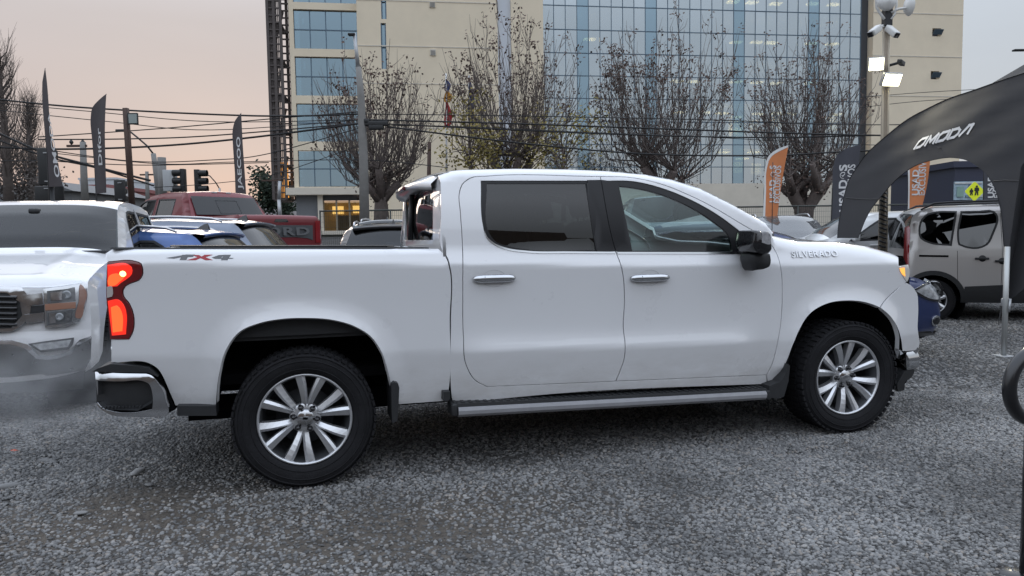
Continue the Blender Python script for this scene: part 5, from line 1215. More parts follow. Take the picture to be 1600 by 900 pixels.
panel('lens_rim', MN, spline([(an-.50, .78, 1), (an-.30, .85), (an-.10, .86), (an-.03, .74), (an-.05, .64, 1), (an-.22, .66)], .03), BLACKG, hlq, [spline([(an-.45, .78, 1), (an-.29, .83), (an-.11, .84), (an-.05, .74), (an-.07, .665, 1), (an-.22, .68)], .03)], res=.1, depth=.006, lift=.016)
fq = panel('fog_bezel', MN, [(an-.13+.06*math.cos(t), .43+.06*math.sin(t)) for t in np.linspace(0, 6.28, 19)[:-1]], CHROME, kn.e, res=.03, depth=.02, lift=.012)
panel('fog_lens', MN, [(an-.13+.042*math.cos(t), .43+.042*math.sin(t)) for t in np.linspace(0, 6.28, 19)[:-1]], BLACKG, fq, res=.03, depth=.01, lift=.018)
panel('lower_trim', MN, [(an-.42, .24), (an-.06, .25), (an-.05, .31), (an-.42, .31)], BLACKP, kn.e, res=.1, depth=.01, lift=.01)
# grey SUV facing the camera
p = at(1257, 360, 15.5)
kg = crossover('parked_car', (p.x+.12, 15.5+1.7, .16), (-.12, -1), 4.4, 1.84, 1.66, GRY, 'grey SUV facing the camera under the orange flag', belt=1.12, hood=1.02, rails=SILV, wind=glass('suv_windscreen', (.30, .33, .35), 1.0, f0=.18, dust=.12))
# white hatchback facing left
p = at(1345, 364, 12.6)
kh = crossover('parked_car', (p.x-1.47+2.05+.1, 12.9+.9, .28), (-1, .10), 4.1, 1.76, 1.50, WHITE2, 'white hatchback facing left between tent leg and silver van', belt=1.02, hood=.98, R=.33, group=None)
for xx in (.18, -.82):
    c = MB(); c.box((xx, kh.W/2+kh.S(xx, .92)+.018, .92), (.17, .022, .03), bev=.008); c.build('door_handle', WHITE2, kh.e)

# ---------------------------------------------------------------- silver people carrier on the right
vf = Vector((.955, -.297, 0)).normalized(); vr = Vector((6.24, 11.75, 0))     # rear corner nearest to the camera
L_ = 4.4; W = 1.84; a = L_/2; vfy = Vector((-vf.y, vf.x, 0)); vo = vr + vf*a + vfy*(W/2)
prof = [(a-.12, .26, 'bumper'), (a, .38, 'bumper'), (a, .60, 'bumper'), (a-.04, .80, 'grille'), (a-.14, 1.0, 'hood'), (a-.4, 1.10, 'hood'), (a-.98, 1.22, 'wind'), (a-1.62, 1.74, 'roof'), (a-1.95, 1.80, 'roof'), (.0, 1.84, 'roof'), (-a+.42, 1.815, 'roof'), (-a+.18, 1.72, 'rear'), (-a+.07, 1.15, 'tail'), (-a+.02, .70, 'rbumper'), (-a-.03, .60, 'rbumper'), (-a-.02, .40, 'rbumper'), (-a+.08, .32, 'rbumper')]
kv = Car('parked_van', vo, (vf.x, vf.y), W, prof, 'silver grey people carrier with black cladding parked under the black tent', sill=.30, belt=1.18, tumble=.20, rr=.14, RR=.12, crown={'roof': .03, 'tail': .06, 'rear': .06, 'nose': .15})
kv.e['category'] = 'van'; kv.wz = .33
kv.strips({'bumper': BLACKP, 'grille': WARMG, 'hood': WARMG, 'wind': CARGL2, 'roof': WARMG, 'rear': CARGL, 'tail': WARMG, 'rbumper': BLACKP}, PN)
def kvs(pts): return [(*kv.on_side(p[0], p[1], -1), *p[2:]) for p in pts]
w1 = kvs([(1441, 343), (1450, 334.5), (1460, 332), (1494, 331, 1), (1486, 383, 1), (1452, 379), (1439, 372), (1436.5, 360)])
w2 = kvs([(1502, 331, 1), (1530, 330.5), (1553, 331), (1556, 334), (1551, 366), (1542, 382), (1528, 387.5), (1508, 385.5), (1499, 382), (1497, 372)])
w2x = max(p[0] for p in w2); w3 = [(w2x+.20, 1.16, 1), (w2x+1.0, 1.17, 1), (w2x+.86, 1.42), (w2x+.52, 1.66), (w2x+.20, 1.69, 1)]
kv.sides(WARMG, [w1, w2, w3], [(a-.86, .41), (-a+.44, .41)], glass('van_window', (.010, .011, .012), 1.0, f0=.13), doors=[[(w2[0][0]-.06, .50), (w2[0][0]-.07, 1.12)], [(w2x+.06, .46), (w2x+.07, 1.12), (w2x+.06, 1.70)]])
kv.wheels(a-.86, -a+.44, .335, 'seven', .215, .21); kv.floor(); kv.cabin((.5, -.45), 1.0); kv.rails(a-1.75, -a+.30, BLACKP, .055); kv.mirror(a-1.05, 1.22, -1, BLACKP, 1.3)
MV = kv.MS(-1)
lo = kvs([(1436, 390), (1482, 394.5), (1482, 397.5), (1436, 392.5)])
panel('door_rail_slot', MV, [(min(p[0] for p in lo), 1.03), (max(p[0] for p in lo), 1.02), (max(p[0] for p in lo), 1.05), (min(p[0] for p in lo), 1.06)], DARK, kv.e, res=.1, depth=.004, lift=.004)
for hx, hy in ((1534, 404), (1565, 408)):
    u, v = kv.on_side(hx, hy, -1); c = MB(); x_, y_, z_ = MV(u, v); c.box((x_, y_-.025, z_), (.19, .03, .035), bev=.012); c.lathe([(.055, .008), (.05, -.004), (.0001, -.004)], 16, c=(x_+.01, y_-.0, z_)); c.build('door_handle', BLACKP, kv.e)
# cladding along the sill, rounded arch trims, lamp
xa, xb_ = -a+.44+.42, a-.86-.42
panel('sill_cladding', MV, [(xa-.02, .31), (xb_+.02, .31), (xb_-.02, .58), (xb_-.5, .60), (xa+.75, .60), (xa+.03, .56)], BLACKP, kv.e, res=.12, depth=.02, lift=.016)
for cx in (a-.86, -a+.44):
    ang = np.linspace(-.05, math.pi+.05, 22); o_ = [(cx+.475*math.cos(t), .335+.475*math.sin(t)) for t in ang]; i_ = [(cx+.405*math.cos(t), .335+.405*math.sin(t)) for t in reversed(ang)]
    panel('arch_trim', MV, o_+i_, BLACKP, kv.e, res=.1, depth=.02, lift=.014)
panel('rear_lamp', MV, [(-a+.02, .86), (-a+.10, .86), (-a+.13, 1.45), (-a+.10, 1.52), (-a+.04, 1.50)], RED_GLASS, kv.e, res=.08, depth=.02, lift=.014)
# ================================================================== buildings
BEIGE = mat('beige_render', (.78, .68, .52), .85, noise=.06, nscale=.8, bump=.15, bscale=6)
CREAM = mat('cream_concrete', (.66, .61, .52), .8, noise=.08, nscale=1.2)
GREYW = mat('grey_cladding', (.15, .16, .175), .7, noise=.1, nscale=2)
MULL = mat('mullion_grey_blue', (.10, .15, .20), .4, metal=.4)
DKREC = mat('dark_recess', (.06, .065, .075), .5)
LIT = mat('office_lights', (1, .9, .7), .5, emit=(1, .60, .24), estr=6)
SHOPLIT = mat('entrance_lights', (1, .8, .4), .5, emit=(1, .66, .24), estr=1.1)
def glass_b(name, tint, refl, f0, gr=.02):
    m = glass(name, tint, 1.0, gr, f0); 
    m.node_tree.nodes['Glossy BSDF'].inputs['Color'].default_value = (*refl, 1); return m
PANE = glass_b('curtain_glass', (.34, .40, .42), (.84, .92, .97), .58)
PANE2 = glass_b('curtain_glass_blue', (.20, .29, .34), (.54, .72, .84), .56)
PANE3 = glass_b('window_glass_green', (.22, .30, .34), (.50, .66, .76), .55)
class Facade:
    """a vertical plane: u along the street, z up, w towards the viewer"""
    def __init__(s, p0, ang): s.p0 = Vector((p0[0], p0[1], 0)); s.d = Vector((math.cos(ang), math.sin(ang), 0)); s.n = Vector((math.sin(ang), -math.cos(ang), 0)); s.ang = ang
    def uz(s, px, py, w=0.0):
        d = ray(px, py); o = CO-(s.p0+s.n*w); t = -o.dot(s.n)/d.dot(s.n); p = CO+d*t; return ((p-s.p0).dot(s.d), p.z)
    def box(s, mb, u0, u1, z0, z1, w0, w1): mb.box(((u0+u1)/2, -(w0+w1)/2, (z0+z1)/2), (abs(u1-u0), abs(w1-w0), abs(z1-z0)))
def bpart(fc, e_, name, rects, m, w0, w1, bev=0):
    o = None
    for (u0, u1, z0, z1) in rects:
        c = MB(); fc.box(c, u0, u1, z0, z1, w0, w1); o = c.build(name, m, e_)
    return o
def grid_wall(mb, u0, u1, z0, z1, holes, w0, w1):
    """wall with rectangular openings, built as boxes between the opening edges"""
    us = sorted({u0, u1, *[h[0] for h in holes], *[h[1] for h in holes]}); zs_ = sorted({z0, z1, *[h[2] for h in holes], *[h[3] for h in holes]})
    us = [u for u in us if u0-1e-6 <= u <= u1+1e-6]; zs_ = [z for z in zs_ if z0-1e-6 <= z <= z1+1e-6]
    for a, b in zip(us[:-1], us[1:]):
        run = None
        for c, d in zip(zs_[:-1], zs_[1:]):
            mid = ((a+b)/2, (c+d)/2); solid = not any(h[0] < mid[0] < h[1] and h[2] < mid[1] < h[3] for h in holes)
            if solid: run = (run[0], d) if run else (c, d)
            if (not solid or d == zs_[-1]) and run:
                mb.box(((a+b)/2, -(w0+w1)/2, (run[0]+run[1])/2), (b-a, abs(w1-w0), run[1]-run[0])); run = None
# ---- left block with window bands and entrance
ANG = math.radians(8)
pL = at(457, 200, 45.0); fL = Facade((pL.x, pL.y), ANG)
eL = empty('office_building', (pL.x, pL.y, 0), ANG, 'beige office block with square window bands and a lit entrance at left', 'building')
zb = fL.uz(520, 361)[1]; u_l = 0.0; u_m = fL.uz(559, 60)[0]; u_r = fL.uz(776, 60)[0]; ztopb = fL.uz(457, -120)[1]
bands = [(462.5, -60, 3), (462.5, 14, 75.5), (464.5, 88, 149), (467, 161.5, 221), (470.5, 235, 292)]
holes = []
for (xl, ya, yb) in bands:
    ua, za = fL.uz(xl, ya); ub, zc_ = fL.uz(xl, yb); holes.append((.26, u_m-.02, zc_, za))
z_over = fL.uz(470, 294)[1]
mb = MB(); grid_wall(mb, 0, u_m+.3, z_over, ztopb, holes, 0, -.35); mb.build('wall', BEIGE, eL)
mb = MB(); mb.box((u_m/2, 9, (z_over+ztopb)/2), (u_m, 1, ztopb-z_over)); mb.build('back_wall', GREYW, eL)
for h in holes:
    n = 4; wv = (h[1]-h[0])/n; zm = (h[2]+h[3])/2
    for i in range(n):
        for (z0, z1) in ((h[2], zm), (zm, h[3])):
            c = MB(); c.box((h[0]+wv*(i+.5), .22, (z0+z1)/2), (wv-.05, .03, z1-z0-.05)); c.build('pane', PANE3, eL)
    for i in range(n+1): bpart(fL, eL, 'mullion', [(h[0]+wv*i-.03, h[0]+wv*i+.03, h[2], h[3])], MULL, -.18, -.26)
    bpart(fL, eL, 'transom', [(h[0], h[1], zm-.03, zm+.03)], MULL, -.16, -.25)
    c = MB(); c.box(((h[0]+h[1])/2, 3.2, (h[2]+h[3])/2), (h[1]-h[0], .1, h[3]-h[2])); c.build('room_wall', mat('room_wall', (.30, .33, .36), .9), eL)
    for i in range(3):   # curtains drawn at the left of each band
        c = MB(); c.box((h[0]+.35+i*.28, .55, (h[2]+h[3])/2), (.16, .06, h[3]-h[2]-.1)); c.build('curtain', mat('curtain_cloth', (.62, .63, .62), .9), eL)
# the projecting blind block with slot windows
slots = [fL.uz(594.5, -40)+fL.uz(604.5, 34), fL.uz(595, 40)+fL.uz(605, 111)]
hs = [(a_, c_, d_, b_) for a_, b_, c_, d_ in slots]
mb = MB(); grid_wall(mb, u_m, u_r, zb-1.2, ztopb, hs, .55, -8); mb.build('blind_block', BEIGE, eL)
for h in hs:
    c = MB(); c.box(((h[0]+h[1])/2, -.3, (h[2]+h[3])/2), (h[1]-h[0], .04, h[3]-h[2])); c.build('slot_window', PANE3, eL)
    bpart(fL, eL, 'slot_frame', [(h[0], h[0]+.07, h[2], h[3]), (h[1]-.07, h[1], h[2], h[3])], MULL, .40, .50)
for yy in (2, 73, 131, 200): z = fL.uz(660, yy, .55)[1]; bpart(fL, eL, 'joint_band', [(u_m+.002, u_r-.002, z-.03, z+.03)], CREAM, .50, .575)
for (x0, y0, x1, y1) in ((671, 4, 680, 12), (672, 77, 681, 87)):
    a_, b_ = fL.uz(x0, y0, .55), fL.uz(x1, y1, .55); ve = bpart(fL, eL, 'vent', [(a_[0], b_[0], b_[1], a_[1])], CREAM, .5, .62)
    for k in range(4): bpart(fL, ve, 'vent_slat', [(a_[0]+.03, b_[0]-.03, b_[1]+.04+k*.07, b_[1]+.07+k*.07)], GREYW, .61, .635)
bpart(fL, eL, 'pale_column', [(u_r+.004, fL.uz(803, 60)[0], zb-1.2, ztopb)], mat('pale_panel', (.62, .66, .72), .6), .3, -.6)
# ground floor: slab edge, grey panel, column, glazed entrance with people
bpart(fL, eL, 'canopy_slab', [(-.45, u_m+.0, z_over-.42, z_over)], CREAM, .5, -1.5)
c0, c1 = fL.uz(497, 330)[0], fL.uz(505, 330)[0]; g0 = fL.uz(463, 330)[0]
bpart(fL, eL, 'grey_panel', [(g0, c0, zb, z_over-.42)], GREYW, -.1, -.5); bpart(fL, eL, 'column', [(c0, c1, zb, z_over-.42)], CREAM, .12, -.4)
en1 = fL.uz(566, 330)[0]; zt_e = fL.uz(530, 313)[1]
bpart(fL, eL, 'transom_panel', [(c1, en1, zt_e, z_over-.42)], DKREC, -.15, -.4)
for i in range(3): bpart(fL, eL, 'entrance_door', [(c1+(en1-c1)*i/3+.04, c1+(en1-c1)*(i+1)/3-.04, zb+.05, zt_e-.03)], glass('entrance_glass', (.75, .72, .62), 1, f0=.08), -.25, -.28)
for i in range(4): bpart(fL, eL, 'door_post', [(c1+(en1-c1)*i/3-.05, c1+(en1-c1)*i/3+.05, zb, zt_e)], mat('door_post_steel', (.30, .27, .22), .4, metal=.5), -.2, -.32)
bpart(fL, eL, 'lobby_wall', [(c1-.5, en1+.5, zb, zt_e)], mat('lobby_wall', (.62, .46, .22), .8), -3.2, -3.4)
bpart(fL, eL, 'lobby_light', [(c1+.3, c1+1.0, zt_e-.75, zt_e-.25), (en1-.75, en1-.2, zt_e-.7, zt_e-.22)], SHOPLIT, -2.6, -2.7)
bpart(fL, eL, 'lobby_counter', [(c1+.7, en1-.2, zb, zb+1.0)], mat('lobby_counter', (.20, .17, .14), .6), -1.6, -2.0)
bpart(fL, eL, 'entrance_step', [(-.6, u_r, zb-.22, zb)], CREAM, 1.4, -3.5)
bpart(fL, eL, 'plinth', [(-.6, u_r, zb-1.4, zb-.22)], mat('plinth_stone', (.17, .175, .16), .9, noise=.2, nscale=2), 1.2, -3)
# steel screen at the left end
EX = mat('screen_steel_brown', (.085, .07, .065), .6, noise=.2, nscale=3); 
es = empty('stair_screen', (pL.x, pL.y, 0), ANG, 'brown steel lattice stair tower at the left end of the office block', 'steel tower')
ua0 = fL.uz(424, 200)[0]; ua1 = fL.uz(444, 200)[0]; zs0 = fL.uz(435, 312)[1]
posts = [(ua0, 0), (ua0, 2.4), (ua1, 0), (ua1, 2.4), ((ua0+ua1)/2, 0), (ua0, 1.2), (-.12, 1.0)]
for (u, w) in posts: c = MB(); c.box((u, w, (zs0+ztopb)/2), (.16 if u != -.12 else .08, .16, ztopb-zs0)); c.build('post', EX, es)
z = zs0; k = 0
while z < ztopb:
    c = MB(); c.box(((ua0+ua1)/2, 0, z), (ua1-ua0, .10, .08)); c.build('rail', EX, es)
    c = MB(); c.box(((ua1-.05)/2, .5, z), (-ua1+.05, .07, .09)); c.build('tie_bar', EX, es)
    if k % 5 == 0: c = MB(); c.box(((ua0+ua1)/2, 1.2, z), (ua1-ua0, 2.4, .12)); c.build('landing', EX, es)
    z += .42; k += 1
for i in range(1, 9):
    u = ua0+(ua1-ua0)*i/9; c = MB(); c.box((u, .06, (zs0+ztopb)/2), (.05, .05, ztopb-zs0)); c.build('slat', EX, es)
zz = zs0
while zz < ztopb-1:
    c = MB(); c.tube([(ua0, .9, zz), (ua1, .9, zz+2.7)], .11, 4); c.build('stair_flight', EX, es); zz += 2.9
c = MB(); c.box(((ua0+ua1)/2, 1.6, zs0+1.3), (ua1-ua0-.2, .08, 2.2)); c.build('stair_glow_panel', mat('stair_glow', (.6, .3, .08), .6, emit=(1, .42, .08), estr=.55), es)  # orange glow put into an added panel, imitating light at the stair foot
# ---- right block with the curtain wall
pR = at(800, 200, 46.6); fR = Facade((pR.x, pR.y), ANG)
eR = empty('glass_office_building', (pR.x, pR.y, 0), ANG, 'large beige office building with a blue glass curtain wall behind the bare trees', 'building')
zb2 = fR.uz(1200, 331)[1]; ztr = fR.uz(1000, -140)[1]
u0c = fR.uz(848, 100)[0]; u1c = fR.uz(1345, 100)[0]; u2c = fR.uz(1359, 100)[0]; u3c = fR.uz(1499, 60)[0]; zw = fR.uz(1200, 287)[1]
mb = MB(); grid_wall(mb, 0, u0c, zb2-2, ztr, [], .3, -9); mb.build('left_wing', BEIGE, eR)
sw = [fR.uz(1457, 44, .3)+fR.uz(1470.5, 57, .3), fR.uz(1454.5, 111, .3)+fR.uz(1467.5, 124, .3)]
hs = [(a_, c_, d_, b_) for a_, b_, c_, d_ in sw]
mb = MB(); grid_wall(mb, u2c, u3c, zb2-2, ztr, hs, .3, -9); mb.build('right_wing', BEIGE, eR)
for h in hs:
    c = MB(); c.box(((h[0]+h[1])/2, .05, (h[2]+h[3])/2), (h[1]-h[0], .04, h[3]-h[2])); wn = c.build('small_window', DKREC, eR)
    c = MB(); zm = (h[2]+h[3])/2; c.box(((h[0]+h[1])/2+.02, -.42, zm), (h[1]-h[0], .03, (h[3]-h[2])*.7), Matrix.Rotation(math.radians(38), 3, 'X')); c.build('open_sash', MULL, wn)
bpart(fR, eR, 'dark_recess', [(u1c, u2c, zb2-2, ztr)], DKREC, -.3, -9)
for yy in (21, 88, 150): z = fR.uz(1430, yy, .3)[1]; bpart(fR, eR, 'joint_band', [(u2c+.01, u3c-.01, z-.03, z+.03)], CREAM, .25, .325)
bpart(fR, eR, 'podium', [(u0c+.002, u1c-.002, zb2-2.5, zw)], CREAM, .4, -1.2)
bpart(fR, eR, 'podium', [(u3c-.6, u3c+26, zb2-2.5, zw+.6)], CREAM, 1.0, -4)
rows_y = [fR.uz(1000, y)[1] for y in (-59, -24, 11.5, 48.5, 84.5, 119.5, 154.5, 190, 225.5, 261)] + [zw]
rows_y = sorted(rows_y); ncol = 29; cw_ = (u1c-u0c)/ncol
pm = {}
def pane_mesh(wd, ht, m):
    key = (round(wd, 3), round(ht, 3), m.name)
    if key not in pm:
        c = MB(); c.box((0, 0, 0), (wd, .03, ht)); o = c.build('pane', m); pm[key] = o.data; bpy.data.objects.remove(o)
    return pm[key]
dark_cols = {3, 9, 17, 24}
rngp = random.Random(5)
for j, (z0, z1) in enumerate(zip(rows_y[:-1], rows_y[1:])):
    for i in range(ncol):
        m = PANE2 if i in dark_cols else PANE
        o = inst('pane', pane_mesh(cw_-.05, z1-z0-.05, m), eR, Matrix.Translation((u0c+cw_*(i+.5), .10, (z0+z1)/2)) @ Matrix.Rotation(rngp.gauss(0, .006), 4, 'X') @ Matrix.Rotation(rngp.gauss(0, .006), 4, 'Z'))
for i in range(ncol+1): bpart(fR, eR, 'mullion', [(u0c+cw_*i-.02, u0c+cw_*i+.02, rows_y[0], ztr)], MULL, -.06, -.16)
for z in rows_y: bpart(fR, eR, 'transom', [(u0c, u1c, z-.025, z+.025)], MULL, -.05, -.14)
# floors, rear wall and ceiling lights behind the glass
for k, z in enumerate(rows_y[::2]):
    c = MB(); c.box(((u0c+u1c)/2, 4, z), (u1c-u0c, 7.2, .3)); c.build('floor_slab', mat('office_ceiling', (.45, .46, .46), .9), eR)
c = MB(); c.box(((u0c+u1c)/2, 8, (rows_y[0]+ztr)/2), (u1c-u0c, .3, ztr-rows_y[0])); c.build('office_back_wall', mat('office_wall', (.34, .37, .40), .9), eR)
lights = [(1145, 3), (1175, 4), (1212, 6), (1270, 6), (1302, 7), (921, 61.5), (1150, 66), (1182, 66), (1205, 67), (1268, 68), (1300, 69), (1058, 127), (1085, 127.5), (1150, 128), (1183, 129), (1212, 130), (1268, 130), (1062, 176), (1100, 176), (1128, 177), (1185, 178), (1215, 177), (1235, 178), (1305, 179), (1150, 183), (1330, 184), (1148, 203), (1130, 238), (1178, 238), (1255, 236), (1160, 248)]
for (x, y) in lights:
    u, z = fR.uz(x, y, -1.6); c = MB(); c.box((u, 1.6, z), (.75, .5, .08)); c.build('ceiling_light', LIT, eR)
for (x0, x1, y0, y1) in ((1146, 1163, 253, 270), (1175, 1190, 255, 272), (1330, 1345, 180, 240), (1140, 1165, 188, 215), (1172, 1186, 186, 205), (1205, 1222, 182, 200), (1290, 1312, 182, 206), (1250, 1266, 240, 262), (1300, 1318, 238, 262), (1205, 1222, 240, 264)):
    a_, b_ = fR.uz(x0, y0, -1.8), fR.uz(x1, y1, -1.8); c = MB(); c.box(((a_[0]+b_[0])/2, 1.9, (a_[1]+b_[1])/2), (b_[0]-a_[0], .06, a_[1]-b_[1])); c.build('room_glow_box', mat('room_glow_box', (.8, .6, .3), .7, emit=(1, .66, .28), estr=1.3), eR)  # emission put into boxes behind the glass, imitating warm lit rooms
# ---- fence in front of the podium
def fence(x0, x1, ytop, d, hgt, label):
    a_, b_ = at(x0, ytop, d), at(x1, ytop, d); e_ = empty('wire_fence', (a_.x, a_.y, a_.z-hgt), math.atan2(b_.y-a_.y, b_.x-a_.x), label, 'fence'); Ln = (Vector((b_.x, b_.y))-Vector((a_.x, a_.y))).length
    m = mat('fence_dark_steel', (.05, .055, .05), .6)
    for z in (hgt, .1): c = MB(); c.tube([(0, 0, z), (Ln, 0, z)], .03, 6); c.build('rail', m, e_)
    n = int(Ln/2.4); c = MB()
    for i in range(n+1): c = MB(); c.tube([(Ln*i/n, 0, -.3), (Ln*i/n, 0, hgt+.03)], .035, 6); c.build('post', m, e_)
    c = MB(); k = int(Ln/.075)
    for i in range(k): c.tube([(Ln*i/k, 0, .1), (Ln*i/k, 0, hgt)], .005, 3, caps=False)
    for z in np.arange(.3, hgt, .2): c.tube([(0, 0, z), (Ln, 0, z)], .004, 3, caps=False)
    o = c.build('wire_mesh', m, e_); o['kind'] = 'stuff'
fence(1120, 1500, 324, 27, 1.9, 'dark wire mesh fence in front of the glass office building')
fence(500, 720, 330, 27, 1.7, 'dark wire mesh fence below the bare tree at left')
# ---- far roofs on the left, navy shop and mural on the right
def far_house(name, x0, x1, ytop, d, hgt, depth, wallm, roofm, label, gable=False, wins=0):
    a_, b_ = at(x0, ytop, d), at(x1, ytop, d); W_ = b_.x-a_.x; e_ = empty(name, ((a_.x+b_.x)/2, d, a_.z-hgt), 0, label, 'building')
    c = MB(); c.box((0, depth/2, hgt*.5), (W_, depth, hgt)); c.build('wall', wallm, e_)
    c = MB()
    if gable: c.prism([(-W_/2-.3, hgt), (W_/2+.3, hgt), (0, hgt+W_*.22)], -.3, depth+.3, lambda u, v, h: (u, h, v))
    else: c.box((0, depth/2, hgt+.15), (W_+.3, depth+.3, .3))
    c.build('roof', roofm, e_)
    for j in range(wins):
        for i in range(max(2, int(W_/2.2))):
            n = max(2, int(W_/2.2)); c = MB(); c.box((-W_/2+W_*(i+.5)/n, -.02, hgt-1.6-j*2.9), (1.1, .12, 1.4)); c.build('window', DKREC, e_)
    return e_
WHW = mat('far_white_wall', (.55, .57, .60), .85, noise=.05); REDR = mat('far_red_wall', (.30, .12, .115), .8, noise=.1, nscale=.5); GRR = mat('far_grey_roof', (.16, .165, .17), .8)
far_house('apartment_house', 124, 182, 281, 120, 14, 14, WHW, WHW, 'pale far apartment house between the left flags', wins=3)
far_house('apartment_house', 97, 121, 291, 130, 12, 14, WHW, GRR, 'small pale far house right of the leftmost flag', wins=2)
far_house('red_shed', 108, 168, 295, 60, 8, 12, REDR, REDR, 'red walled shed beyond the left flags')
far_house('grey_house', 30, 112, 300, 48, 7, 10, GRR, GRR, 'grey roofed low house behind the left white pickup', gable=True)
far_house('low_building', -260, 20, 300, 70, 9, 14, GRR, GRR, 'long grey building at the far left edge')
far_house('low_building', 205, 460, 318, 140, 14, 20, mat('far_haze_wall', (.36, .34, .34), .9), GRR, 'hazy low roofs far behind the red pickup')
NAVYW = mat('navy_shopfront', (.035, .04, .07), .5)
far_house('navy_shop', 1492, 1640, 262, 36, 4.8, 6, NAVYW, NAVYW, 'navy blue shopfront seen through the tent arch')
a_, b_ = at(1491, 284, 35.6), at(1537, 312, 35.6); eM = empty('mural_board', ((a_.x+b_.x)/2, 35.6, (a_.z+b_.z)/2), 0, 'pale blue mural board on the navy shopfront', 'board')
w_, h_ = b_.x-a_.x, a_.z-b_.z
c = MB(); c.box((0, 0, 0), (w_, .08, h_)); c.build('panel', mat('mural_pale_blue', (.36, .47, .55), .7, noise=.35, nscale=3), eM)
for (u, v, su, sv, cl) in ((-.32, -.05, .22, .55, (.25, .38, .34)), (.05, .2, .16, .28, (.16, .20, .38)), (.3, -.22, .3, .3, (.50, .55, .55)), (.02, -.3, .3, .12, (.20, .28, .33)), (-.05, .42, .9, .08, (.60, .62, .62))):
    c = MB(); c.box((u*w_, -.06, v*h_), (su*w_, .05, sv*h_)); c.build('painted_shape', mat('mural_%d' % int(100*(u+1)), cl, .7, noise=.2, nscale=6), eM)
# behind the camera: a low row that the paint and windows mirror
eB = empty('street_building', (0, -24, 0), 0, 'low dark street building behind the viewer, mirrored in the truck windows', 'building')
rb_ = random.Random(9); x = -46
while x < 46:
    w_ = rb_.uniform(5, 11); h_ = rb_.uniform(4.5, 9.5); c = MB(); c.box((x+w_/2, 0, h_/2), (w_, 8, h_)); c.build('wall', mat('street_wall_%d' % rb_.randint(0, 2), [(.16, .13, .11), (.11, .115, .125), (.20, .18, .16)][rb_.randint(0, 2)], .85), eB)
    for i in range(int(w_/2.4)): c = MB(); c.box((x+1.2+i*2.3, 4.02, 1.5), (1.3, .1, 1.5)); c.build('window', DKREC, eB)
    x += w_
# ================================================================== trees
BARK = mat('bark_dark', (.135, .11, .10), .9, noise=.3, nscale=6); BARK2 = mat('bark_grey', (.12, .10, .09), .9, noise=.3, nscale=6)
def leaf_mat(name, c1, c2):
    m = bpy.data.materials.new(name); m.use_nodes = True; t = m.node_tree; b = t.nodes['Principled BSDF']
    gi = t.nodes.new('ShaderNodeNewGeometry'); r = t.nodes.new('ShaderNodeMix'); r.data_type = 'RGBA'; r.inputs['A'].default_value = (*c1, 1); r.inputs['B'].default_value = (*c2, 1)
    t.links.new(gi.outputs['Random Per Island'], r.inputs['Factor']); t.links.new(r.outputs['Result'], b.inputs['Base Color']); b.inputs['Roughness'].default_value = .8; b.inputs['Specular IOR Level'].default_value = .2
    return m
DEAD = leaf_mat('dead_leaves', (.060, .040, .036), (.14, .095, .075)); YEL = leaf_mat('yellow_leaves', (.17, .15, .045), (.26, .20, .07)); CONIF = leaf_mat('conifer_needles', (.030, .045, .035), (.06, .08, .055))
def leaves(mb, pts, n, spread, size, rg):
    for p in pts:
        for _ in range(n):
            q = p+Vector((rg.gauss(0, spread), rg.gauss(0, spread), rg.gauss(0, spread)))
            a = Vector((rg.uniform(-1, 1), rg.uniform(-1, 1), rg.uniform(-1, .3))).normalized()*size*rg.uniform(.6, 1.3); b = a.orthogonal().normalized()*size*.42
            mb.add([q, q+a*.5+b, q+a, q+a*.5-b], [(0, 1, 2, 3)])
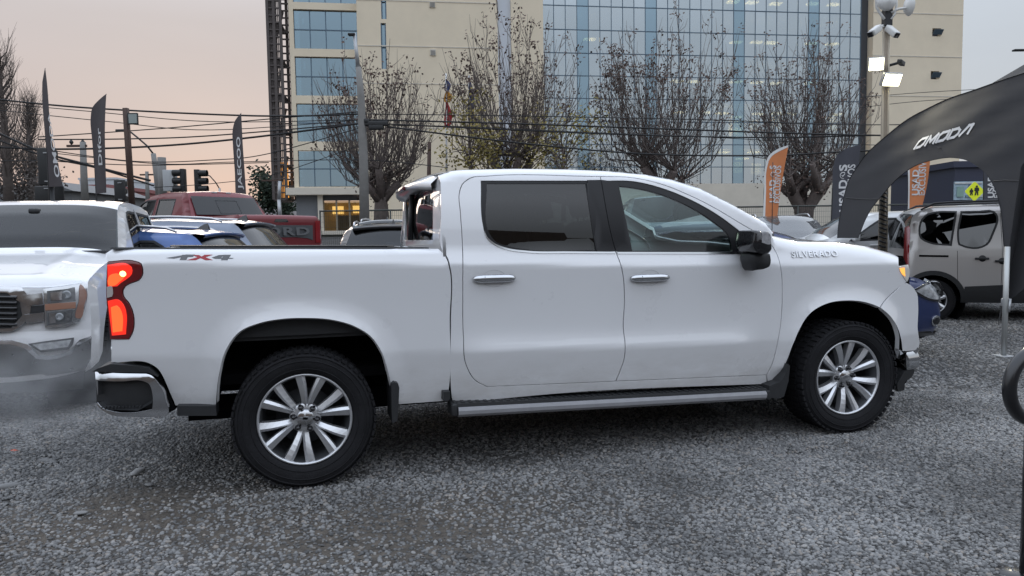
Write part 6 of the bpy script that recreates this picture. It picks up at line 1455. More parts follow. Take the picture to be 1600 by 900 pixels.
def pollard(px, d, base_y, top_y, half_px, label, stems=1, nb=46, seed=1, trunk=.28, dead=.5, fork=.28, knots=True, group='pollarded street trees', bark=BARK, lean=0, twig=6):
    """a cut-back street tree: short thick trunk, a fan of upright rods with twigs, dead leaves near the tips"""
    rg = random.Random(seed); b0 = at(px, base_y, d); H = at(px, top_y, d).z-b0.z; hw_ = half_px*d/FPX
    e_ = empty('bare_tree', (b0.x, d, b0.z), 0, label, 'tree', group)
    t = MB(); fh = H*fork; heads = []
    for s_ in range(stems):
        an = 2*math.pi*s_/max(1, stems)+rg.uniform(-.3, .3); sp = (0 if stems == 1 else hw_*.22)
        pts = [Vector((0, 0, -.6)), Vector((math.cos(an)*sp*.3+lean*.2, math.sin(an)*sp*.3, fh*.4)), Vector((math.cos(an)*sp*.9+lean*.6, math.sin(an)*sp*.6, fh*.8)), Vector((math.cos(an)*sp*1.1+lean, math.sin(an)*sp*.8, fh))]
        r0 = trunk if stems == 1 else trunk*.55
        t.tube(pts, [r0*1.25, r0, r0*.9, r0*1.05], 9); heads.append(pts[-1])
        k = 5 if stems == 1 else 3
        for i in range(k):
            a2 = 2*math.pi*i/k+rg.uniform(-.4, .4); q = pts[-1]+Vector((math.cos(a2)*hw_*.28, math.sin(a2)*hw_*.28, H*rg.uniform(.04, .16)))
            t.tube([pts[-1]-Vector((0, 0, .2)), pts[-1]*.5+q*.5+Vector((0, 0, -.05)), q], [r0*.75, r0*.6, r0*.5], 7); heads.append(q)
    t.build('trunk', bark, e_)
    br = MB(); tips = []; mids = []
    for i in range(nb):
        h0 = rg.choice(heads); a2 = rg.uniform(0, 2*math.pi); rho = math.sqrt(rg.uniform(.02, 1)); out_r = hw_*rho*(1+.16*math.sin(a2*3+seed*1.7)); tip = Vector((math.cos(a2)*out_r+lean, math.sin(a2)*out_r*.8, H*(1-.30*rho**2.2)*rg.uniform(.62, 1.0)*(1+.07*math.sin(a2*2+seed)+.05*math.sin(a2*5+seed*2))))
        m1 = h0*.62+tip*.38+Vector((math.cos(a2)*hw_*.20*rho, math.sin(a2)*hw_*.14*rho, -H*.05*rho)); m2 = h0*.28+tip*.72+Vector((math.cos(a2)*hw_*.07*rho, 0, -H*.015*rho))
        j1 = Vector((rg.gauss(0, .10), rg.gauss(0, .10), 0)); m1 += j1; m2 += Vector((rg.gauss(0, .12), rg.gauss(0, .12), 0))
        r0 = rg.uniform(.018, .040); br.tube([h0, m1, m2, tip], [r0, r0*.75, r0*.5, r0*.2], 4, caps=False)
        for j in range(twig):
            f = rg.uniform(.12, .97); bp = (h0*(1-f/.4)+m1*(f/.4) if f < .4 else m1*(1-(f-.4)/.35)+m2*((f-.4)/.35) if f < .75 else m2*(1-(f-.75)/.25)+tip*((f-.75)/.25))
            q = bp+Vector((rg.gauss(0, .30)+math.cos(a2)*.12, rg.gauss(0, .3), rg.uniform(.30, 1.35)))
            qm = bp*.5+q*.5+Vector((rg.gauss(0, .07), rg.gauss(0, .07), -.06)); br.tube([bp, qm, q], [.013, .010, .004], 3, caps=False); mids.append((q, f))
        tips.append(tip)
    o = br.build('branches', bark, e_)
    lf = MB(); sel = [q for q, f in mids if f > .5 and rg.random() < dead*(.35+.9*(q.z/H-.4))] + [t_ for t_ in tips if rg.random() < dead]
    cl_ = [Vector((rg.uniform(-.8, .8)*hw_, rg.uniform(-.6, .6)*hw_, H*rg.uniform(.62, .98))) for _ in range(9)]      # leaves linger in a few thick tufts
    sel += [q for q, f in mids if any((q-c_).length < .75 for c_ in cl_) and rg.random() < dead*1.6]
    leaves(lf, sel, 7, .10, .125, rg)
    if knots: leaves(lf, [h+Vector((rg.gauss(0, .35), rg.gauss(0, .35), rg.gauss(0, .3))) for h in heads for _ in range(6)], 8, .22, .10, rg)
    if lf.v: lf.build('dead_foliage', DEAD, e_)
    return e_
pollard(596, 31, 340, 74, 106, 'bare pollarded tree in front of the office entrance, leftmost of its row', seed=3, nb=95, trunk=.30, dead=.24, fork=.12, twig=11)
pollard(797, 31, 340, 6, 124, 'tall bare tree beside the two national flags', seed=5, nb=100, trunk=.30, dead=.36, fork=.13, twig=11)
pollard(1036, 31, 340, 22, 128, 'bare tree with the darkest leaf clusters before the glass wall', seed=8, nb=100, trunk=.32, dead=.48, fork=.13, twig=11)
pollard(1256, 31, 346, 38, 108, 'many-stemmed bare tree behind the orange flag', stems=5, seed=12, nb=90, trunk=.42, dead=.26, fork=.17, twig=11)
# small tree with yellowing leaves between them
def leafy(px, d, by, cy, rx, rz, m, label, seed, n=1500, size=.12, cat='tree', name='leafy_tree', trunk=.1):
    rg = random.Random(seed); b0 = at(px, by, d); c0 = at(px, cy, d).z-b0.z; e_ = empty(name, (b0.x, d, b0.z), 0, label, cat)
    t = MB(); ends = []
    t.tube([(0, 0, -.4), (.05, 0, c0*.5), (0, 0, c0)], [trunk, trunk*.8, trunk*.4], 7)
    for i in range(26):
        a2 = rg.uniform(0, 6.28); q = Vector((math.cos(a2)*rx*rg.uniform(.3, 1), math.sin(a2)*rx*rg.uniform(.3, 1), c0+rg.uniform(-.8, 1)*rz)); s0 = Vector((0, 0, c0*rg.uniform(.5, .95)))
        t.tube([s0, s0*.5+q*.5+Vector((0, 0, .1)), q], [.03, .02, .008], 4, caps=False); ends += [q, s0*.4+q*.6, s0*.2+q*.8]
    t.build('trunk', BARK, e_); lf = MB(); leaves(lf, ends, max(1, n//len(ends)), rx*.16, size, rg); lf.build('crown', m, e_)
leafy(735, 29, 330, 215, 1.5, 1.5, YEL, 'small yellow leaved tree beside the tall red and yellow flag', 21, 900, .13)
leafy(880, 29.5, 330, 225, 2.0, 1.3, YEL, 'low tree with yellowing leaves right of the two flags', 22, 1000, .13)
leafy(438, 60, 330, 305, 2.0, 1.9, CONIF, 'dark conifer left of the office block', 23, 2600, .28, trunk=.2)
leafy(30, 40, 318, 288, 2.4, 1.0, leaf_mat('grey_shrub', (.07, .065, .06), (.15, .13, .12)), 'grey shrub under the tall bare tree at left', 24, 1600, .16, 'shrub', 'shrub', .08)
# tall slim bare trees at the left edge
def slim(px, d, by, ty, half, seed, label):
    rg = random.Random(seed); b0 = at(px, by, d); H = at(px, ty, d).z-b0.z; hw_ = half*d/FPX; e_ = empty('bare_tree', (b0.x, d, b0.z), 0, label, 'tree', 'bare trees at the left edge')
    t = MB(); t.tube([(0, 0, -.5), (.05, 0, H*.35), (-.05, 0, H*.7), (0, 0, H)], [.26, .2, .1, .012], 8); t.build('trunk', BARK2, e_)
    br = MB()
    for i in range(120):
        z0 = H*rg.uniform(.12, .92); a2 = rg.uniform(0, 6.28); L1 = hw_*(1.05-z0/H*.75)*rg.uniform(.6, 1.1); q = Vector((math.cos(a2)*L1, math.sin(a2)*L1, z0+L1*rg.uniform(1.1, 2.0)))
        s0 = Vector((0, 0, z0)); mm = s0*.5+q*.5+Vector((math.cos(a2)*L1*.2, 0, -L1*.15)); br.tube([s0, mm, q], [.035, .022, .006], 4, caps=False)
        for j in range(6):
            f = rg.uniform(.3, 1); bp = s0*(1-f)+q*f; br.tube([bp, bp+Vector((rg.gauss(0, .3), rg.gauss(0, .3), rg.uniform(.3, 1.2)))], [.011, .004], 3, caps=False)
    br.build('branches', BARK2, e_)
slim(14, 38, 318, 70, 46, 31, 'tallest slim bare tree at the left edge')
slim(-30, 42, 318, 120, 60, 32, 'slim bare tree cut by the left edge')
slim(52, 44, 318, 150, 30, 33, 'smaller slim bare tree right of the tallest at left')

# ================================================================== poles, wires, lamps, signals
CONC = mat('concrete_pole', (.22, .215, .205), .85, noise=.15, nscale=4); RUST = mat('brown_post', (.075, .045, .035), .7, noise=.25, nscale=5); GALV = mat('galvanised_steel', (.42, .43, .44), .45, metal=.6, noise=.15, nscale=6); WIREM = mat('cable_black', (.012, .012, .013), .6); SIGB = mat('signal_black', (.018, .019, .02), .5)
def pole(name, pts, d, r, m, label, cat='pole', n=10, parts=None):
    P = [at(x, y, d) for x, y in pts]; e_ = empty(name, P[-1], 0, label, cat); o = P[-1]
    c = MB(); k = len(P); c.tube([p-o for p in P], [r[0]+(r[1]-r[0])*i/(k-1) for i in range(k)], n); c.build('shaft', m, e_); return e_, o
def rel(o, px, py, d): return at(px, py, d)-o
e_, o = pole('street_lamp', [(553.5, 52), (560, 108)], 25, (.05, .07), GALV, 'tall street lamp on the concrete pole before the office block', 'street lamp')
c = MB(); p = rel(o, 552, 54, 25); c.box(p+Vector((-.05, 0, .0)), (.24, .2, .07), bev=.02); c.build('lamp_head', SIGB, e_)
c = MB(); c.tube([rel(o, 560, 105, 25), rel(o, 564, 150, 25), rel(o, 568, 250, 25), rel(o, 570, 372, 25)], [.09, .12, .15, .17], 12); c.build('lower_pole', CONC, e_)
for (x, y, sx) in ((580, 193, .45), (597, 193, .4), (588, 199, .5), (570, 190, .3)):
    c = MB(); c.box(rel(o, x, y, 25), (sx, .2, .16), bev=.03); c.build('cable_box', SIGB, e_)
e_, o = pole('flood_post', [(196.5, 169), (201, 240), (207, 330)], 20, (.085, .085), RUST, 'brown square post with an unlit flood lamp behind the left pickup', 'lamp post', 4)
c = MB(); c.box(rel(o, 207.5, 185.5, 19.9), (.27, .08, .30), bev=.01); fl_ = c.build('flood_lamp', SIGB, e_); c = MB(); c.box(rel(o, 207.5, 185.5, 19.84), (.21, .03, .24)); c.build('lamp_glass', mat('unlit_lamp_glass', (.25, .30, .29), .15, coat=1), e_)
c = MB(); c.tube([rel(o, 196, 184, 20), rel(o, 203, 186, 19.95)], .03, 6); c.build('bracket', SIGB, e_)
e_, o = pole('utility_pole', [(129.5, 222), (131, 270), (133.5, 325)], 34, (.13, .17), CONC, 'concrete utility pole between the two left flags', 'pole')
c = MB(); c.box(rel(o, 120, 228, 34), (.9, .1, .1)); c.build('crossarm', RUST, e_)
for x in (111.5, 129.5): c = MB(); c.lathe([(.02, -.1), (.09, 0), (.09, .05), (.04, .12)], 8, 'z', rel(o, x, 223, 34)); c.build('insulator', SIGB, e_)
e_, o = pole('street_lamp', [(239.5, 240), (245, 275), (251, 325)], 28, (.09, .14), CONC, 'leaning street lamp pole with curved arm beside the white cabinet', 'street lamp')
c = MB(); c.tube([rel(o, 240, 241, 28), rel(o, 230, 228, 28), rel(o, 215, 215, 28), rel(o, 205, 207, 28), rel(o, 196, 204, 28)], .035, 6); c.build('arm', SIGB, e_); c = MB(); c.box(rel(o, 189, 204, 28), (.36, .16, .09), bev=.03); c.build('lamp_head', SIGB, e_)
e_, o = pole('concrete_post', [(252.5, 246), (255, 330)], 27, (.15, .16), CONC, 'thick concrete post left of the white cabinet', 'pole')
a_, b_ = at(257, 266, 26.6), at(275, 299, 26.6); e_ = empty('cabinet', ((a_.x+b_.x)/2, 26.6, b_.z-.8), 0, 'white control cabinet mounted high beside the concrete post', 'cabinet'); c = MB(); c.box((0, 0, .8+(a_.z-b_.z)/2), (b_.x-a_.x, .35, a_.z-b_.z), bev=.02); c.build('box', mat('cabinet_grey_white', (.50, .52, .53), .5), e_); c = MB(); c.tube([(0, .1, .8), (0, .1, -.8)], .06, 8); c.build('post', GALV, e_)
def signal(x0, x1, y0, y1, d, label, visors=0, plate=False):
    a_, b_ = at(x0, y0, d), at(x1, y1, d); w, h = b_.x-a_.x, a_.z-b_.z; e_ = empty('traffic_light', ((a_.x+b_.x)/2, d, b_.z-1.2), 0, label, 'traffic light')
    c = MB(); c.box((0, 0, 1.2+h/2), (w*(1 if plate else .62), .05 if plate else .22, h), bev=.02); c.build('backboard' if plate else 'housing', SIGB, e_); c = MB(); c.tube([(0, .1, 1.25), (0, .1, -2.2)], .055, 8); c.build('post', SIGB, e_)
    for i in range(3):
        z = 1.2+h*(i+.5)/3; c = MB()
        if visors: c.lathe([(h*.14, 0), (h*.14, .30)], 12, 'x', (0, -.02, z)); s_ = c.build('visor', SIGB, e_); s_.scale = (visors, 1, 1); s_.location.x = visors*w*.2
        else: c.box((0, .12, z), (w*.6, .2, h*.26), bev=.03); c.build('lamp_case', SIGB, e_)
    for z in ((1.2+h*.86, 1.2+h*.10) if plate else ()): c = MB(); c.box((.02, -.04, z), (w*.34, .02, .022)); c.build('bracket_slot', GALV, e_)
signal(280, 293, 264, 301, 26.5, 'dark traffic light nearest the white cabinet', visors=-1)
signal(302, 316, 265, 301, 26.5, 'dark traffic light just left of the third flag', visors=1)
signal(58, 90, 231, 289, 15.8, 'large black traffic light backboard behind the leftmost flag', plate=True)
signal(178, 197, 281, 315, 18, 'small black traffic light backboard between second flag and brown post', plate=True)
signal(54, 101, 291, 318, 16.2, 'black signal box just above the roof of the left pickup', plate=True)
e_, o = pole('utility_pole', [(229.5, 268), (231, 325)], 40, (.09, .12), CONC, 'thin far utility pole left of the leaning lamp', 'pole'); c = MB(); c.box(rel(o, 229, 273, 40), (.7, .1, .08)); c.build('crossarm', RUST, e_)
e_, o = pole('street_lamp', [(343, 294), (344, 330)], 36, (.05, .08), GALV, 'small far street lamp between traffic light and third flag', 'street lamp'); c = MB(); c.tube([rel(o, 343, 295, 36), rel(o, 337, 285, 36), rel(o, 328, 275, 36), rel(o, 318, 271, 36)], .03, 6); c.build('arm', SIGB, e_)
e_, o = pole('utility_pole', [(436, 312), (438, 345)], 42, (.10, .12), GALV, 'utility pole with crossarm before the dark conifer', 'pole'); c = MB(); c.tube([rel(o, 436, 313, 42), rel(o, 437, 283, 42)], .1, 8); c.build('upper_shaft', GALV, e_); c = MB(); c.box(rel(o, 424, 282, 42), (1.1, .1, .08)); c.build('crossarm', RUST, e_)
e_, o = pole('dark_post', [(671, 222), (669, 345)], 29.5, (.07, .09), RUST, 'slim dark post right of the leftmost pollarded tree', 'pole')
# flood-light mast inside the lot
e_, o = pole('floodlight_mast', [(1385, 22), (1384, 120), (1380, 300), (1377, 420)], 12.2, (.055, .06), mat('mast_cream', (.40, .34, .27), .55, noise=.12, nscale=4), 'floodlight mast with two lit lamps and cameras left of the black tent', 'light mast')
c = MB(); c.box(rel(o, 1386, 28, 12.15), (.12, .12, .26)); c.build('top_sleeve', BLACKP, e_)
c = MB(); c.tube([rel(o, x, y, 12.1) for x, y in ((1382, 30), (1376, 22), (1370, 12), (1369, -6), (1372, -26))], .022, 6); c.build('antenna_loop', PLATE, e_); c = MB(); c.tube([rel(o, x, y, 12.1) for x, y in ((1392, 30), (1398, 22), (1401, 8), (1400, -8), (1398, -26))], .018, 6); c.build('antenna_loop', PLATE, e_)
c = MB(); c.lathe([(.0001, -.06), (.13, -.03), (.15, .02), (.10, .10)], 14, 'y', rel(o, 1386, 2, 12.05)); c.build('antenna_dish', PLATE, e_)
c = MB(); c.lathe([(.0001, -.03), (.12, -.01), (.16, .04)], 14, 'x', rel(o, 1418, 9, 12.1)); c.tube([rel(o, 1392, 20, 12.1), rel(o, 1404, 14, 12.1), rel(o, 1420, 12, 12.1), rel(o, 1427, 11, 12.1)], .02, 6); c.build('side_dish', PLATE, e_)
for (xa, ya, xb2, yb2) in ((1375, 42, 1361, 53), (1388, 44, 1400, 54)):
    a_, b_ = rel(o, xa, ya, 12.1), rel(o, xb2, yb2, 11.95); c = MB(); dr = (b_-a_).normalized(); rot = dr.to_track_quat('X', 'Z').to_matrix(); c.box((a_+b_)/2, (.26, .10, .10), rot, bev=.02); cm = c.build('camera', PLATE, e_)
    c = MB(); c.box(b_+dr*.02, (.04, .085, .085), rot, bev=.01); c.build('camera_lens', BLACKG, cm); c = MB(); c.tube([a_, rel(o, 1384, 40, 12.2)], .03, 6); c.build('camera_arm', PLATE, cm)
for x in (1379, 1388): c = MB(); c.tube([rel(o, x+1, 50, 12.1), rel(o, x, 200, 12.1), rel(o, x-3, 420, 12.1)], .014, 6); c.build('conduit', mat('conduit_cream', (.50, .44, .34), .5), e_)
k = 0
for y in range(292, 400, 7):   # twisted cable wound round the lower mast
    x = 1380.5-(y-300)*.02; a_ = rel(o, x-5.5, y, 12.08); b_ = rel(o, x+5.0, y+3.5, 12.08); c = MB(); c.tube([a_, (a_+b_)/2+Vector((0, -.05, -.01)), b_], .018, 6); c.build('cable_turn', SIGB, e_)
FLOOD = mat('lit_flood_glass', (1, 1, .9), .4, emit=(1.0, .92, .60), estr=7)
def lamp(px, py, w, h, tx, tz, lit=True, energy=55):
    p = rel(o, px, py, 12.0); tgt = Vector((tx, -1, tz)).normalized(); rot = (-tgt).to_track_quat('Y', 'Z').to_matrix()
    c = MB(); c.box(p, (w, .07, h), rot, bev=.012); l_ = c.build('flood_lamp', SIGB if not lit else GALV, e_)
    if lit:
        c = MB(); c.box(p+tgt*.042, (w*.86, .012, h*.86), rot); c.build('lamp_glass', FLOOD, l_)
        ld = bpy.data.lights.new('flood', 'SPOT'); ld.energy = energy; ld.spot_size = math.radians(120); ld.spot_blend = .6; ld.color = (1, .93, .74); ld.shadow_soft_size = .12
        lo_ = bpy.data.objects.new('flood_light', ld); COL.objects.link(lo_); lo_.parent = e_; lo_.location = p+tgt*.10; lo_.rotation_euler = tgt.to_track_quat('-Z', 'Y').to_euler()
    c = MB(); c.tube([p-tgt*.03, rel(o, 1383, py+6, 12.2)], .022, 6); c.build('lamp_arm', SIGB, l_)
lamp(1369, 100, .24, .21, -.35, -.35); lamp(1392, 124, .32, .21, .15, -.55); lamp(1408, 98, .26, .07, 1.2, -.3, lit=False)
e_, o = pole('street_lamp', [(1640, 70), (1640, 300)], 30, (.06, .09), GALV, 'street lamp whose head reaches in at the right edge above the tent', 'street lamp'); c = MB(); c.tube([rel(o, 1640, 72, 30), rel(o, 1600, 78, 30)], .04, 6); c.build('arm', SIGB, e_); c = MB(); c.box(rel(o, 1593, 78.5, 30), (.5, .2, .07), bev=.02); c.build('lamp_head', SIGB, e_)
# national flags
for (x, yt, yb, cols, lab) in ((697, 115, 330, 'ry', 'red and yellow national flag hanging on a white pole'), (733, 118, 330, 'b', 'dark blue flag hanging on a pole right of the red flag')):
    e_, o = pole('flagpole', [(x, yt), (x+1, yb)], 34, (.04, .05), PLATE if cols == 'ry' else GALV, lab, 'flag')
    def hang(y0, y1, w, m, nm):
        a_ = rel(o, x, y0, 33.95); b_ = rel(o, x, y1, 33.95); rows = []
        for f in np.linspace(0, 1, 9): rows.append([Vector((a_.x+w*(.35+.65*math.sin(f*2.6))*(v-.25)+.03*math.sin(6*f+5*v), a_.y-.06*math.sin(9*v+2*f), a_.z+(b_.z-a_.z)*f)) for v in np.linspace(0, 1, 8)])
        loft(nm, rows, m, e_)
    if cols == 'ry': hang(124, 142, .25, mat('flag_blue', (.03, .05, .16), .8), 'flag_cloth'); hang(142, 160, .35, mat('flag_yellow', (.50, .24, .03), .8), 'flag_cloth'); hang(159, 200, .32, mat('flag_red', (.36, .025, .03), .8), 'flag_cloth')
    else: hang(122, 194, .28, mat('flag_navy', (.03, .045, .12), .8), 'flag_cloth')
# overhead cables
def wire(pts, r, lab, ds=None, sag=True):
    P = [at(x, y, (ds[i] if ds else 25.0)) for i, (x, y) in enumerate(pts)]
    xs_ = list(range(len(P))); up = []
    for i in range(len(P)-1):
        for q in range(8): up.append(i+q/8)
    up.append(len(P)-1); S3 = []
    for u in up:
        i = min(int(u), len(P)-2); f = u-i; p0, p1, p2, p3 = P[max(i-1, 0)], P[i], P[i+1], P[min(i+2, len(P)-1)]
        S3.append(.5*((2*p1)+(p2-p0)*f+(2*p0-5*p1+4*p2-p3)*f*f+(3*p1-p0-3*p2+p3)*f**3))
    c = MB(); c.tube(S3, r, 5, caps=False); ob = c.build('overhead_cable', WIREM); tag(ob, lab, 'cable', 'overhead cables')
W = [([(-60, 149), (130, 168), (400, 181), (568, 178)], .030, 'thick top cable left of the concrete pole'),
 ([(-60, 156), (140, 174), (330, 190), (568, 187)], .014, 'thin cable just below the thick top cable at left'),
 ([(-60, 166), (170, 190), (330, 203), (568, 187)], .014, 'thin sagging cable above the second flag lettering'),
 ([(60, 214), (250, 201), (420, 186), (568, 174)], .018, 'cable rising from the leftmost flag to the concrete pole'),
 ([(60, 218), (200, 217), (330, 212), (568, 192)], .022, 'cable level behind the second flag and brown post'),
 ([(-40, 190), (60, 235), (140, 258), (235, 282)], .040, 'thick cable descending from the left edge'),
 ([(-40, 205), (70, 244), (150, 262), (240, 290)], .030, 'second cable descending below the thick one at left'),
 ([(-40, 228), (90, 233), (250, 228), (400, 214), (568, 192)], .034, 'thick lower cable left of the concrete pole'),
 ([(60, 232), (210, 252), (330, 250), (420, 240), (568, 198)], .016, 'cable sagging between leftmost flag and concrete pole'),
 ([(90, 240), (250, 256), (370, 253), (568, 250), (700, 262)], .014, 'nearly level cable above the red pickup'),
 ([(-40, 252), (60, 251), (120, 254), (230, 258), (420, 254)], .016, 'level cable low behind the leftmost flag'),
 ([(240, 293), (340, 286), (430, 272), (568, 225)], .012, 'thin cable rising from the traffic lights'),
 ([(568, 178), (800, 181), (1100, 187), (1345, 195), (1700, 190)], .016, 'highest cable right of the concrete pole'),
 ([(568, 187), (800, 193), (1000, 200), (1345, 211), (1700, 214)], .028, 'thick cable across the middle of the glass wall'),
 ([(568, 192), (800, 203), (1000, 211), (1200, 215), (1345, 212), (1700, 205)], .024, 'cable crossing below the thick one at the glass wall'),
 ([(605, 198), (800, 222), (1000, 240), (1200, 243), (1345, 236), (1700, 225)], .028, 'lowest thick cable above the roof of the white pickup'),
 ([(1345, 168), (1450, 157), (1600, 150), (1720, 146)], .010, 'thin cable over the beige wall above the tent'),
 ([(1345, 152), (1450, 144), (1600, 136), (1720, 131)], .010, 'thinnest top cable beside the right wing'),
 ([(568, 197), (700, 197), (900, 206), (1100, 214), (1345, 226), (1700, 232)], .012, 'thin cable between the two thick ones at the glass wall')]
for w_ in W: wire(*w_)

# ================================================================== feather flags
def feather(outline, d, m, label, text=None, yaw=0.0, wave=.05, hem=None, texts=(), pole_px=None, polem=SIGB):
    p0 = at(outline[-1][0], outline[-1][1], d); e_ = empty('feather_flag', (p0.x, p0.y, gz(p0.x, d)), yaw, label, 'flag'); o = e_.location.copy()
    dx = Vector((math.cos(yaw), math.sin(yaw), 0)); nn = Vector((math.sin(yaw), -math.cos(yaw), 0))
    def uz(x, y): dd = ray(x, y); t = (o-CO).dot(nn)/dd.dot(nn); p = CO+dd*t-o; return (p.dot(dx), p.z)
    poly = [uz(x, y) for x, y in spline(outline, 4)]
    zs_ = [p[1] for p in poly]; z0, z1 = min(zs_), max(zs_)
    def M(u, v): return (u, wave*math.sin(u*6+v*1.3)*.6+wave*.5*math.sin(u*13-v*2.1), v)
    cl = panel('cloth', M, poly, m, e_, res=.09, depth=.004)
    # rod along the spine
    sp = [uz(x, y) for x, y in pole_px]; c = MB(); c.tube([(u, M(u, v)[1]+.012, v) for u, v in sp]+[(sp[-1][0], 0, -.05)], [.006]*(len(sp)-2)+[.014, .016, .018], 6); c.build('rod', polem, e_)
    if hem:
        hp = [uz(x, y) for x, y in spline(hem, 3)]; panel('hem', M, hp, PLATE, cl, res=.1, depth=.003, lift=.006)
    for (s_, x0, y0, x1, y1, m_, bold, *sk) in texts:      # runs upwards: letters turned a quarter left
        dt_, w_t = (sk[0], sk[1]) if sk else (0, 1)
        a_, b_ = uz(x0, y0), uz(x1, y1); dt_ *= abs(b_[0]-a_[0])/max(1e-6, abs(x1-x0))               # a: lower right corner, b: upper left corner of the lettering
        def MTt(u, v, h):
            x_ = a_[0]+(b_[0]-a_[0])*(.5+(v-.5)*(1+(w_t-1)*u))+dt_*u; z_ = a_[1]+(b_[1]-a_[1])*u; return (x_, M(x_, z_)[1]-.006-h, z_)
        fit_text('lettering', s_, MTt, 0, 0, 1, 1, m_, cl, bold=bold, thick=.003, spacing=1.02)
    return e_, uz, M, cl
FLAGD = mat('flag_charcoal', (.085, .075, .078), .8, noise=.1, nscale=3); FLAGO = mat('flag_orange', (.62, .22, .085), .75, noise=.08, nscale=3); FLAGN = mat('flag_slate', (.065, .066, .08), .75, noise=.08, nscale=3); TXT = mat('flag_print_white', (.66, .66, .66), .8)
feather([(70.5, 106, 1), (66.5, 128), (66.5, 160), (70, 200), (74, 240), (76, 292, 1), (98.5, 291, 1), (92, 262), (84, 232), (79, 200), (76, 160), (73.5, 130)], 15, FLAGD, 'leftmost narrow charcoal feather flag above the white pickup', yaw=.5, pole_px=[(70.5, 106), (66.5, 128), (66.5, 160), (70, 200), (74, 240), (76, 292)], texts=[('OMODA', 94, 277, 80, 178, TXT, .02, -13.5, .42)])
feather([(167.3, 147, 1), (155, 156), (145.5, 167), (141.5, 185), (142, 215), (145, 260), (149, 303, 1), (165, 301, 1), (166, 240), (166.5, 190)], 16, FLAGD, 'charcoal feather flag lettered in white beside the brown post', yaw=-.1, pole_px=[(167.3, 147), (155, 156), (145.5, 167), (141.5, 185), (142, 215), (145, 260), (149, 303)], texts=[('Difor', 161.5, 258, 150.5, 200, TXT, .018)])
feather([(376.5, 176, 1), (368, 188), (364.5, 200), (364, 230), (367, 270), (369, 318, 1), (385, 318, 1), (381.5, 250), (378.5, 205)], 24, FLAGD, 'charcoal feather flag rising behind the red pickup', yaw=.1, pole_px=[(376.5, 176), (368, 188), (364.5, 200), (364, 230), (367, 270), (369, 318)], texts=[('JAECOO', 381, 296, 369, 214, TXT, .02)])
def usados(e4, box1, box2):
    return [('USAD', *box1, TXT, .03), ('EXCLUSIVOS', *box2, TXT, .02)]
e1 = feather([(1231.5, 227, 1), (1216, 233), (1203, 243), (1198, 258), (1195, 300), (1192.5, 338, 1), (1216, 339.5, 1), (1219, 312), (1224, 272)], 17, FLAGO, 'orange feather flag with white lettering behind the hood of the pickup', yaw=.05, pole_px=[(1231.5, 227), (1216, 233), (1203, 243), (1198, 258), (1195, 300), (1193.5, 338)], hem=[(1231.5, 227, 1), (1216, 232.5), (1203, 242.5), (1197.5, 258), (1194.5, 300), (1192, 338.5, 1), (1195, 338.5, 1), (1197.5, 300), (1200.5, 259), (1205.5, 245.5), (1217, 236.5), (1230, 230.5, 1)], texts=[('USAD', 1211.5, 316, 1202.5, 281, TXT, .03), ('S', 1212, 264, 1203.5, 258.5, TXT, .03), ('EXCLUSIVOS', 1219.5, 317, 1210.5, 259, TXT, .02)])
e2 = feather([(1344, 226, 1), (1322, 232.5), (1308, 243), (1302.5, 258), (1300.5, 300), (1299, 345, 1), (1326, 346, 1), (1333, 300), (1340, 262)], 17.5, FLAGN, 'dark slate feather flag with white lettering left of the tent leg', yaw=.0, pole_px=[(1344, 226), (1322, 232.5), (1308, 243), (1302.5, 258), (1300.5, 300), (1299, 345)], texts=[('USAD', 1323.5, 331, 1311.5, 281, TXT, .03), ('S', 1324, 267, 1312.5, 257, TXT, .03), ('EXCLUSIVOS', 1334.5, 332, 1324.5, 257, TXT, .02)])
e3 = feather([(1455, 190, 1), (1440, 198), (1427, 212), (1420, 232), (1418.5, 280), (1419, 327.5, 1), (1440, 330, 1), (1447, 300), (1452, 250)], 22, FLAGO, 'orange feather flag seen through the tent arch above the van', yaw=.05, pole_px=[(1455, 190), (1440, 198), (1427, 212), (1420, 232), (1418.5, 280), (1419, 327.5)], hem=[(1418, 240, 1), (1417.5, 328, 1), (1420.5, 328.5, 1), (1421, 240, 1)], texts=[('USAD', 1436.5, 305, 1426, 265, TXT, .03), ('EXCLUSIVOS', 1445, 305, 1437, 238, TXT, .02)])
e4 = feather([(1575, 195, 1), (1556, 203), (1544, 218), (1539, 240), (1537.5, 280), (1537, 322, 1), (1560, 323, 1), (1566, 280), (1570, 240)], 20, FLAGN, 'dark slate feather flag at the right end under the tent arch', yaw=.0, pole_px=[(1575, 195), (1556, 203), (1544, 218), (1539, 240), (1537.5, 280), (1537, 322)], texts=[('USADOS', 1553, 309, 1545.5, 255, TXT, .03), ('EXCLUSIVOS', 1562, 309, 1554.5, 250, TXT, .02)])
for (fe, cx, cy, r) in ((e1, 1208, 272.5, .060), (e2, 1318.5, 274, .082)):   # ring with a tick in place of the O
    _, uz, M, cl = fe; u, v = uz(cx, cy); y = M(u, v)[1]
    c = MB(); c.lathe([(r*.78, -.010), (r, -.010), (r, -.004)], 20, 'y', (u, y, v)); c.build('ring_mark', TXT, cl)
    c = MB(); c.prism([(-.55*r, .05*r), (-.15*r, -.45*r), (.6*r, .5*r), (.4*r, .6*r), (-.15*r, -.1*r), (-.4*r, .2*r)], -.012, -.006, lambda a_, b_, h: (u+a_, y+h, v+b_)); c.build('tick_mark', TXT if fe is e2 else mat('tick_dark', (.10, .06, .05), .7), cl)

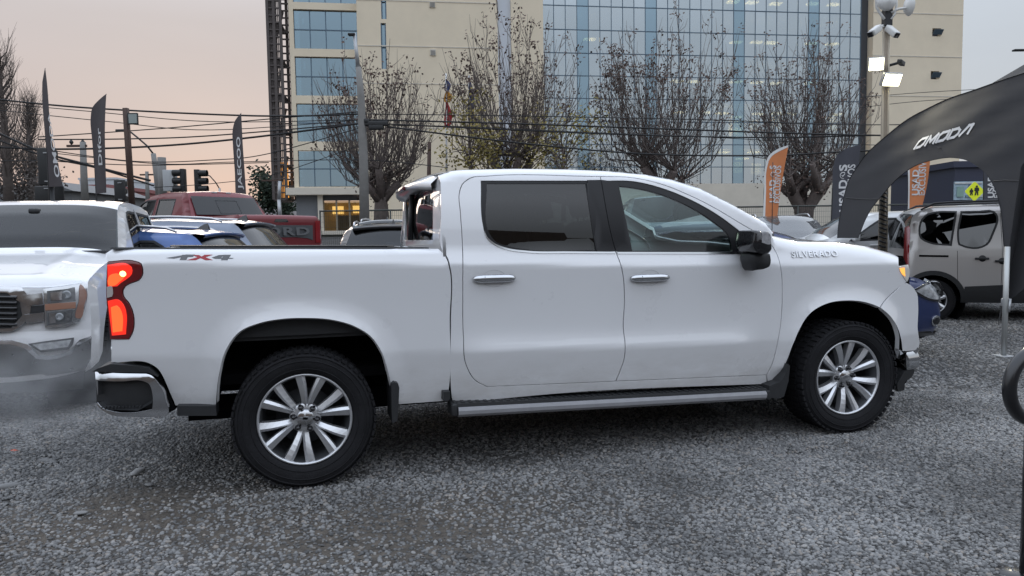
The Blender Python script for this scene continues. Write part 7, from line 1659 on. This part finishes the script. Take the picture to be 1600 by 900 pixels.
# ================================================================== school sign
p = at(1523, 299, 24); e_ = empty('school_sign', (p.x, 24, gz(p.x, 24)), 0, 'yellow diamond school crossing sign seen above the van roof', 'sign'); zc = p.z-e_.location.z; s_ = 14.5*24/FPX
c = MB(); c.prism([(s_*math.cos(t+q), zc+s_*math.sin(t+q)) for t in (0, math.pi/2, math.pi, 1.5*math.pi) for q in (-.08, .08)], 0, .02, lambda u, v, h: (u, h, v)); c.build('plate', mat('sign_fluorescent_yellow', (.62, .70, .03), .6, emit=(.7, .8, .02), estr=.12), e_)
def figure(x, h, w):
    c = MB(); hd = .11*h; z0 = zc-.42*s_
    c.prism([(x+hd*math.cos(t), z0+h-hd+hd*math.sin(t)) for t in np.linspace(0, 6.28, 13)[:-1]], -.012, -.004, lambda u, v, q: (u, q, v))
    c.prism([(x-w*.5, z0+h*.78), (x+w*.5, z0+h*.78), (x+w*.62, z0+h*.45), (x+w*.35, z0+h*.42), (x+w*.42, z0), (x+w*.15, z0), (x, z0+h*.34), (x-w*.2, z0), (x-w*.48, z0), (x-w*.32, z0+h*.42), (x-w*.62, z0+h*.45)], -.013, -.004, lambda u, v, q: (u, q, v)); c.build('figure', SIGB, e_)
figure(.06, s_*1.05, .13); figure(-.11, s_*.75, .10)
c = MB(); c.tube([(0, .04, zc), (0, .04, -.2)], .03, 8); c.build('post', GALV, e_)

# ================================================================== black event tent
TENTM = mat('tent_fabric', (.048, .048, .051), .85, noise=.08, nscale=2, spec=.25)
Lg = at(1325, 365, 11.0); Rg = at(1571, 470, 8.25); LP, RP = Vector((Lg.x, Lg.y, 0)), Vector((Rg.x, Rg.y, 0))
td = (RP-LP).normalized(); side_l = (RP-LP).length; tn = Vector((-td.y, td.x, 0))          # tn points to the middle of the tent
if tn.x < 0: tn = -tn
tb_ = 4.2; tc_ = (LP+RP)/2+tn*tb_/2; tent = empty('event_tent', tc_, math.atan2(td.y, td.x), 'black arched event tent with white lettering at the right edge', 'tent')
RT = Matrix.Rotation(-math.atan2(td.y, td.x), 3, 'Z'); TILT = .42
def tuv(px, py):
    """point of the leaning front face under a pixel: u along the face, v up the slope"""
    n_ = (-tn+Vector((0, 0, TILT*.9))).normalized(); d = ray(px, py); t = (LP-CO).dot(n_)/d.dot(n_); p = CO+d*t; return ((p-LP).dot(td), p.z)
def MTent(u, v):
    w = v*TILT*.9; f = u/side_l; bul = .10*math.sin(max(0, min(1, f))*math.pi)*max(0, min(1, (v-1.2)/1.5)); wr = (.010*math.sin(v*8-u*3.0)+.006*math.sin(v*17-u*5+1))*max(0, min(1, v-1.7))+.004*math.sin(u*8-v*3)
    p = LP+td*u+tn*(w-bul)+Vector((0, 0, v))-tn*wr; return tuple(RT @ (p-tc_))
face_px = [(1309, 372, 1), (1311, 345), (1318, 312), (1330, 276), (1350, 246), (1383, 214), (1420, 186), (1470, 161), (1540, 138), (1600, 118), (1680, 90, 1), (1690, 180), (1660, 330), (1625, 430), (1580, 470, 1), (1573, 466, 1), (1571, 420), (1569, 370), (1565, 320), (1556, 286), (1542, 266), (1522, 252), (1498, 247), (1465, 250), (1432, 260), (1405, 277), (1380, 303), (1356, 336), (1341, 372, 1)]
face = [tuv(x, y) for x, y in spline(face_px, 8)]
fo = panel('side_cloth', MTent, face, TENTM, tent, res=.10, depth=.012, flip=True)
if Vector(fo.data.vertices[0].normal).length and (fo.matrix_world.to_3x3() @ Vector(fo.data.vertex_normals[5].vector)).length == 0: pass
for sm_ in ([(1322, 309), (1340, 310.5), (1360, 311.5), (1374, 311)], [(1558, 283), (1575, 281.5), (1600, 282.5), (1640, 284)]):     # sewn joints across the legs
    c = MB(); c.tube([Vector(MTent(*tuv(x, y)))+RT @ (-tn)*.006 for x, y in sm_], .0045, 5); c.build('seam', mat('tent_seam', (.10, .10, .10), .8), tent)
LET = {'O': [[(0, 0), (.75, 0), (1, .25), (1, 1), (.25, 1), (0, .75), (0, 0)]], 'M': [[(0, 0), (0, 1), (.5, .25), (1, 1), (1, 0)]], 'D': [[(0, 0), (.7, 0), (1, .3), (1, .7), (.7, 1), (0, 1), (0, 0)]], 'A': [[(0, 0), (.55, 1), (1, 1), (1, 0)]]}
def lt(px, py): return tuv(px, py)
base0, base1 = (1432, 232), (1527, 207); hgt_px = 13.5
for i, ch_ in enumerate('OMODA'):
    f0, f1 = i/5+.012, (i+.80)/5
    for st in LET[ch_]:
        uv = []
        for (u, v) in st:
            f = f0+(f1-f0)*u; uv.append(Vector(tuv(base0[0]+(base1[0]-base0[0])*f+v*9, base0[1]+(base1[1]-base0[1])*f-v*hgt_px)))
        c = MB(); wd = .019
        for k, (p_, q_) in enumerate(zip(uv[:-1], uv[1:])):
            dd = (q_-p_).normalized(); nn_ = Vector((-dd.y, dd.x))*wd; off = RT @ (-tn)*(.012+.0012*k)
            c.add([Vector(MTent(*w))+off for w in (p_-dd*wd+nn_, q_+dd*wd+nn_, q_+dd*wd-nn_, p_-dd*wd-nn_)], [(0, 1, 2, 3)])
        c.build('letter', TXT, tent)
# the other three sides, the roof and the poles
AP = Vector((0, 0, 3.9)); hx_, hy_ = side_l/2, tb_/2
def arch_side(p, q, apex, m, name, legs=1):
    """panel between two corner legs with an arched opening"""
    rows = []
    for i in range(13):
        f = i/12; e0 = p*(1-f)+q*f; ht = 2.35*(1-abs(2*f-1)**9)*.98+.30; inw = (Vector((0, 0, 0))-((p+q)/2)); inw.z = 0
        ht = ht if legs else 2.62
        lo = e0+inw*(.06+.10*ht/2.6)+Vector((0, 0, ht)); hi = e0*.30+apex*.70; hi.z = 2.9-.35*abs(2*f-1)**2+.0
        rows.append([lo, lo*.66+hi*.34+Vector((0, 0, -.05)), lo*.33+hi*.67+Vector((0, 0, -.03)), hi])
    return loft(name, rows, m, tent)
c00, c10, c11, c01 = Vector((-hx_, -hy_, 0)), Vector((hx_, -hy_, 0)), Vector((hx_, hy_, 0)), Vector((-hx_, hy_, 0))
frontlocal = RT @ (LP-tc_)
sgn = -1 if frontlocal.y < 0 else 1
cs = [Vector((-hx_, sgn*hy_, 0)), Vector((hx_, sgn*hy_, 0)), Vector((hx_, -sgn*hy_, 0)), Vector((-hx_, -sgn*hy_, 0))]
arch_side(cs[1], cs[2], AP, TENTM, 'side_cloth'); arch_side(cs[2]*.6, cs[3]*.6, AP, TENTM, 'side_cloth', 0); arch_side(cs[3]*.6, cs[0]*.6, AP, TENTM, 'side_cloth', 0)
top_ = [Vector(MTent(*tuv(x, y))) for x, y in spline(face_px[3:11], 10, closed=False)]
rows = [top_, [p*.5+AP*.5+Vector((0, 0, -.10)) for p in top_], [AP.copy() for p in top_]]
loft('roof_cloth', rows, TENTM, tent)
for c_ in cs[:]:
    m_ = MB(); top = c_*.55+AP*.45; top.z = 2.6; m_.tube([c_+Vector((0, 0, -.02)), c_*.995+Vector((0, 0, 1.25))], .028, 8); m_.build('leg_pole', mat('tent_pole', (.50, .51, .50), .4, metal=.5), tent)
    m_ = MB(); m_.box(c_+Vector((0, 0, .012)), (.16, .16, .024), bev=.006); m_.build('foot_plate', GALV, tent)
    m_ = MB(); m_.box(c_*.985+Vector((0, 0, .62)), (.075, .075, .09), bev=.01); m_.tube([c_*.985+Vector((.05, 0, .66)), c_*.985+Vector((.07, -.03, .52))], .012, 6); m_.build('pole_clamp', GALV, tent)
# ================================================================== black ring on a post at the right edge
p = at(1617, 602, 2.98); e_ = empty('ring_post', (p.x, p.y, 0), 0, 'black tube ring on a slim black post cut by the right edge', 'post')
c = MB(); R_ = .137; c.tube([(R_*math.cos(t)*1.0, R_*.35*math.cos(t), p.z+R_*1.03*math.sin(t)) for t in np.linspace(0, 2*math.pi, 41)], .027, 12, caps=False); c.build('ring', mat('ring_black_paint', (.012, .012, .014), .28, coat=.4), e_)
c = MB(); c.tube([(-.012, .0, p.z-R_), (-.012, 0, 0)], .022, 10); c.build('post', mat('ring_black_paint'), e_); c = MB(); c.lathe([(.0001, .012), (.10, .012), (.11, .0)], 20, 'z', (-.012, 0, 0)); c.build('base_plate', mat('ring_black_paint'), e_)
# ================================================================== exhaust vapour by the left pickup
m = bpy.data.materials.new('exhaust_vapour'); m.use_nodes = True; t = m.node_tree; t.nodes.clear(); o = t.nodes.new('ShaderNodeOutputMaterial'); v = t.nodes.new('ShaderNodeVolumePrincipled'); v.inputs['Color'].default_value = (.85, .86, .88, 1); v.inputs['Anisotropy'].default_value = .1
tcn = t.nodes.new('ShaderNodeTexCoord'); nz_ = t.nodes.new('ShaderNodeTexNoise'); nz_.inputs['Scale'].default_value = 2.6; nz_.inputs['Detail'].default_value = 4; nz_.inputs['Distortion'].default_value = .6; t.links.new(tcn.outputs['Object'], nz_.inputs['Vector'])
gr_ = t.nodes.new('ShaderNodeTexGradient'); gr_.gradient_type = 'SPHERICAL'; mp_ = t.nodes.new('ShaderNodeMapping'); mp_.inputs['Scale'].default_value = (1/1.05, 1/.75, 1/.42); t.links.new(tcn.outputs['Object'], mp_.inputs[0]); t.links.new(mp_.outputs[0], gr_.inputs[0])
r1 = t.nodes.new('ShaderNodeMapRange'); r1.inputs['From Min'].default_value = .38; r1.inputs['From Max'].default_value = .70; t.links.new(nz_.outputs['Fac'], r1.inputs['Value'])
mu = t.nodes.new('ShaderNodeMath'); mu.operation = 'MULTIPLY'; t.links.new(r1.outputs[0], mu.inputs[0]); t.links.new(gr_.outputs['Fac'], mu.inputs[1])
mu2 = t.nodes.new('ShaderNodeMath'); mu2.operation = 'MULTIPLY'; mu2.inputs[1].default_value = 1.7; t.links.new(mu.outputs[0], mu2.inputs[0]); t.links.new(mu2.outputs[0], v.inputs['Density']); t.links.new(v.outputs[0], o.inputs['Volume'])
p = at(58, 600, 5.15); c = MB(); c.lathe([(.02, -.42), (.55, -.36), (.95, -.1), (1.0, .05), (.8, .3), (.3, .42), (.02, .43)], 20, 'z'); vo_ = c.build('exhaust_smoke', m, loc=p); tag(vo_, 'pale exhaust vapour drifting below the bumper of the left pickup', 'smoke', kind='stuff'); vo_.scale = (1.05, .75, 1.0)
scene.cycles.volume_step_rate = 2.0; scene.cycles.volume_max_steps = 24; scene.cycles.volume_bounces = 1
